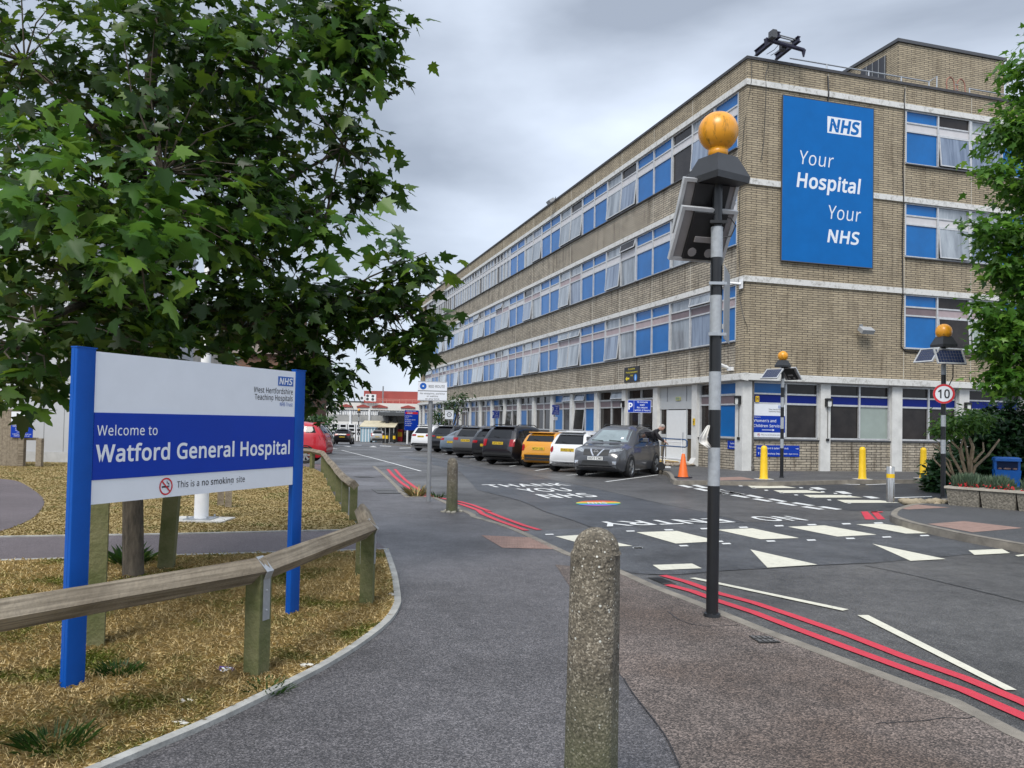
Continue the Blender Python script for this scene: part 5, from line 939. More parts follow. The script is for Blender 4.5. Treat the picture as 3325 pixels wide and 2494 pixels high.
# right-hand maple
rb = Vector((15.6, 18.5, 0)); T = lambda px, py, d: np.array(Dp(px, py, d))-np.array(rb); mt2 = thing('maple_tree', 'fresh green maple crown hanging in at the right edge of the picture', 'tree', rb)
B = [(T(3380, 230, 18.5), (.8, .9, .8), 60), (T(3420, 430, 18.3), (1.5, 1.3, .8), 110), (T(3300, 420, 18.3), (.5, .7, .3), 30), (T(3390, 620, 18.3), (1.0, 1.1, .5), 90), (T(3310, 760, 18.1), (.95, 1.0, .36), 70), (T(3390, 930, 18.2), (1.0, 1.1, .5), 90), (T(3290, 1040, 18.0), (.55, .7, .3), 50), (T(3330, 1130, 18.1), (.75, .8, .4), 55), (T(3260, 1230, 18), (.35, .4, .22), 28), (T(3240, 1110, 18), (.4, .5, .25), 24), (T(3290, 860, 18), (.6, .6, .4), 40), (T(3230, 560, 18), (.3, .4, .2), 14), (T(3360, 1230, 18), (.5, .5, .35), 25), (T(3700, 650, 18.5), (2.2, 2.2, 2.5), 260), (T(3600, 100, 18.5), (1.8, 1.8, 1.8), 120), (T(3160, 740, 18), (.25, .3, .14), 8), (T(3190, 1000, 18), (.25, .3, .1), 8)]
p_, n_, t_, s_, tw = blob_leaves(B, 13, .19, .19)
leaves('crown', p_, n_, t_, s_, 'star', leaf_mat('bright_maple_leaf', (.030, .095, .011), (.07, .18, .02), (.16, .30, .04), .45), mt2)
q = MB(); q.tube([(0, 0, -.1), (0, 0, 2), (.05, 0, 4.5), (.2, 0, 8.5)], [.2, .16, .12, .04], 10); q.build('trunk', BARK, mt2, True); q = MB()
for c in tw[::4]: c = Vector(c); h = max(1.9, c.z-1.0); q.tube([(.03, 0, h), tuple((Vector((0, 0, h))+c)/2+Vector((0, 0, .25))), tuple(c)], [.035, .018, .005], 5, 0, False)
q.build('branch', BARK, mt2, True)
# ================================================================ GRASS
def inpoly(P_, poly):
    x, y = P_[:, 0], P_[:, 1]; ins = np.zeros(len(P_), bool); n = len(poly)
    for i in range(n):
        x1, y1 = poly[i]; x2, y2 = poly[(i+1) % n]; c = ((y1 > y) != (y2 > y)); xx = (x2-x1)*(y-y1)/((y2-y1) or 1e-9)+x1; ins ^= c & (x < xx)
    return ins
def grass_mat(name, straw1, straw2, green):
    m = bpy.data.materials.new(name); m.use_nodes = True; N, L, b = nodes_of(m); b.inputs['Roughness'].default_value = .75; b.inputs['Specular IOR Level'].default_value = .25
    g = N.new('ShaderNodeNewGeometry'); r = N.new('ShaderNodeValToRGB'); r.color_ramp.elements[0].color = (*straw1, 1); r.color_ramp.elements[1].color = (*straw2, 1); L.new(g.outputs['Random Per Island'], r.inputs[0])
    no = N.new('ShaderNodeTexNoise'); no.inputs['Scale'].default_value = 1.6; no.inputs['Detail'].default_value = 4; L.new(g.outputs['Position'], no.inputs['Vector']); ad = N.new('ShaderNodeMath'); ad.operation = 'MULTIPLY_ADD'; ad.inputs[1].default_value = .14; L.new(g.outputs['Random Per Island'], ad.inputs[0]); L.new(no.outputs['Fac'], ad.inputs[2])
    mr = N.new('ShaderNodeMapRange'); mr.inputs[1].default_value = .57; mr.inputs[2].default_value = .75; L.new(ad.outputs[0], mr.inputs[0]); x = N.new('ShaderNodeMix'); x.data_type = 'RGBA'; x.inputs[7].default_value = (*green, 1); L.new(mr.outputs[0], x.inputs[0]); L.new(r.outputs[0], x.inputs[6]); L.new(x.outputs[2], b.inputs['Base Color']); return m
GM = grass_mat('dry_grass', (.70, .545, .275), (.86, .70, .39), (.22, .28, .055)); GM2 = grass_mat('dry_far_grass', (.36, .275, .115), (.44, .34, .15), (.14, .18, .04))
def grass(name, poly, n, box, fall, ln, wd, flatness, m):
    out = []; x0, x1, y0, y1 = box
    u = RNG.random(n*3); y = y0*(y1/y0)**u if fall else y0+(y1-y0)*u
    x = x0+(x1-x0)*RNG.random(n*3)
    P_ = np.stack([x, y], 1); P_ = P_[np.abs(P_[:, 0]/P_[:, 1]) < .72]; P_ = P_[inpoly(P_, poly)]; P_ = P_[~inpoly(P_, [(q.x, q.y) for q in bl])][:n]; k = len(P_); d = P_[:, 1]
    a = RNG.random(k)*6.283; el = np.clip(RNG.normal(flatness, .35, k), .08, 1.35); L_ = ln*(.5+RNG.random(k)); sc_ = np.clip(d/5, .8, 3) if fall else 1
    dirv = np.stack([np.cos(a)*np.cos(el), np.sin(a)*np.cos(el), np.sin(el)], 1)*(L_)[:, None]; sd = np.stack([-np.sin(a), np.cos(a), 0*a], 1)*(wd*sc_*(.6+.8*RNG.random(k)))[:, None] if fall else np.stack([-np.sin(a), np.cos(a), 0*a], 1)*wd
    b_ = np.stack([P_[:, 0], P_[:, 1], np.full(k, .012)], 1); mid = b_+dirv*.55+np.array([0, 0, .008]); tip = b_+dirv*np.array([1.05, 1.05, .82])
    V = np.stack([b_-sd, b_+sd, mid+sd*.8, tip, mid-sd*.8], 1); return tag(np_mesh(name, V, 5, m), kind='stuff')
def shrink(poly, d):
    n = len(poly); ar = sum(poly[i][0]*poly[(i+1) % n][1]-poly[(i+1) % n][0]*poly[i][1] for i in range(n)); s = 1 if ar > 0 else -1; o = []
    for i in range(n):
        a, b = Vector(poly[i-1]), Vector(poly[(i+1) % n]); t = (b-a).normalized(); o.append((poly[i][0]-t.y*d*s, poly[i][1]+t.x*d*s))
    return o
grass('dry_grass', shrink(LAWN1, .085), 120000, (-7.5, .3, 2.4, 11.0), True, .05, .0011, .25, GM)
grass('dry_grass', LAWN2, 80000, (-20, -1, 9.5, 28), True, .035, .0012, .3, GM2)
# green tufts and weeds in the near lawn
def tuft(name, label, cat, loc, n, ln, wd, m, spread=.05, el0=.9, group=None):
    k = n; a = RNG.random(k)*6.283; el = np.clip(RNG.normal(el0, .3, k), .1, 1.5); L_ = ln*(.5+.7*RNG.random(k)); r = RNG.random(k)**.5*spread; b_ = np.stack([r*np.cos(a), r*np.sin(a), 0*a], 1); dv = np.stack([np.cos(a)*np.cos(el), np.sin(a)*np.cos(el), np.sin(el)], 1)*L_[:, None]; sd = np.stack([-np.sin(a), np.cos(a), 0*a], 1)*wd
    mid = b_+dv*.6; tip = b_+dv*np.array([1.1, 1.1, .85]); V = np.stack([b_-sd, b_+sd, mid+sd*.9, tip, mid-sd*.9], 1); return tag(np_mesh(name, V, 5, m, None, loc), label, cat, group)
GREEN = leaf_mat('weed_green', (.02, .06, .012), (.035, .09, .015), (.06, .13, .02), .3)
tuft('weed_tuft', 'bushy green weed just right of the left sign post foot', 'weed', P(390, 2192), 260, .10, .004, GREEN, .09, .7); tuft('weed_tuft', 'long green grass tuft in the bottom left corner', 'weed', P(175, 2430), 200, .13, .0028, GREEN, .12, .8)
tuft('weed_tuft', 'green weeds along the lawn edging below the rail post', 'weed', P(870, 2240), 160, .08, .004, GREEN, .12, .6); tuft('weed_tuft', 'leafy shoots at the foot of the maple trunk', 'weed', P(425, 1835), 90, .26, .02, GREEN, .12, .9)
STRAW = mk('straw', (.42, .34, .14), .8, .25, 30); tuft('grass_tuft', 'yellow grass tuft growing from the kerb beside the red route pole', 'weed', P(1354, 1612, -.02), 140, .28, .006, STRAW, .17, 1.0); tuft('grass_tuft', 'small green grass tuft at the kerb right of the red route pole', 'weed', P(1420, 1617, -.02), 60, .16, .006, GREEN, .15, .8)
# ================================================================ CARS
from mathutils.bvhtree import BVHTree
def carpaint(name, c, rough=.28): return mk(name, c, rough, .0, metal=.0, spec=.5, coat=.8)
CGL = mk('car_glass', (.010, .011, .013), .06, 0, spec=.4); CGLL = mk('pale_car_glass', (.20, .25, .26), .06, .3, 1.2, spec=.8); TYRE = mk('tyre_rubber', (.012, .012, .013), .8, .2, 20); RIM = mk('alloy_rim', (.40, .41, .42), .3, .1, metal=.7); RIMD = mk('dark_rim', (.06, .06, .065), .4, .1); CHR = mk('chrome', (.6, .6, .62), .15, 0, metal=.9)
TAIL = mk('tail_light', (.28, .006, .01), .15, .3, 12, spec=.6); HEADL = mk('headlight_glass', (.24, .26, .28), .12, .6, 18, spec=.7); CLADP = mk('black_bumper_plastic', (.02, .021, .022), .6, .15, 20); PLY = mk('yellow_plate', (.68, .46, .03), .4, 0); PLW = mk('white_plate', (.68, .69, .68), .4, 0)
PLATE_M = [PLY, PLW, INK]
PROF = dict(
 suv=dict(T=[(-.84, .42), (-.87, .55), (-.86, .74), (-.80, .92), (-.74, 1.08), (-.46, 1.50), (-.36, 1.58), (.1, 1.655), (.8, 1.675), (1.35, 1.63), (1.62, 1.55), (2.42, 1.09), (2.6, 1.05), (3.1, .98), (3.4, .88), (3.52, .74), (3.56, .55), (3.54, .4)], B=(1.08, 1.0), W=1.82, wb=2.68, r=.35, rw=(1.12, 1.46, .58, .50), ws=(1.13, 1.50, .66, .58), sw=[(-.42, 1.16, -.15, 1.42), (.0, 1.13, .78, 1.47), (.86, 1.11, 1.75, 1.42)]),
 mini=dict(T=[(-.58, .4), (-.62, .52), (-.60, .75), (-.56, .93), (-.50, 1.02), (-.32, 1.30), (-.25, 1.36), (.2, 1.41), (.9, 1.41), (1.25, 1.36), (1.62, 1.0), (1.75, .96), (2.4, .89), (2.8, .80), (3.05, .66), (3.16, .5), (3.16, .36)], B=(.96, .93), W=1.73, wb=2.49, r=.31, rw=(1.03, 1.26, .60, .54), ws=(1.0, 1.30, .62, .56), sw=[(-.28, 1.02, .38, 1.29), (.46, 1.0, 1.33, 1.27)]),
 bubble=dict(T=[(-.54, .38), (-.58, .50), (-.58, .66), (-.54, .84), (-.49, .97), (-.24, 1.32), (-.14, 1.41), (.25, 1.48), (.8, 1.49), (1.15, 1.42), (1.72, 1.02), (1.9, .96), (2.4, .90), (2.75, .78), (2.93, .62), (2.98, .46), (2.96, .34)], B=(.97, .93), W=1.63, wb=2.3, r=.29, rw=(1.0, 1.33, .56, .47), ws=(1.04, 1.36, .58, .50), sw=[(-.1, 1.05, .35, 1.34), (.43, 1.02, 1.36, 1.33)]),
 sedan=dict(T=[(-1.05, .42), (-1.10, .55), (-1.08, .78), (-1.03, .98), (-.95, 1.03), (-.55, 1.07), (.15, 1.36), (.6, 1.43), (1.2, 1.42), (1.5, 1.36), (2.2, 1.0), (2.4, .96), (3.1, .88), (3.5, .76), (3.64, .6), (3.65, .42)], B=(.98, .92), W=1.82, wb=2.82, r=.33, rw=(1.09, 1.33, .56, .50), ws=(1.02, 1.32, .64, .56), sw=[(-.1, 1.04, .66, 1.30), (.74, 1.02, 1.6, 1.30)]),
 hatch=dict(T=[(-.70, .42), (-.74, .54), (-.73, .76), (-.68, .95), (-.62, 1.05), (-.38, 1.36), (-.28, 1.43), (.2, 1.49), (.9, 1.50), (1.3, 1.43), (2.05, 1.0), (2.2, .96), (2.75, .88), (3.05, .76), (3.2, .6), (3.22, .42)], B=(1.02, .92), W=1.73, wb=2.53, r=.31, rw=(1.08, 1.34, .58, .50), ws=(1.02, 1.38, .62, .55), sw=[(-.36, 1.10, .0, 1.32), (.08, 1.05, .72, 1.36), (.8, 1.02, 1.5, 1.33)]))
def raster(bv, org, d):
    h = bv.ray_cast(Vector(org), Vector(d)); return h[0]
def grid_patch(bv, quad, axis, sgn, nx=8, ny=6, off=.007, oval=False):
    """quad: 4 corners in the two coordinates seen along the axis, carried on to the body surface"""
    q = MB(); v = []; ok = True
    for j in range(ny+1):
        for i in range(nx+1):
            a, b = i/nx, j/ny
            if oval: A_2, B_2 = 2*a-1, 2*b-1; a, b = .5+.5*A_2*math.sqrt(1-B_2*B_2/2), .5+.5*B_2*math.sqrt(1-A_2*A_2/2)
            u = [(quad[0][k]*(1-a)+quad[1][k]*a)*(1-b)+(quad[3][k]*(1-a)+quad[2][k]*a)*b for k in (0, 1)]
            if axis == 'x': h = raster(bv, (sgn*9, u[0], u[1]), (-sgn, 0, 0)); h = h and h+Vector((sgn*off, 0, 0))
            else: h = raster(bv, (u[0], sgn*9, u[1]), (0, -sgn, 0)); h = h and h+Vector((0, sgn*off, 0))
            if h is None: h = v[-1] if v else Vector((0, 0, 1))
            v.append(h)
    f = [(j*(nx+1)+i, j*(nx+1)+i+1, (j+1)*(nx+1)+i+1, (j+1)*(nx+1)+i) for j in range(ny) for i in range(nx)]
    q.add(v, f); return q
WHEELS = {}
def wheel_mesh(r, spokes, dark):
    k = (r, spokes, dark)
    if k not in WHEELS:
        q = MB(); M_ = Matrix.Rotation(R(90), 4, 'X'); q.lathe([(r*.66, -.1), (r*.94, -.105), (r, -.07), (r, .07), (r*.94, .105), (r*.66, .1)], 26, 0, M_, False); q.lathe([(r*.67, -.03), (r*.67, .02)], 20, 0, M_)
        a = MB(); a.lathe([(r*.60, .065), (r*.68, .1), (r*.68, .09)], 26, 0, M_, False); a.lathe([(.05, .03), (.045, .085)], 10, 0, M_)
        for i in range(spokes):
            for s in ((-.10, .10) if spokes < 8 else (0,)):
                w_ = .018; M2 = Matrix.Rotation(2*math.pi*i/spokes, 4, 'Y') @ Matrix.Rotation(s, 4, 'Y'); a.box(.03, r*.66, -.088, -.05, -w_, w_, 0, M2)
        t = q.build('wheel', TYRE, None, 50); rm = a.build('rim', RIMD if dark else RIM, None); WHEELS[k] = (t.data, rm.data); bpy.data.objects.remove(t); bpy.data.objects.remove(rm)
    return WHEELS[k]
def car(name, label, kind, paint, loc, head, sx=1, sw_=1, sz=1, at='RL', plate=None, front=False, lower=True, tails=None, heads=None, spokes=5, dark=False, pale=False, rails=False, roof=None, group='cars parked by the hospital', chrome=False, lz=0):
    D = PROF[kind]; W = D['W']*sw_; wb = D['wb']*sx; r = D['r']; T = [Vector((x*sx, z*sz if z > .6 else z)) for x, z in D['T']]; B0, B1 = [q*sz for q in D['B']]; tr_ = W/2-.11
    # resample outline evenly and soften the corners
    pts = []; 
    for a, b in zip(T, T[1:]):
        n = max(1, int((b-a).length/.055)); pts += [a.lerp(b, i/n) for i in range(n)]
    pts.append(T[-1])
    for _ in range(2): pts = [pts[0]]+[(pts[i-1]+pts[i]*2+pts[i+1])/4 for i in range(1, len(pts)-1)]+[pts[-1]]
    xr, xf = min(p.x for p in pts), max(p.x for p in pts); q = MB(); rows = []
    for p in pts:
        x, z = p; e = max(0, .55-(x-xr))/.55, max(0, .7-(xf-x))/.7; w = W/2*(1-.17*e[0]**1.8-.22*e[1]**2.2); bz = .2+(T[0].y-.2)*max(0, 1-(x-xr)/.3)**1.5+(T[-1].y-.2)*max(0, 1-(xf-x)/.35)**1.5
        bt = B0+(B1-B0)*max(0, min(1, (x-xr)/(xf-xr))); RE = .10; zb = max(bz+.005, min(bt, z-RE)); row = [(0, bz), (w*.86, bz)]
        for s in (0, .12, .3, .5, .7, .85, 1.0): row.append((w*(.93+.07*math.sin(min(1, s/.45)*math.pi/2)-.035*max(0, (s-.45)/.55)**1.5), bz+.02+(zb-bz-.02)*s))
        w1 = row[-1][0]; wt = w1-.40*(z-RE-zb)-.02*min(1, (z-zb)/.4)
        for s in (.2, .4, .6, .8, 1.0): row.append((w1+(wt-w1)*s+.02*math.sin(s*math.pi)*min(1, (z-zb)/.4), zb+(z-RE-zb)*s))
        for s in (.04, .12, .25, .4, .55, .7, .85, 1.0): row.append((wt*(1-s), z-RE*(1-min(1, s/.42))**1.9))
        rows.append([Vector((x, y, zz)) for y, zz in row])
    n = len(rows[0]); ring = 2*n-2; vs = []
    for row in rows: vs += row+[Vector((v.x, -v.y, v.z)) for v in row[-2:0:-1]]
    fs = [(i*ring+j, i*ring+(j+1) % ring, (i+1)*ring+(j+1) % ring, (i+1)*ring+j) for i in range(len(rows)-1) for j in range(ring)]+[tuple(range(ring-1, -1, -1)), tuple(range((len(rows)-1)*ring, len(rows)*ring))]
    q.add(vs, fs); bv = BVHTree.FromPolygons(vs, fs)
    hd = R(head); fwd = Vector((math.sin(hd), math.cos(hd), 0)); left = Vector((-fwd.y, fwd.x, 0)); loc = Vector(loc)
    o = loc-left*(tr_+.08)*(1 if at[1] == 'L' else -1)-(fwd*wb if at[0] == 'F' else Vector()); gz0 = base(o.y)+ROAD+lz; o.z = gz0
    t = thing(name, label, 'car', o, math.atan2(fwd.y, fwd.x), group); slope = (base(o.y+fwd.y*wb)-base(o.y))/wb; t.rotation_euler = (0, -math.atan(slope), math.atan2(fwd.y, fwd.x))
    body = q.build('body', paint, t, 45)
    gl = CGLL if pale else CGL
    def add(nm, quad, ax, sg, m, par=t, nx=8, ny=6, off=.007, oval=False): return grid_patch(bv, quad, ax, sg, nx, ny, off, oval).build(nm, m, par, True)
    z0, z1, h0, h1 = [v*(sz if i < 2 else sw_) for i, v in enumerate(D['rw'])]; add('rear_window', [(-h0, z0), (h0, z0), (h1, z1), (-h1, z1)], 'x', -1, gl if not front else CGL)
    z0, z1, h0, h1 = [v*(sz if i < 2 else sw_) for i, v in enumerate(D['ws'])]; add('windscreen', [(-h0, z0), (h0, z0), (h1, z1), (-h1, z1)], 'x', 1, CGLL if front else CGL)
    for sgn in (-1, 1):
        for k, (xa, za, xb, zb) in enumerate(D['sw']):
            xa, xb, za, zb = xa*sx, xb*sx, za*sz, zb*sz; ln = len(D['sw']); c0 = .16 if k == 0 else .0; c1 = .34 if k == ln-1 else .0
            add('side_window', [(xa, za), (xb, za), (xb-c1, zb), (xa+c0*.6, zb)], 'y', sgn, CGL, nx=5, ny=4)
        for xw in (0, wb):   # arch and wheel
            surf = raster(bv, (xw, sgn*9, .5), (0, -sgn, 0)); ys = abs(surf.y) if surf else W/2; a = MB(); R_ = r*1.17; v = [Vector((xw, ys+.006, r))]; 
            for i in range(19): an = math.pi*(i/18*1.16-.08); v.append(Vector((xw+R_*math.cos(an), ys+.006, r+R_*math.sin(an))))
            v2 = []
            for p in v: h = raster(bv, (p.x, sgn*9, max(.25, p.z)), (0, -sgn, 0)); v2.append(Vector((p.x, sgn*((abs(h.y) if h else ys)+.005), max(p.z, .2))))
            a.add(v2, [(0, i, i+1) if sgn < 0 else (0, i+1, i) for i in range(1, 19)]); a.build('wheel_arch', CLADP if lower else BLACK, t)
            tm, rm = wheel_mesh(r, spokes, dark); wo = link('wheel', tm, t, (xw, sgn*(ys-.078), r)); wo.rotation_euler = (0, 0, math.pi if sgn > 0 else 0); ro_ = link('rim', rm, wo)
        m_ = MB(); xm = D['ws'] and (D['sw'][-1][2]-.22)*sx; zm = D['sw'][-1][1]*sz+.03; ym = W/2; m_.box(xm-.05, xm+.07, min(sgn*(ym+.02), sgn*(ym+.2)), max(sgn*(ym+.02), sgn*(ym+.2)), zm-.02, zm+.12, b=.02); m_.box(xm-.02, xm+.02, min(sgn*(ym-.12), sgn*(ym+.02)), max(sgn*(ym-.12), sgn*(ym+.02)), zm-.0, zm+.04); m_.build('door_mirror', paint, t)
        for k, (xa, za, xb, zb) in enumerate(D['sw'][-2:]):
            xh = xa*sx+.16; h = raster(bv, (xh, sgn*9, za*sz-.12), (0, -sgn, 0))
            if h: m_ = MB(); m_.box(xh-.09, xh+.09, min(h.y, h.y+sgn*.03), max(h.y, h.y+sgn*.03), za*sz-.135, za*sz-.105, b=.01); m_.build('door_handle', CHR if chrome else paint, t)
        y_ = lambda a: sgn*a
        for qd in (tails or [(.52, .78, .80, 1.0)]):
            a, b, c, d = qd[:4]; add('tail_light', [(y_(a*sw_), c), (y_(b*sw_), c+(qd[4] if len(qd) > 4 else 0)), (y_(b*sw_), d), (y_(a*sw_), d-(qd[5] if len(qd) > 5 else 0))], 'x', -1, TAIL, nx=5, ny=5, off=.012, oval=kind in ('mini', 'bubble'))
        for qd in (heads or [(.45, .74, .70, .82)]):
            a, b, c, d = qd[:4]; add('headlight', [(y_(a), c), (y_(b), c+.08), (y_(b), d+.07), (y_(a), d-.02)], 'x', 1, HEADL, nx=5, ny=4, off=.012)
        if rails: m_ = MB(); zr = max(p.y for p in pts)-.03; yr = W/2*.66; m_.tube([(-.3, sgn*yr, zr-.03), (-.1, sgn*yr, zr+.05), (1.1, sgn*yr, zr+.05), (1.3, sgn*yr, zr-.04)], .018, 6); m_.build('roof_rail', CHR if rails == 2 else BLACK, t)
    if lower:
        add('bumper', [(-.72*sw_, .30), (.72*sw_, .30), (.76*sw_, .52), (-.76*sw_, .52)], 'x', -1, CLADP, nx=10, ny=3, off=.009)
        for sgn in (-1, 1): add('sill', [(.45, .24), (wb-.45, .24), (wb-.45, .36), (.45, .36)], 'y', sgn, CLADP, nx=6, ny=2)
    pz = .80 if not lower else .84
    if kind in ('suv',): pz = .86
    if plate:
        txt, ph = plate; ph = ph or pz; sgx = 1 if front else -1; h = raster(bv, (sgx*9, 0, ph), (-sgx, 0, 0)); M_ = Matrix.Translation((h.x+sgx*.02, 0, ph)) @ Matrix.Rotation(R(90 if front else -90), 4, 'Z')
        m_ = MB(); m_.box(-.26, .26, -.006, .014, -.055, .055); p_ = m_.build('number_plate', PLW if front else PLY, t); p_.matrix_local = M_; m_ = MB(); fit(m_, txt, -.235, .235, -.035, .07, -.0075, 0, 1.6); m_.build('lettering', INK, p_)
    h = raster(bv, (-9, 0, D['rw'][0]*sz+.02), (1, 0, 0))
    if h and not front: m_ = MB(); m_.tube([(h.x-.02, 0, h.z), (h.x+.03, .28, h.z+.06)], .012, 5); m_.build('wiper', BLACK, t)
    if kind != 'sedan': 
        zz = max(p.y for p in pts); xs = D['T'][6][0]*sx; m_ = MB(); m_.box(xs-.16, xs+.08, -W*.30, W*.30, D['T'][6][1]*sz+.0, D['T'][6][1]*sz+.035, b=.012); m_.build('spoiler', roof or paint, t)
    return t, bv, o
PB = carpaint('black_car_paint', (.010, .010, .013)); PWH = carpaint('white_car_paint', (.66, .67, .68)); POR = carpaint('orange_car_paint', (.62, .27, .015)); PGM = carpaint('gunmetal_car_paint', (.055, .058, .066)); PGR2 = carpaint('grey_car_paint', (.085, .088, .095)); PSB = carpaint('steel_blue_car_paint', (.13, .17, .22)); PRD = carpaint('red_car_paint', (.42, .006, .016)); PSI = carpaint('silver_car_paint', (.32, .33, .34))
G_ = lambda x, y: P(x, y, ROAD)
# the grey family car facing the camera
t, bv, o = car('parked_car', 'gunmetal grey family car parked nose out, nearest the orange cone', 'suv', PGM, G_(2046, 1551), 207, 1.02, 1.0, 1.02, 'FL', ('HG15 CME', .62), True, False, heads=[(.44, .80, .80, .92)], spokes=5, chrome=True, rails=1)
def fr(nm, quad, m, off=.012, nx=6, ny=3): return grid_patch(bv, quad, 'x', 1, nx, ny, off).build(nm, m, t, True)
fr('grille', [(-.42, .72), (.42, .72), (.44, .90), (-.44, .90)], CLADP); fr('lower_grille', [(-.5, .40), (.5, .40), (.42, .54), (-.42, .54)], CLADP)
fr('chrome_bar', [(-.62, .335), (.62, .335), (.62, .36), (-.62, .36)], CHR, .02)
for s in (-1, 1): fr('grille_chevron', [(s*.10, .70), (s*.04, .70), (s*.20, .92), (s*.25, .92)], CHR, .022, 3, 4); fr('fog_lamp', [(s*.58, .44), (s*.70, .44), (s*.70, .54), (s*.58, .54)], CHR, .014, 4, 4)
h = raster(bv, (9, 0, .83), (-1, 0, 0)); q = MB(); M_ = Matrix.Translation((h.x+.03, 0, .83)) @ Matrix.Rotation(R(90), 4, 'Z'); 
v0 = len(q.v); q.ring(.05, .07, -.005, 22); q.box(-.085, .085, -.008, -.004, -.014, .014); q.v = [tuple(M_ @ Vector(v)) for v in q.v]; q.build('emblem', CHR, t)
for y in (.42, -.2): 
    h0 = raster(bv, (9, y, 1.17), (-1, 0, 0)); h1 = raster(bv, (9, y-.42, 1.19), (-1, 0, 0)); q = MB(); q.tube([h0+Vector((.03, 0, 0)), h1+Vector((.03, 0, 0))], .012, 5); q.build('wiper', BLACK, t)
h0 = raster(bv, (9, .4, 1.26), (-1, 0, 0)); grid_patch(bv, [(.36, 1.24), (.46, 1.24), (.45, 1.30), (.36, 1.30)], 'x', 1, 2, 2, .012).build('permit_sticker', SIGNW, t)
car('parked_car', 'small rounded white hatchback between the orange car and the grey car', 'bubble', PWH, G_(1799.5, 1530), 30, 1.02, 1.0, 1.0, 'RL', ('SV63 GJY', .80), lower=False, tails=[(.56, .68, .70, .92)], spokes=8)
car('parked_car', 'orange hatchback with a dark rear window band', 'mini', POR, G_(1709, 1516.5), 30, 1, 1, 1, 'RL', ('MT14 OZL', .76), lower=True, tails=[(.60, .76, .66, .92)], spokes=8, dark=True)
car('parked_car', 'black crossover with big red tail lights beside the orange hatchback', 'suv', PB, G_(1594, 1506), 33, .97, .97, .985, 'RL', ('LN16 NKO', .90), tails=[(.58, .80, .78, 1.06)], rails=1, spokes=5)
car('parked_car', 'black car half hidden behind the black crossover with big tail lights', 'hatch', PB, G_(1553, 1496), 31, 1.05, 1.03, 1.02, 'RL', ('LX71 AUN', .74), tails=[(.45, .78, .84, .95)])
car('parked_car', 'dark grey sport utility car with slim red lights and roof rails', 'suv', PGR2, G_(1492, 1485), 31, 1.0, 1.0, .96, 'RL', ('LP18 YAW', .88), tails=[(.46, .80, .90, 1.02)], rails=2)
car('parked_car', 'steel blue saloon squeezed between the grey and the black utility cars', 'sedan', PSB, G_(1458, 1475), 31, 1, 1, 1, 'RL', ('WJ70 XKA', .72), lower=False, tails=[(.50, .82, .82, .95)])
car('parked_car', 'large black utility car beside the white one at the far end of the row', 'suv', PB, G_(1417, 1468), 33, 1.04, 1.04, 1.0, 'RL', ('LJ71 ZNC', .92), tails=[(.4, .82, .96, 1.03)], rails=1)
car('parked_car', 'white sport utility car at the far end of the row, behind the red route pole', 'suv', PWH, G_(1356.5, 1464), 33, 1.03, 1.0, 1.02, 'RL', ('WM66 OTG', .94), tails=[(.40, .84, .96, 1.08)], rails=2)
car('parked_car', 'red hatchback showing its tail behind the welcome sign', 'hatch', PRD, P(990, 1505, -.02), -93, 1, 1, 1.02, 'RL', None, lower=False, tails=[(.50, .80, .86, 1.06)], spokes=7, group='cars across the road', lz=.1)
car('parked_car', 'dark car nose-in just beyond the red hatchback', 'hatch', PB, P(1022, 1470, -.06), -93, 1, 1, .98, 'RL', None, tails=[(.5, .76, .82, .98)], spokes=7, group='cars across the road', lz=.06)
car('car', 'black hatchback with a dark rear driving away down the road', 'hatch', PB, P(1083, 1442, ROAD), -6, 1.03, 1.03, 1.0, 'RL', ('EO12 KZT', .72), lower=False, tails=[(.42, .76, .86, 1.02)], group='cars on the far road')
car('car', 'silver people carrier seen from behind near the dark shelter', 'hatch', PSI, P(1203, 1437, ROAD), -8, 1.0, 1.0, 1.04, 'RL', ('KS07 FVM', .72), tails=[(.58, .76, .8, 1.18)], group='cars on the far road')
car('car', 'small blue grey car just past the black hatchback in the distance', 'hatch', PSB, P(1112, 1425, ROAD), 160, 1.0, 1.0, 1.0, 'RL', None, front=True, group='cars on the far road')
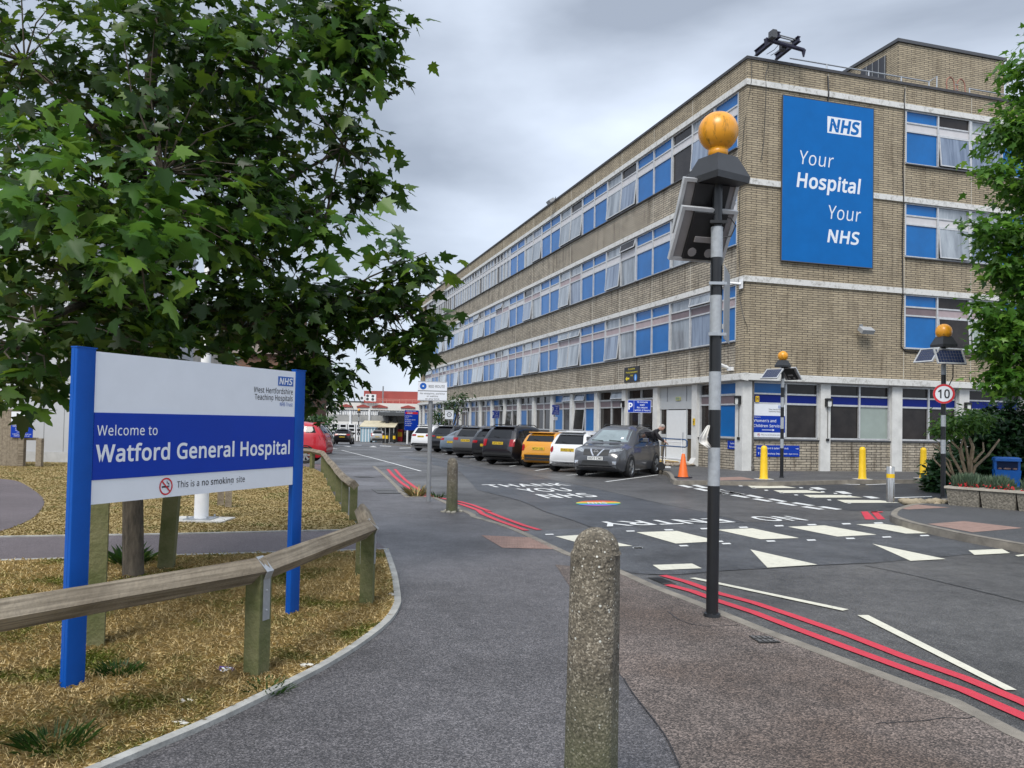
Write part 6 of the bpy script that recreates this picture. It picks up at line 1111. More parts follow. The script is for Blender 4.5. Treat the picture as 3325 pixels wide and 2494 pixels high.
# ================================================================ PEOPLE
SKIN = mk('skin', (.42, .24, .18), .55, .08, 20)
def person(label, loc, rz, J, top, legs, hair=(.3, .28, .26), s=1.0, group=None, shoes=(.015, .015, .017)):
    """J: joint positions (facing +x). One skinned body; hair is the only child."""
    V, E, Rd = [], [], []
    def v(p, r, par=None):
        V.append(tuple(Vector(p)*s)); Rd.append(r*s); i = len(V)-1
        if par is not None: E.append((par, i))
        return i
    hip = v(J['hip'], .135); wst = v(J['waist'], .13, hip); ch = v(J['chest'], .155, wst); nk0 = v(J['neck'], .065, ch); hd = Vector(J['head']); nd = (hd-Vector(J['neck'])).normalized(); fw = Vector(J['face']).normalized()
    j1 = v(hd-nd*.05, .062, nk0); h1 = v(hd+nd*.03+fw*.015, .088, j1); h2 = v(hd+nd*.12, .086, h1); v(hd+nd*.175, .05, h2); v(hd+fw*.10+nd*.02, .018, h1)
    sd = Vector((-fw.y, fw.x, 0)).normalized()
    for q in (-1, 1): v(hd+sd*q*.085+nd*.03-fw*.01, .016, h1)
    for k, q in (('L', 1), ('R', -1)):
        s0 = v(J['sh'+k], .07, ch); el = v(J['el'+k], .05, s0); ha = Vector(J['ha'+k]); ed = (ha-Vector(J['el'+k])).normalized(); wr = v(ha-ed*.09, .034, el); pl = v(ha, .036, wr); lat = ed.cross(Vector((0, 0, 1))).normalized()
        for f in range(4):
            o = ha+ed*.035+lat*(.027-.018*f); L_ = (.06, .072, .068, .052)[f]; a = v(o, .0105, pl); b_ = v(o+ed*L_*.6-Vector((0, 0, .012)), .0095, a); v(o+ed*L_-Vector((0, 0, .035)), .008, b_)
        a = v(ha+lat*q*.032-ed*.02, .012, pl); v(ha+lat*q*.055+ed*.025-Vector((0, 0, .012)), .009, a)
        l0 = v(J['hp'+k], .10, hip); kn = v(J['kn'+k], .066, l0); an = v(J['an'+k], .045, kn); hl = v(Vector(J['an'+k])+Vector((.03, 0, -.045)), .04, an); v(Vector(J['an'+k])+Vector((.17, 0, -.06)), .035, hl)
    me = bpy.data.meshes.new('person'); me.from_pydata(V, E, []); o = bpy.data.objects.new('person', me); COL.objects.link(o); md = o.modifiers.new('s', 'SKIN')
    for i, sv in enumerate(me.skin_vertices[0].data): sv.radius = (Rd[i], Rd[i]); sv.use_root = (i == 0)
    md = o.modifiers.new('u', 'SUBSURF'); md.levels = md.render_levels = 2
    dg = bpy.context.evaluated_depsgraph_get(); m2 = bpy.data.meshes.new_from_object(o.evaluated_get(dg)); bpy.data.objects.remove(o); bpy.data.meshes.remove(me)
    for m in (top, legs, SKIN, mk('shoe_leather', shoes, .5, 0)): m2.materials.append(m)
    pts = [Vector(J['ha'+k])*s for k in 'LR']; el_ = [Vector(J['el'+k])*s for k in 'LR']; nk = Vector(J['neck'])*s+nd*.05*s
    for p in m2.polygons:
        c = p.center; mi = 0
        if (c-nk).dot(nd) > 0 and (c-hd*s).length < .28*s: mi = 2
        elif any((c-a).length < .125*s and (c-a).dot((a-e).normalized()) > -.075*s for a, e in zip(pts, el_)): mi = 2
        elif c.z < .09*s: mi = 3
        elif c.z < J['hip'][2]*s+.02 and min((c-a).length for a in pts) > .2*s: mi = 1
        p.material_index = mi; p.use_smooth = True
    ob = link('person', m2, None, loc); ob.rotation_euler = (0, 0, rz); tag(ob, label, 'person', group)
    q = MB(); q.ball((hd+nd*.095-fw*.022)*s, .098*s, 14, 0, (1, 1, .92)); q.v = [w_ if (Vector(w_)-(hd+nd*.06+fw*.045)*s).dot((nd-fw*.75).normalized()) > -.0 else tuple((hd+nd*.07)*s) for w_ in q.v]; q.build('hair', mk('hair_%d' % int(hair[0]*1000), hair, .8, .2, 40), ob, True); return ob
def stand(**k):
    J = dict(hip=(0, 0, .95), waist=(0, 0, 1.1), chest=(.01, 0, 1.3), neck=(.015, 0, 1.48), head=(.03, 0, 1.58), face=(1, 0, 0), shL=(0, .17, 1.42), shR=(0, -.17, 1.42), elL=(-.02, .23, 1.13), elR=(-.02, -.23, 1.13), haL=(.06, .24, .86), haR=(.06, -.24, .86), hpL=(0, .09, .88), hpR=(0, -.09, .88), knL=(.02, .1, .5), knR=(.03, -.1, .5), anL=(-.02, .1, .09), anR=(-.02, -.1, .09)); J.update(k); return J
JK = mk('black_jacket', (.012, .011, .014), .85, .2, 12); JN = mk('blue_jeans', (.035, .07, .16), .85, .2, 14); JB = mk('blue_jacket', (.02, .035, .13), .8, .2, 12); HV = mk('yellow_vest', (.6, .6, .05), .7, .1)
hd_ = Dp(2143, 1391, 29.3); lean = stand(hip=(-.06, 0, .93), waist=(.0, 0, 1.07), chest=(.13, 0, 1.24), neck=(.25, 0, 1.37), head=(.335, 0, 1.43), face=(.75, -.25, -.62), shL=(.16, .18, 1.33), shR=(.16, -.18, 1.33), elL=(.34, .22, 1.10), elR=(.30, -.22, 1.08), haL=(.53, .16, .97), haR=(.52, -.14, .96), hpL=(-.05, .09, .86), hpR=(-.05, -.09, .86), knL=(.06, .1, .48), knR=(-.02, -.1, .48), anL=(.02, .1, .09), anR=(-.12, -.1, .09))
pl_ = Vector((hd_.x-.335, hd_.y, .0)); person('grey-haired man in a black jacket leaning over a trolley behind the grey car', pl_, R(-8), lean, JK, JN, (.32, .30, .28), 1.03)
t = thing('hand_trolley', 'black and white hand trolley held by the leaning man', 'trolley', pl_+Vector((.52, -.02, 0)), R(-8)); q = MB()
for y in (-.15, .16): q.tube([(.02, y, .99), (-.02, y, .9), (-.10, y, .25), (-.10, y, .16)], .017, 6)
q.cyl((-.05, -.15, .62), (-.05, .16, .62), .014); q.cyl((.02, -.15, .99), (.02, .16, .99), .017); q.build('frame', DGREY, t); q = MB(); q.box(-.12, .2, -.2, .2, .10, .13); q.build('toe_plate', WHITE, t)
for y in (-.2, .21): q = MB(); q.lathe([(.13, -.03), (.14, 0), (.13, .03)], 16, 0, Matrix.Translation((-.13, y, .14)) @ Matrix.Rotation(R(90), 4, 'X')); q.build('wheel', TYRE, t)
l = P(1349, 1438, ROAD); person('distant person in a blue jacket standing beside the blue wayfinding sign', l, R(200), stand(), JB, JK, (.03, .025, .02))
l = P(1268, 1432, ROAD); person('distant person in dark clothes standing under the dark shelter', l, R(60), stand(), JK, JK, (.03, .02, .02))
l = P(1190, 1433, ROAD); person('distant person in black crossing left of the silver car', l, R(160), stand(knL=(.12, .1, .5), anL=(.2, .1, .09), knR=(-.05, -.1, .5), anR=(-.22, -.1, .12)), JK, JK, (.04, .03, .02), .8)
l = P(1131, 1428, ROAD); person('distant person in a yellow vest beside the black hatchback', l, R(230), stand(), HV, JK, (.05, .04, .03))
# ================================================================ SMALL THINGS BY THE ENTRANCE AND THE PLANTERS
l = P(*zcar((868, 1522))[0]); hc = zat(*zcar((865, 1138))[0], l.y); t = thing('traffic_cone', 'plain orange traffic cone on the kerb corner', 'cone', l, .5); q = MB(); q.lathe([(.165, .035), (.15, .07), (.05, hc-.02), (.035, hc)], 20); q.build('cone', mk('cone_orange', (.72, .13, .012), .5, .1, 8), t, 50); q = MB(); q.slab([(.27*math.cos(a)*(1 if i % 2 else 1), .27*math.sin(a)) for i, a in enumerate(np.linspace(.2, 6.48, 9)[:-1])], 0, .036); q.build('base', mk('cone_base', (.015, .017, .03), .6), t)
def Fx_(px, py, x): r = ray(px, py); o = Vector((0, 0, CAMZ)); tt = (COR+DR*x-o).dot(DR)/r.dot(DR); p = o+r*tt; return Vector((x, (p-COR).dot(DL), p.z))
t = thing('handrail', 'blue tubular handrail on white posts beside the ramp to the white door', 'railing', COR, TH); X_ = -1.3; f_ = lambda x, y: Fx_(*zcar((x, y))[0], X_)
a, b = f_(480, 965), f_(900, 915); c, d = f_(930, 940), f_(930, 1020); e, g = f_(900, 1036), f_(480, 1085); far_ = Vector((X_, b.y+2.4, b.z))
q = MB(); q.tube([Vector((X_, a.y+.6, b.z)), b, c, d, e, Vector((X_, g.y+.6, e.z))], .026, 8); q.build('rail', mk('rail_blue', (.02, .075, .19), .4, .08), t)
for dy in (.25, 1.7): q = MB(); q.cyl((X_, b.y+dy, -.02), (X_, b.y+dy, b.z), .024); q.cyl((X_, b.y+dy, b.z-.1), (X_+.0, b.y+dy, b.z), .03); q.build('post', WHITE, t)
q = MB(); q.cyl((X_, b.y+.2, .28), (X_, b.y+2.6, .28), .02); q.cyl((X_, b.y+.2, b.z-.12), (X_, b.y+2.6, b.z-.12), .018); q.build('low_rail', WHITE, t)
t = thing('entrance_ramp', 'paved ramp with yellow edges and cobble sides at the white door', 'ramp', COR, TH); q = MB(); q.prism([(-1.75, -.02), (-.6, -.02), (-.6, .1), (-1.4, .09)], 3.8, 7.2); q.build('slab', mk('ramp_paving', (.30, .22, .15), .85, .2, 5), t)
q = MB(); q.box(-1.42, -1.3, 3.8, 7.2, .095, .105); q.box(-.75, -.62, 3.8, 7.2, .104, .112); q.build('yellow_edge', YEL, t); q = MB(); rr = random.Random(4)
for i in range(150): q.ball((rr.uniform(-1.7, -.3), rr.uniform(3.05, 3.85), rr.uniform(-.01, .03)), rr.uniform(.04, .08), 6, 0, (1, 1, .6))
tag(q.build('cobble_edge', mk('cobbles', (.36, .31, .25), .9, .35, 6), t), kind='stuff')
# planters
A1, B1, C1 = [P(*z3b(p)[0]) for p in ((1672, 948), (1908, 968), (2165, 990))]; AGG2 = mk('rough_trough_concrete', (.07, .065, .052), .95, 0, 24, 1.0, 30, col2=(.30, .27, .22)); RIMC = mk('trough_rim', (.40, .37, .31), .9, .2, 6, .2, 40)
dv = (C1-A1).normalized(); a0 = math.atan2(dv.y, dv.x); LAV = leaf_mat('lavender_leaf', (.05, .085, .05), (.085, .13, .08), (.14, .19, .11), .25); PET = mk('red_petal', (.45, .01, .02), .5, .2)
for k, (o, ln, lab) in enumerate(((A1, (B1-A1).length, 'rough concrete trough of lavender nearest the beacon pole'), (B1, (C1-B1).length, 'middle rough concrete trough of lavender in front of the blue bin'), (C1, (C1-B1).length*1.05, 'rough concrete trough cut off by the right edge of the picture'))):
    t = thing('planter', lab, 'planter', o, a0, 'concrete planters along the island'); q = MB(); h = .36
    q.add([(.04, .0, -.05), (ln-.04, .0, -.05), (ln-.04, .5, -.05), (.04, .5, -.05), (.0, -.05, h), (ln-.015, -.05, h), (ln-.015, .55, h), (0, .55, h)], [(3, 2, 1, 0), (0, 1, 5, 4), (1, 2, 6, 5), (2, 3, 7, 6), (3, 0, 4, 7), (4, 5, 6, 7)]); q.build('trough', AGG2, t); q = MB()
    for x0, x1, y0, y1 in ((-.03, ln+.0, -.08, -.02), (-.03, ln, .52, .58), (-.03, .04, -.02, .52), (ln-.07, ln, -.02, .52)): q.box(x0, x1, y0, y1, h+.001, h+.05)
    q.build('rim', RIMC, t); q = MB(); q.box(.04, ln-.07, -.02, .52, h-.05, h+.03); q.build('soil', mk('planter_soil', (.035, .026, .018), .95, .3, 20), t)
    n = 1300; pos = np.stack([RNG.uniform(.1, ln-.1, n), RNG.uniform(.02, .5, n), np.full(n, h+.03)], 1); ce = (.5, .36, .5)[k]; cx = (pos[:, 0]-ln*ce)/(ln/2); hh = np.maximum(.07, .30-(.1, .34, .1)[k]*cx**2)*(.5+.7*RNG.random(n)); lean_ = RNG.normal(size=(n, 3))*.35; lean_[:, 2] = 1; dv_ = nrm(lean_)*hh[:, None]; sd = np.stack([np.ones(n), RNG.normal(size=n)*.4, 0*RNG.random(n)], 1)*.009
    V = np.stack([pos-sd*.6, pos+sd*.6, pos+dv_*.7+sd, pos+dv_, pos+dv_*.7-sd], 1); ob = tag(np_mesh('lavender_bush', V, 5, LAV), 'grey green lavender clump growing in the %s concrete trough' % ('first', 'second', 'third')[k], 'plant', 'lavender clumps in the troughs'); ob.location = o; ob.rotation_euler = (0, 0, a0)
    n = 60; pos = np.stack([RNG.uniform(.05, ln-.05, n), RNG.uniform(-.06, .1, n), RNG.uniform(h+.03, h+.13, n)], 1); pos[:, 0] = np.clip(ln*.6+RNG.normal(size=n)*ln*.2, .05, ln-.05) if k == 0 else pos[:, 0]
    ob = leaves('red_flowers', pos, rvec(n)+np.array([0, -.7, .5]), rvec(n), np.full(n, .06), 'leaf', PET); tag(ob, 'small red bedding flowers along the rim of the %s trough' % ('first', 'second', 'third')[k], 'flowers', 'red flowers in the troughs'); ob.location = o; ob.rotation_euler = (0, 0, a0)
q = MB(); rk = P(*z3b((1560, 935))[0])
for i in range(26): q.ball((random.uniform(-.6, .65), random.uniform(-.12, .2), random.uniform(-.02, .04)), random.uniform(.07, .15), 7, 0, (1.3, 1, .6))
t = q.build('rubble_edge', mk('pale_stone', (.30, .255, .18), .95, .35, 6, .5, 30), None, True, rk); tag(t, 'low rough stone lump beside the beacon foot', 'rock')
# pruned shrub and dark conifer
yc = P(*z3b((1830, 880))[0]).y+1.2; fp = lambda x, y, dy=0: Dp(*z3b((x, y))[0], yc+dy); ft = fp(1830, 820); ft.z = 0
t = thing('pruned_shrub', 'hard pruned shrub of bare pale stems with a green leafy top', 'shrub', ft); q = MB(); S_ = lambda x, y, dy=0: tuple(fp(x, y, dy)-ft)
for pts, r in (([(1830, 800), (1840, 640), (1855, 540), (1830, 480)], .07), ([(1835, 780), (1870, 680), (1960, 600), (2040, 490)], .05), ([(1820, 790), (1780, 640), (1760, 560), (1700, 500)], .05), ([(1800, 790), (1760, 700), (1700, 590), (1690, 520)], .045), ([(1860, 650), (1900, 600), (1930, 570), (1925, 510)], .04), ([(1780, 800), (1700, 720), (1620, 560), (1570, 520)], .035), ([(1790, 640), (1770, 540), (1790, 470)], .03), ([(1740, 800), (1650, 700), (1590, 640), (1565, 600)], .03), ([(1830, 720), (1810, 560), (1790, 480)], .035), ([(1730, 780), (1690, 640), (1640, 600), (1610, 510)], .03)): q.tube([S_(x, y, -.15+.1*i) for i, (x, y) in enumerate(pts)], [r*(1-.18*i) for i in range(len(pts))], 7)
q.build('stem', mk('pale_cut_wood', (.20, .14, .09), .9, 0, 7, .4, 30, col2=(.44, .34, .22)), t, True)
TT = lambda x, y, dy=0: np.array(fp(x, y, dy)-ft); p_, n_, t_, s_, _ = blob_leaves([(TT(1790, 350, -.2), (.75, .6, .3), 70), (TT(1690, 400, -.3), (.5, .4, .22), 35), (TT(1880, 360, 0), (.4, .4, .2), 25), (TT(1640, 420, -.3), (.25, .3, .12), 12)], 8, .15, .12)
leaves('leafy_top', p_, n_, t_, s_, 'leaf', leaf_mat('shrub_leaf', (.03, .09, .014), (.07, .17, .025), (.14, .25, .04), .4), t)
cf = fp(2010, 830, 2.0); cf.z = 0; t = thing('conifer_bush', 'dark feathery conifer bush filling the bed behind the pruned shrub', 'shrub', cf); TC = lambda x, y, dy=2.0: np.array(fp(x, y, dy)-cf); n_b = [(TC(2010, 560), (1.15, .9, 1.25), 620), (TC(2180, 520), (1.1, .9, 1.35), 420), (TC(1800, 690), (.75, .8, .9), 260), (TC(1640, 760, 1.2), (.42, .5, .7), 140), (TC(1960, 400), (.6, .5, .45), 120)]
p_, n_, t_, s_, tw = blob_leaves(n_b, 11, .2, .09, .4, -.9); leaves('crown', p_, n_, t_, s_, 'leaf', leaf_mat('conifer_green', (.010, .034, .013), (.020, .062, .018), (.045, .105, .026), .2), t)
q = MB(); q.tube([(0, 0, 0), (0, 0, 1.6)], [.1, .04]); q.build('trunk', BARK, t)
# litter bin
lb = Dp(3268, 1603, yc-.25); lb.z = 0; t = thing('litter_bin', 'blue hooded litter bin behind the lavender troughs', 'bin', lb, R(-22)); t.scale = (.9, .9, 1); BINB = mk('bin_blue', (.006, .16, .60), .4, .08, 4); q = MB(); zt = zat(3265, 1484, yc-.25); w0, w1 = .30, .34
q.add([(sx*a, sy*b, z) for z, a, b in ((0, .27, .24), (zt-.34, .33, .29), (zt-.34, .33, .14), (zt-.1, .33, .14), (zt-.1, .335, .30), (zt-.03, .33, .29), (zt, .27, .22)) for sx, sy in ((-1, -1), (1, -1), (1, 1), (-1, 1))], [(3, 2, 1, 0)]+[(4*k+i, 4*k+(i+1) % 4, 4*k+4+(i+1) % 4, 4*k+4+i) for k in range(6) for i in range(4)]+[(24, 25, 26, 27)]); q.build('body', BINB, t, 30)
q = MB(); q.box(-.26, .26, -.17, -.141, zt-.32, zt-.12); q.build('opening', mk('bin_inside', (.006, .02, .07), .8, 0), t); q = MB()
for i in range(5): q.ball((random.uniform(-.2, .2), -.2, zt-.30), random.uniform(.03, .06), 6, 0, (1.3, 1, .6))
q.build('rubbish', mk('rubbish', (.35, .22, .18), .8, .5, 9), t); q = MB(); fz = zt-.62; yy = -.298; q.ring(.085, .098, yy+.02, 22, 0, -.08, fz); q.disc(.02, yy+.02, 10, 0, -.08, fz+.05); q.box(-.105, -.06, yy+.019, yy+.02, fz-.06, fz+.025, 0); q.box(-.06, -.02, yy+.019, yy+.02, fz-.05, fz-.01, 0); q.build('litter_symbol', INK, t)
q = MB(); q.box(-.13, -.02, yy+.028, yy+.03, fz-.27, fz-.15, 0); q.ring(.03, .04, yy+.027, 16, 1, -.075, fz-.21); q.build('notice', [SIGNW, RED], t)
# thin tree and hedge along the long facade
l = on_row(1452, -2.6); d = l.y; t = thing('small_tree', 'thin wispy young tree against the long facade behind the ringed ten sign', 'tree', l); TQ = lambda x, y, dy=0: np.array(Dp(x, y, d+dy)-l); p_, n_, t_, s_, tw = blob_leaves([(TQ(1465, 1320), (1.0, .9, .9), 60), (TQ(1420, 1350), (.7, .7, .6), 30), (TQ(1500, 1290), (.5, .5, .5), 22), (TQ(1440, 1375), (.7, .7, .5), 26)], 7, .26, .28); leaves('crown', p_, n_, t_, s_, 'leaf', leaf_mat('wispy_leaf', (.02, .055, .015), (.045, .09, .03), (.09, .14, .05), .3), t)
q = MB()
for c in tw[::4]: c = Vector(c); q.tube([(0, 0, -.1), tuple(c*.5), tuple(c)], [.045, .025, .008], 5, 0, False)
q.build('trunk', BARK, t)
def hedge(label, a, b, h, dp, n, size, m, name='hedge'):
    a, b = Vector(a), Vector(b); mid = (a+b)/2; mid.z = base(mid.y); dv = (b-a); ln = dv.length; u = dv.normalized(); k = n; s0 = RNG.uniform(-.5, .5, k)*ln; w_ = RNG.uniform(-.5, .5, k)*dp; hh = h*RNG.random(k)**.5*(.8+.2*np.sin(s0*1.3)); pos = np.stack([u.x*s0-u.y*w_, u.y*s0+u.x*w_, hh], 1)
    ob = leaves(name, pos, rvec(k)+np.array([0, -.3, .8]), rvec(k), size*(.6+.7*RNG.random(k)), 'leaf', m); ob.location = mid; return tag(ob, label, 'hedge')
HG = leaf_mat('hedge_leaf', (.012, .045, .01), (.03, .085, .015), (.07, .15, .02), .25); hedge('clipped bright green hedge along the long facade behind the dark cars', on_row(1525, -2.2), on_row(1655, -2.2), 1.15, .9, 1700, .2, HG)
# ================================================================ DISTANT END OF THE ROAD
WY = 118.0; xw = lambda px: Dp(px, 1360, WY).x; zw = lambda py: zat(1200, py, WY); gzw = base(WY)-.12
z1p = lambda x, y: z1z((x, y))[0]
def fx(x): return xw(z1p(x, 0)[0])
def fz(y): return zw(z1p(0, y)[1])
RROOF = mk('red_metal_roof', (.30, .055, .045), .55, .1, .6); WWALL = mk('white_wing_wall', (.58, .57, .55), .7, .08, .8); GSP = mk('grey_spandrel', (.30, .30, .29), .7, .1, .8); t = thing('red_roofed_wing', 'low white hospital wing with a long red roof closing the end of the road', 'building', (0, WY, 0))
xa, xb = fx(420), fx(1500); q = MB(); q.box(xa, xb, 0, 14, gzw-.3, fz(640)); q.build('wall', WWALL, t); q = MB(); q.box(xa, xb, -.25, 14, fz(640), fz(577)); q.build('fascia', mk('wing_fascia', (.66, .64, .60), .7, .08, .7), t); q = MB(); q.box(fx(745), xb, 2.5, 14, fz(577), fz(462)); rf_ = q.build('roof', RROOF, t); q = MB(); q.box(xa, fx(745), 1, 14, fz(577), fz(560)); q.build('flat_roof', DGREY, t)
q = MB(); 
for y in (540, 552): q.cyl((fx(860), .2, fz(y)), (xb, .2, fz(y)), .05, n=5)
for i in range(12): x = fx(860)+(xb-fx(860))*i/11; q.cyl((x, .2, fz(577)), (x, .2, fz(540)), .05, n=5)
q.build('roof_rail', mk('salmon_rail', (.45, .16, .13), .6), t); q = MB(); q.box(xa, xb, -.06, -.001, fz(742), fz(692)); q.build('spandrel', GSP, t)
for x0, x1 in ((715, 830), (852, 992), (1110, 1240), (560, 680)): q = MB(); a, b = fx(x0), fx(x1); m_ = (a+b)/2; q.add([(a, -.4, fz(618)), (b, -.4, fz(618)), (b, -.4, fz(608)), (m_, -.4, fz(590)), (a, -.4, fz(608)), (a, 0, fz(618)), (b, 0, fz(618)), (b, 0, fz(608)), (m_, 0, fz(590)), (a, 0, fz(608))], [(0, 1, 2, 3, 4), (3, 2, 7, 8), (4, 3, 8, 9), (0, 5, 6, 1), (1, 6, 7, 2), (0, 4, 9, 5)]); q.build('gable', RROOF, t)
PANE = mk('far_pane', (.22, .24, .26), .2, .3, .4); 
for x0 in range(500, 1250, 47):
    if 1000 < x0 < 1040: continue
    q = MB(); a, b = fx(x0), fx(x0+40); q.box(a, b, -.08, -.001, fz(686), fz(625)); w_ = q.build('window', WHITE, t); q = MB(); m_ = (a+b)/2; q.box(a+.15, m_-.08, -.1, -.08, fz(684), fz(655)); q.box(m_+.08, b-.15, -.1, -.08, fz(684), fz(655)); q.box(a+.15, b-.15, -.1, -.08, fz(650), fz(630)); q.build('pane', PANE, w_)
for x0 in range(492, 720, 75):
    q = MB(); a, b = fx(x0), fx(x0+66); q.box(a, b, -.5, -.06, gzw, fz(768)); w_ = q.build('window', WHITE, t); q = MB()
    for j in range(3): q.box(a+.15, b-.15, -.53, -.5, fz(798+33*j), fz(776+33*j))
    q.build('pane', CGL, w_)
q = MB(); q.cyl((fx(660), -.15, gzw), (fx(660), -.15, fz(650)), .16); q.cyl((fx(830), -.15, gzw), (fx(830), -.15, fz(620)), .16); q.build('column', WHITE, t)
q = MB(); q.cyl((fx(930), 1.5, fz(577)), (fx(930), 1.5, fz(420)), .1, n=6); q.build('flue', GREYP, t)
for i, (x, y) in enumerate(((768, 540), (820, 520), (820, 548), (868, 522), (868, 550))):
    t2 = thing('air_conditioner', 'white rooftop air conditioning unit, %s of five on the distant wing' % ('leftmost', 'upper middle', 'lower middle', 'upper right', 'lower right')[i], 'air conditioner', (fx(x), WY-.6-.05*i, fz(y+13)), 0, 'air conditioners on the distant roof'); q = MB(); q.box(-.38, .38, -.2, .2, 0, .56, b=.03); q.build('casing', WHITE, t2); q = MB(); q.disc(.2, -.21, 18, 0, -.06, .28); q.build('fan_grille', DGREY, t2)
# lean-to porch with its pale roof, and the pale blue hut
yb_ = 112; bx_ = lambda x: Dp(z1p(x, 0)[0], 1360, yb_).x; bz_ = lambda y: zat(1250, z1p(0, y)[1], yb_); g_ = base(yb_)-.12; t = thing('glazed_porch', 'long porch with a cream translucent roof in front of the red roofed wing', 'porch', (0, yb_, 0)); q = MB(); a, b = bx_(738), bx_(1060); q.add([(a, 0, bz_(790)), (b, 0, bz_(790)), (b, 4, bz_(738)), (a, 4, bz_(738)), (a, 0, bz_(796)), (b, 0, bz_(796)), (b, 4, bz_(744)), (a, 4, bz_(744))], [(0, 1, 2, 3), (4, 7, 6, 5), (0, 4, 5, 1), (1, 5, 6, 2), (3, 2, 6, 7), (0, 3, 7, 4)]); q.build('roof', mk('cream_roof', (.50, .45, .32), .6, .2, .7), t); q = MB()
for i in range(9): x = a+(b-a)*(i+.2)/8.6; q.box(x, x+.09, .1, .2, g_, bz_(794))
q.build('post', GSP, t); q = MB(); q.box(a+.3, b-.3, 3.4, 3.5, g_, bz_(800)); q.build('wall', GSP, t)
t = thing('site_hut', 'pale blue hut under the cream porch roof', 'hut', (bx_(780), yb_-2.2, g_)); hh = bz_(792)-g_-.2; q = MB(); q.box(0, bx_(905)-bx_(780), 0, 1.8, 0, hh); q.build('wall', mk('pale_blue_panel', (.24, .38, .46), .6, .08), t); q = MB()
for i in range(5): x = (bx_(905)-bx_(780))*i/5+.25; q.box(x, x+.1, -.05, -.001, 0, hh)
q.build('rib', WHITE, t); q = MB(); q.box(-.1, bx_(905)-bx_(780)+.1, -.1, 1.9, hh, hh+.12); q.build('roof', mk('hut_roof', (.16, .26, .36), .6), t)
# shelter
ls = P(*z1p(1000, 925), ROAD); ys_ = ls.y; sx_ = lambda x: Dp(z1p(x, 0)[0], 1360, ys_).x; sz_ = lambda y: zat(1280, z1p(0, y)[1], ys_); t = thing('bus_shelter', 'dark flat roofed shelter on black posts beside the road', 'shelter', (0, ys_, 0)); q = MB(); q.box(sx_(908), sx_(1300), -.6, 3.4, sz_(692), sz_(660)); q.build('canopy', mk('shelter_canopy', (.06, .065, .07), .5, .1), t)
for x, y in ((988, 0), (1056, .4), (988, 3), (1200, 3)): q = MB(); q.box(sx_(x)-.2, sx_(x)+.2, y-.2, y+.2, base(ys_)-.2, sz_(692)); q.build('post', BLACK, t)
q = MB(); q.box(sx_(1062), sx_(1215), 3.1, 3.2, base(ys_)-.1, sz_(760)); q.build('back_panel', mk('shelter_glass', (.06, .06, .07), .1, .2), t); q = MB(); q.box(sx_(1068), sx_(1108), 2.0, 2.8, base(ys_)-.1, sz_(815), 0); q.box(sx_(1068), sx_(1108), 1.99, 1.999, sz_(880), sz_(838), 1); q.build('ticket_machine', [RED, YEL], t)
for x, y, s in ((955, 938, 'leftmost'), (985, 940, 'middle'), (1050, 945, 'rightmost')):
    l = P(*z1p(x, y), ROAD); t = thing('banded_bollard', 'black bollard with a yellow band, %s of three by the dark shelter' % s, 'bollard', l, 0, 'black and yellow bollards'); hb = zat(1250, z1p(0, 845)[1], l.y)-l.z; q = MB(); q.lathe([(.15, 0), (.15, hb*.38), (.152, hb)], 14); q.build('sleeve', BLACK, t, 40); q = MB(); q.lathe([(.156, hb*.45), (.156, hb*.75)], 14, 0, None, False); q.build('band', YEL, t, True)
q = None
# wayfinding sign
l = P(*z1p(1200, 955), ROAD); d = l.y; t = thing('wayfinding_sign', 'tall blue wayfinding sign with a red accident and emergency strip', 'sign', l, face_to(l)+.25); k_ = d/FPX*.36166; z_ = lambda y: zat(1330, z1p(0, y)[1], d)-l.z; pn_ = panel(t, 'sign_panel', -62*k_, 62*k_, z_(822), z_(642), BLUE, -.06, .06); q = MB(); q.box(-56*k_, 56*k_, -.066, -.061, z_(676), z_(658), 3); fit(q, 'A & E', -40*k_, 5*k_, z_(674), 12*k_, -.069, 0, 1.6)
for i, s in enumerate(('All Eye Clinics', 'AAU', 'Ambulatory Care Unit', 'Red Suite', 'Strategic Suite', 'Reception')): w_ = (48, 18, 80, 36, 48, 40)[i]; fit(q, s, -44*k_, (-44+w_)*k_, z_(697+17*i), 8*k_, -.064, 0, .8); q.disc(3.5*k_, -.063, 10, 0, -52*k_, z_(694+17*i))
fit(q, 'Pedestrian Access', -50*k_, 40*k_, z_(654), 7*k_, -.064, 0, .8); q.build('lettering', SM, pn_); q = MB(); q.lathe([(.09, -.1), (.09, z_(822))], 10, 0, Matrix.Translation((-34*k_, 0, 0))); q.lathe([(.09, -.1), (.09, z_(822))], 10, 0, Matrix.Translation((45*k_, 0, 0))); q.build('post', WHITE, t)
# beacons and roundel down the road
for (x, y), gy, s in (((728, 918), 640, 'distant beacon rising left of the far zebra'), ((910, 905), 742, 'distant beacon standing behind the silver car'), ((1300, 900), 0, '')):
    l = P(*z1p(x, y), ROAD); d = l.y
    if gy: zg_ = zat(1170, z1p(0, gy)[1], d)-l.z; beacon(s, l, [(zg_*(i+1)/7*.9, i % 2) for i in range(7)], zg_*.9, zg_, .2, .08, .5, [], detail=False)
    else:
        zt_ = zat(1370, z1p(0, 580)[1], d)-l.z; b = beacon('distant beacon pole with a ten roundel beside the blue wayfinding sign', l, [(zt_*(i+1)/7*.95, i % 2) for i in range(7)], zt_*.95, zt_+.3, .2, .08, .5, [], detail=False)
        t = thing('speed_limit_sign', 'small distant red-edged ten sign next to the blue wayfinding sign', 'sign', Dp(z1p(1299, 655)[0], z1p(1299, 655)[1], d-.3), face_to((l.x, l.y))); roundel(t, 28*.36166*d/FPX, 0, '10', .22*d/30)
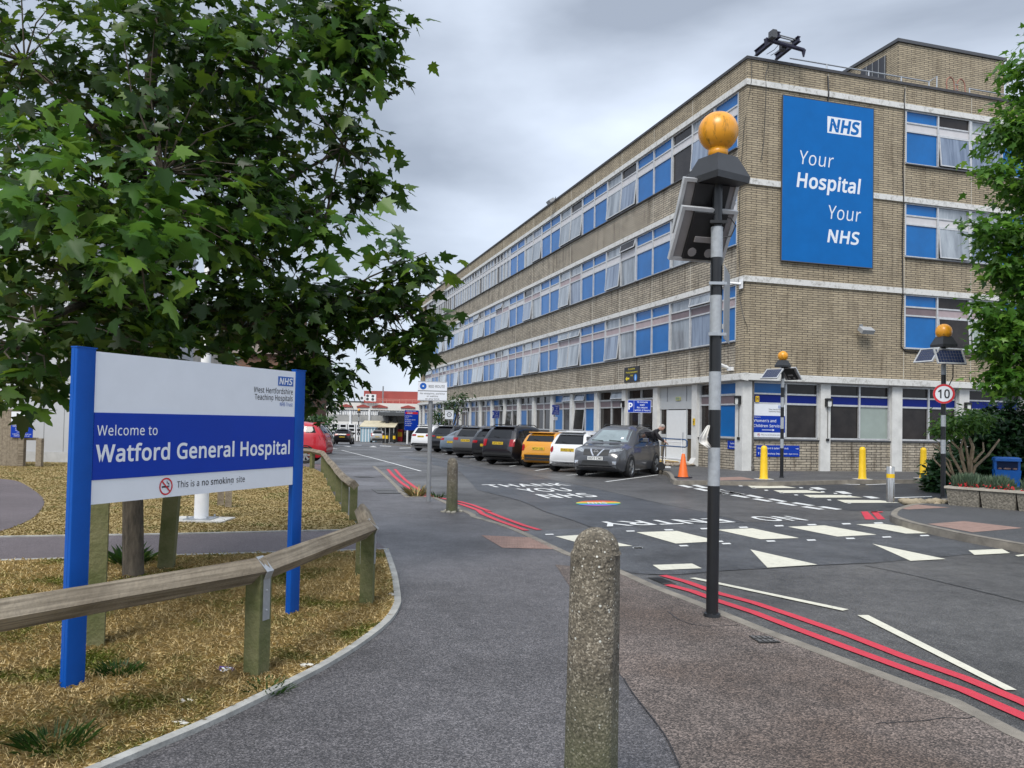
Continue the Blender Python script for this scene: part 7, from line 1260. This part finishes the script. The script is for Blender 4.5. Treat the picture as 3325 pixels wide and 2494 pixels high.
# brick house and greenery behind the maple
hb_ = 62.; hx = lambda px: Dp(px, 1360, hb_).x; hz = lambda py: zat(850, py, hb_); BRB = brick_mat('red_brown_brick', (.26, .12, .07), (.20, .10, .06), (.16, .14, .12), .3); t = thing('brick_house', 'old red brown brick building glimpsed through the maple leaves', 'building', (0, hb_, 0)); q = MB(); q.box(hx(560), hx(1000), 0, 6, -1, hz(1150)); q.build('wall', BRB, t)
q = MB(); a, b, z0, z1 = hx(550), hx(1008), hz(1150), hz(1040); q.add([(a, -.4, z0), (b, -.4, z0), (b, 6.4, z0), (a, 6.4, z0), (a, 3, z1), (b-2, 3, z1)], [(0, 1, 5, 4), (1, 2, 5), (2, 3, 4, 5), (3, 0, 4), (3, 2, 1, 0)]); rf_ = q.build('roof', mk('slate_roof', (.16, .13, .11), .8, .2, 2), t); q = MB()
for px in (700, 900): q.box(hx(px), hx(px)+1.2, 2.4, 3.4, z0+.5, z1+1.4)
q.build('chimney', BRB, rf_)
for px in range(590, 980, 75):
    for y0, y1 in ((1270, 1200), (1390, 1310)): q = MB(); q.box(hx(px), hx(px)+.95, -.06, -.001, hz(y0), hz(y1)); w_ = q.build('window', WHITE, t); q = MB(); q.box(hx(px)+.1, hx(px)+.85, -.08, -.06, hz(y0)+.1, (hz(y0)+hz(y1))/2-.05); q.box(hx(px)+.1, hx(px)+.85, -.08, -.06, (hz(y0)+hz(y1))/2+.05, hz(y1)-.1); q.build('pane', CGL, w_)
hedge('tall dark green hedge beyond the red hatchback', Dp(520, 1400, 44), Dp(1030, 1400, 48), 3.0, 2.2, 5200, .26, leaf_mat('dark_hedge_leaf', (.008, .028, .008), (.018, .05, .012), (.045, .095, .02), .2))
hedge('ivy green bush at the roadside left of the black hatchback', Dp(985, 1400, 56), Dp(1050, 1400, 60), 2.2, 2.0, 1500, .26, HG)
def dtree(label, px, d, h, r, n=260):
    l = Dp(px, 1400, d); l.z = base(d); t = thing('background_tree', label, 'tree', l, 0, 'trees behind the far buildings'); p_, n_, t_, s_, tw = blob_leaves([((0, 0, h*.66), (r, r, h*.33), n), ((r*.5, 0, h*.5), (r*.6, r*.6, h*.22), n//3), ((-r*.5, 0, h*.55), (r*.6, r*.6, h*.2), n//3)], 9, .55, .5); leaves('crown', p_, n_, t_, s_, 'leaf', HG, t); q = MB(); q.tube([(0, 0, -.2), (0, 0, h*.5), (.1, 0, h*.8)], [.22, .16, .05], 8); q.build('trunk', BARK, t)
dtree('broad green tree beside the old brick building', 610, 52, 8, 2.6); dtree('round green tree right of the old brick building behind the hedge', 985, 72, 8.5, 2.8); 
# ================================================================ COVERS, GRATES AND LITTER
IRON = mk('cast_iron', (.06, .058, .055), .6, .3, 20, .3, 60, metal=.4)
def cover(label, quad, nx, ny, name='manhole_cover', off=.0, cat='drain cover'):
    q4 = PP(quad, off); o = sum(q4, Vector())/4; q = MB(); z = o.z+.006
    def at(a, b): return (q4[0]*(1-a)+q4[1]*a)*(1-b)+(q4[3]*(1-a)+q4[2]*a)*b
    flat_ = lambda a0, a1, b0, b1, zz, mi: q.add([(p.x-o.x, p.y-o.y, zz) for p in (at(a0, b0), at(a1, b0), at(a1, b1), at(a0, b1))][::-1], [(0, 1, 2, 3)], mi)
    flat_(0, 1, 0, 1, .007, 0)
    for i in range(nx):
        for j in range(ny): flat_((i+.2)/nx, (i+.8)/nx, (j+.15)/ny, (j+.85)/ny, .011, 1)
    ob = q.build(name, [IRON, mk('worn_iron', (.16, .155, .15), .5, .3, 20, metal=.4) if name != 'gully_grate' else BLACK], None, False, o); return tag(ob, label, cat)
cover('ribbed metal drain cover set in the pavement by the timber rail', z1z((845, 1352), (1020, 1348), (1118, 1392), (905, 1392)), 10, 2)
cover('second ribbed metal cover farther along the pavement', z1z((690, 1238), (800, 1232), (880, 1248), (740, 1248)), 8, 2)
cover('iron gully grate at the start of the double red lines', zC((140, 875), (240, 868), (405, 932), (290, 936)), 7, 1, 'gully_grate', ROAD)
ob = cover('small dark worn access cover in the brown footway', zR((770, 428), (880, 432), (945, 464), (830, 466)), 4, 2, 'access_cover', .004)
l = P(735, 2186); q = MB(); q.slab([(-.05, -.02), (.045, -.028), (.05, .024), (-.046, .03)], .02, .028, 0, Matrix.Rotation(.5, 4, 'X')); q.box(-.03, .03, -.019, .02, .0285, .0295, 1, Matrix.Rotation(.5, 4, 'X')); tag(q.build('sweet_wrapper', [mk('purple_foil', (.07, .03, .25), .3), SIGNW], None, False, l), 'crumpled purple and white sweet wrapper lying in the dry grass', 'litter')
rr = random.Random(8)
for i, (x, y, s) in enumerate(((600, 2288, 'white tissue scrap in the near grass'), (1270, 1938, 'clear plastic scrap beside the lawn edging'), (995, 2172, 'pale stick beside the lawn edging'), (585, 2360, 'white paper scrap near the lawn corner'))):
    q = MB(); q.ball((0, 0, .02), .03, 7, 0, (1.5, .7, .4)); q.v = [(a+rr.uniform(-.01, .01), b+rr.uniform(-.01, .01), c+rr.uniform(-.008, .008)) for a, b, c in q.v]; tag(q.build('litter_scrap', mk('pale_litter', (.55, .54, .5), .7, .1), None, False, P(x, y)), s, 'litter')
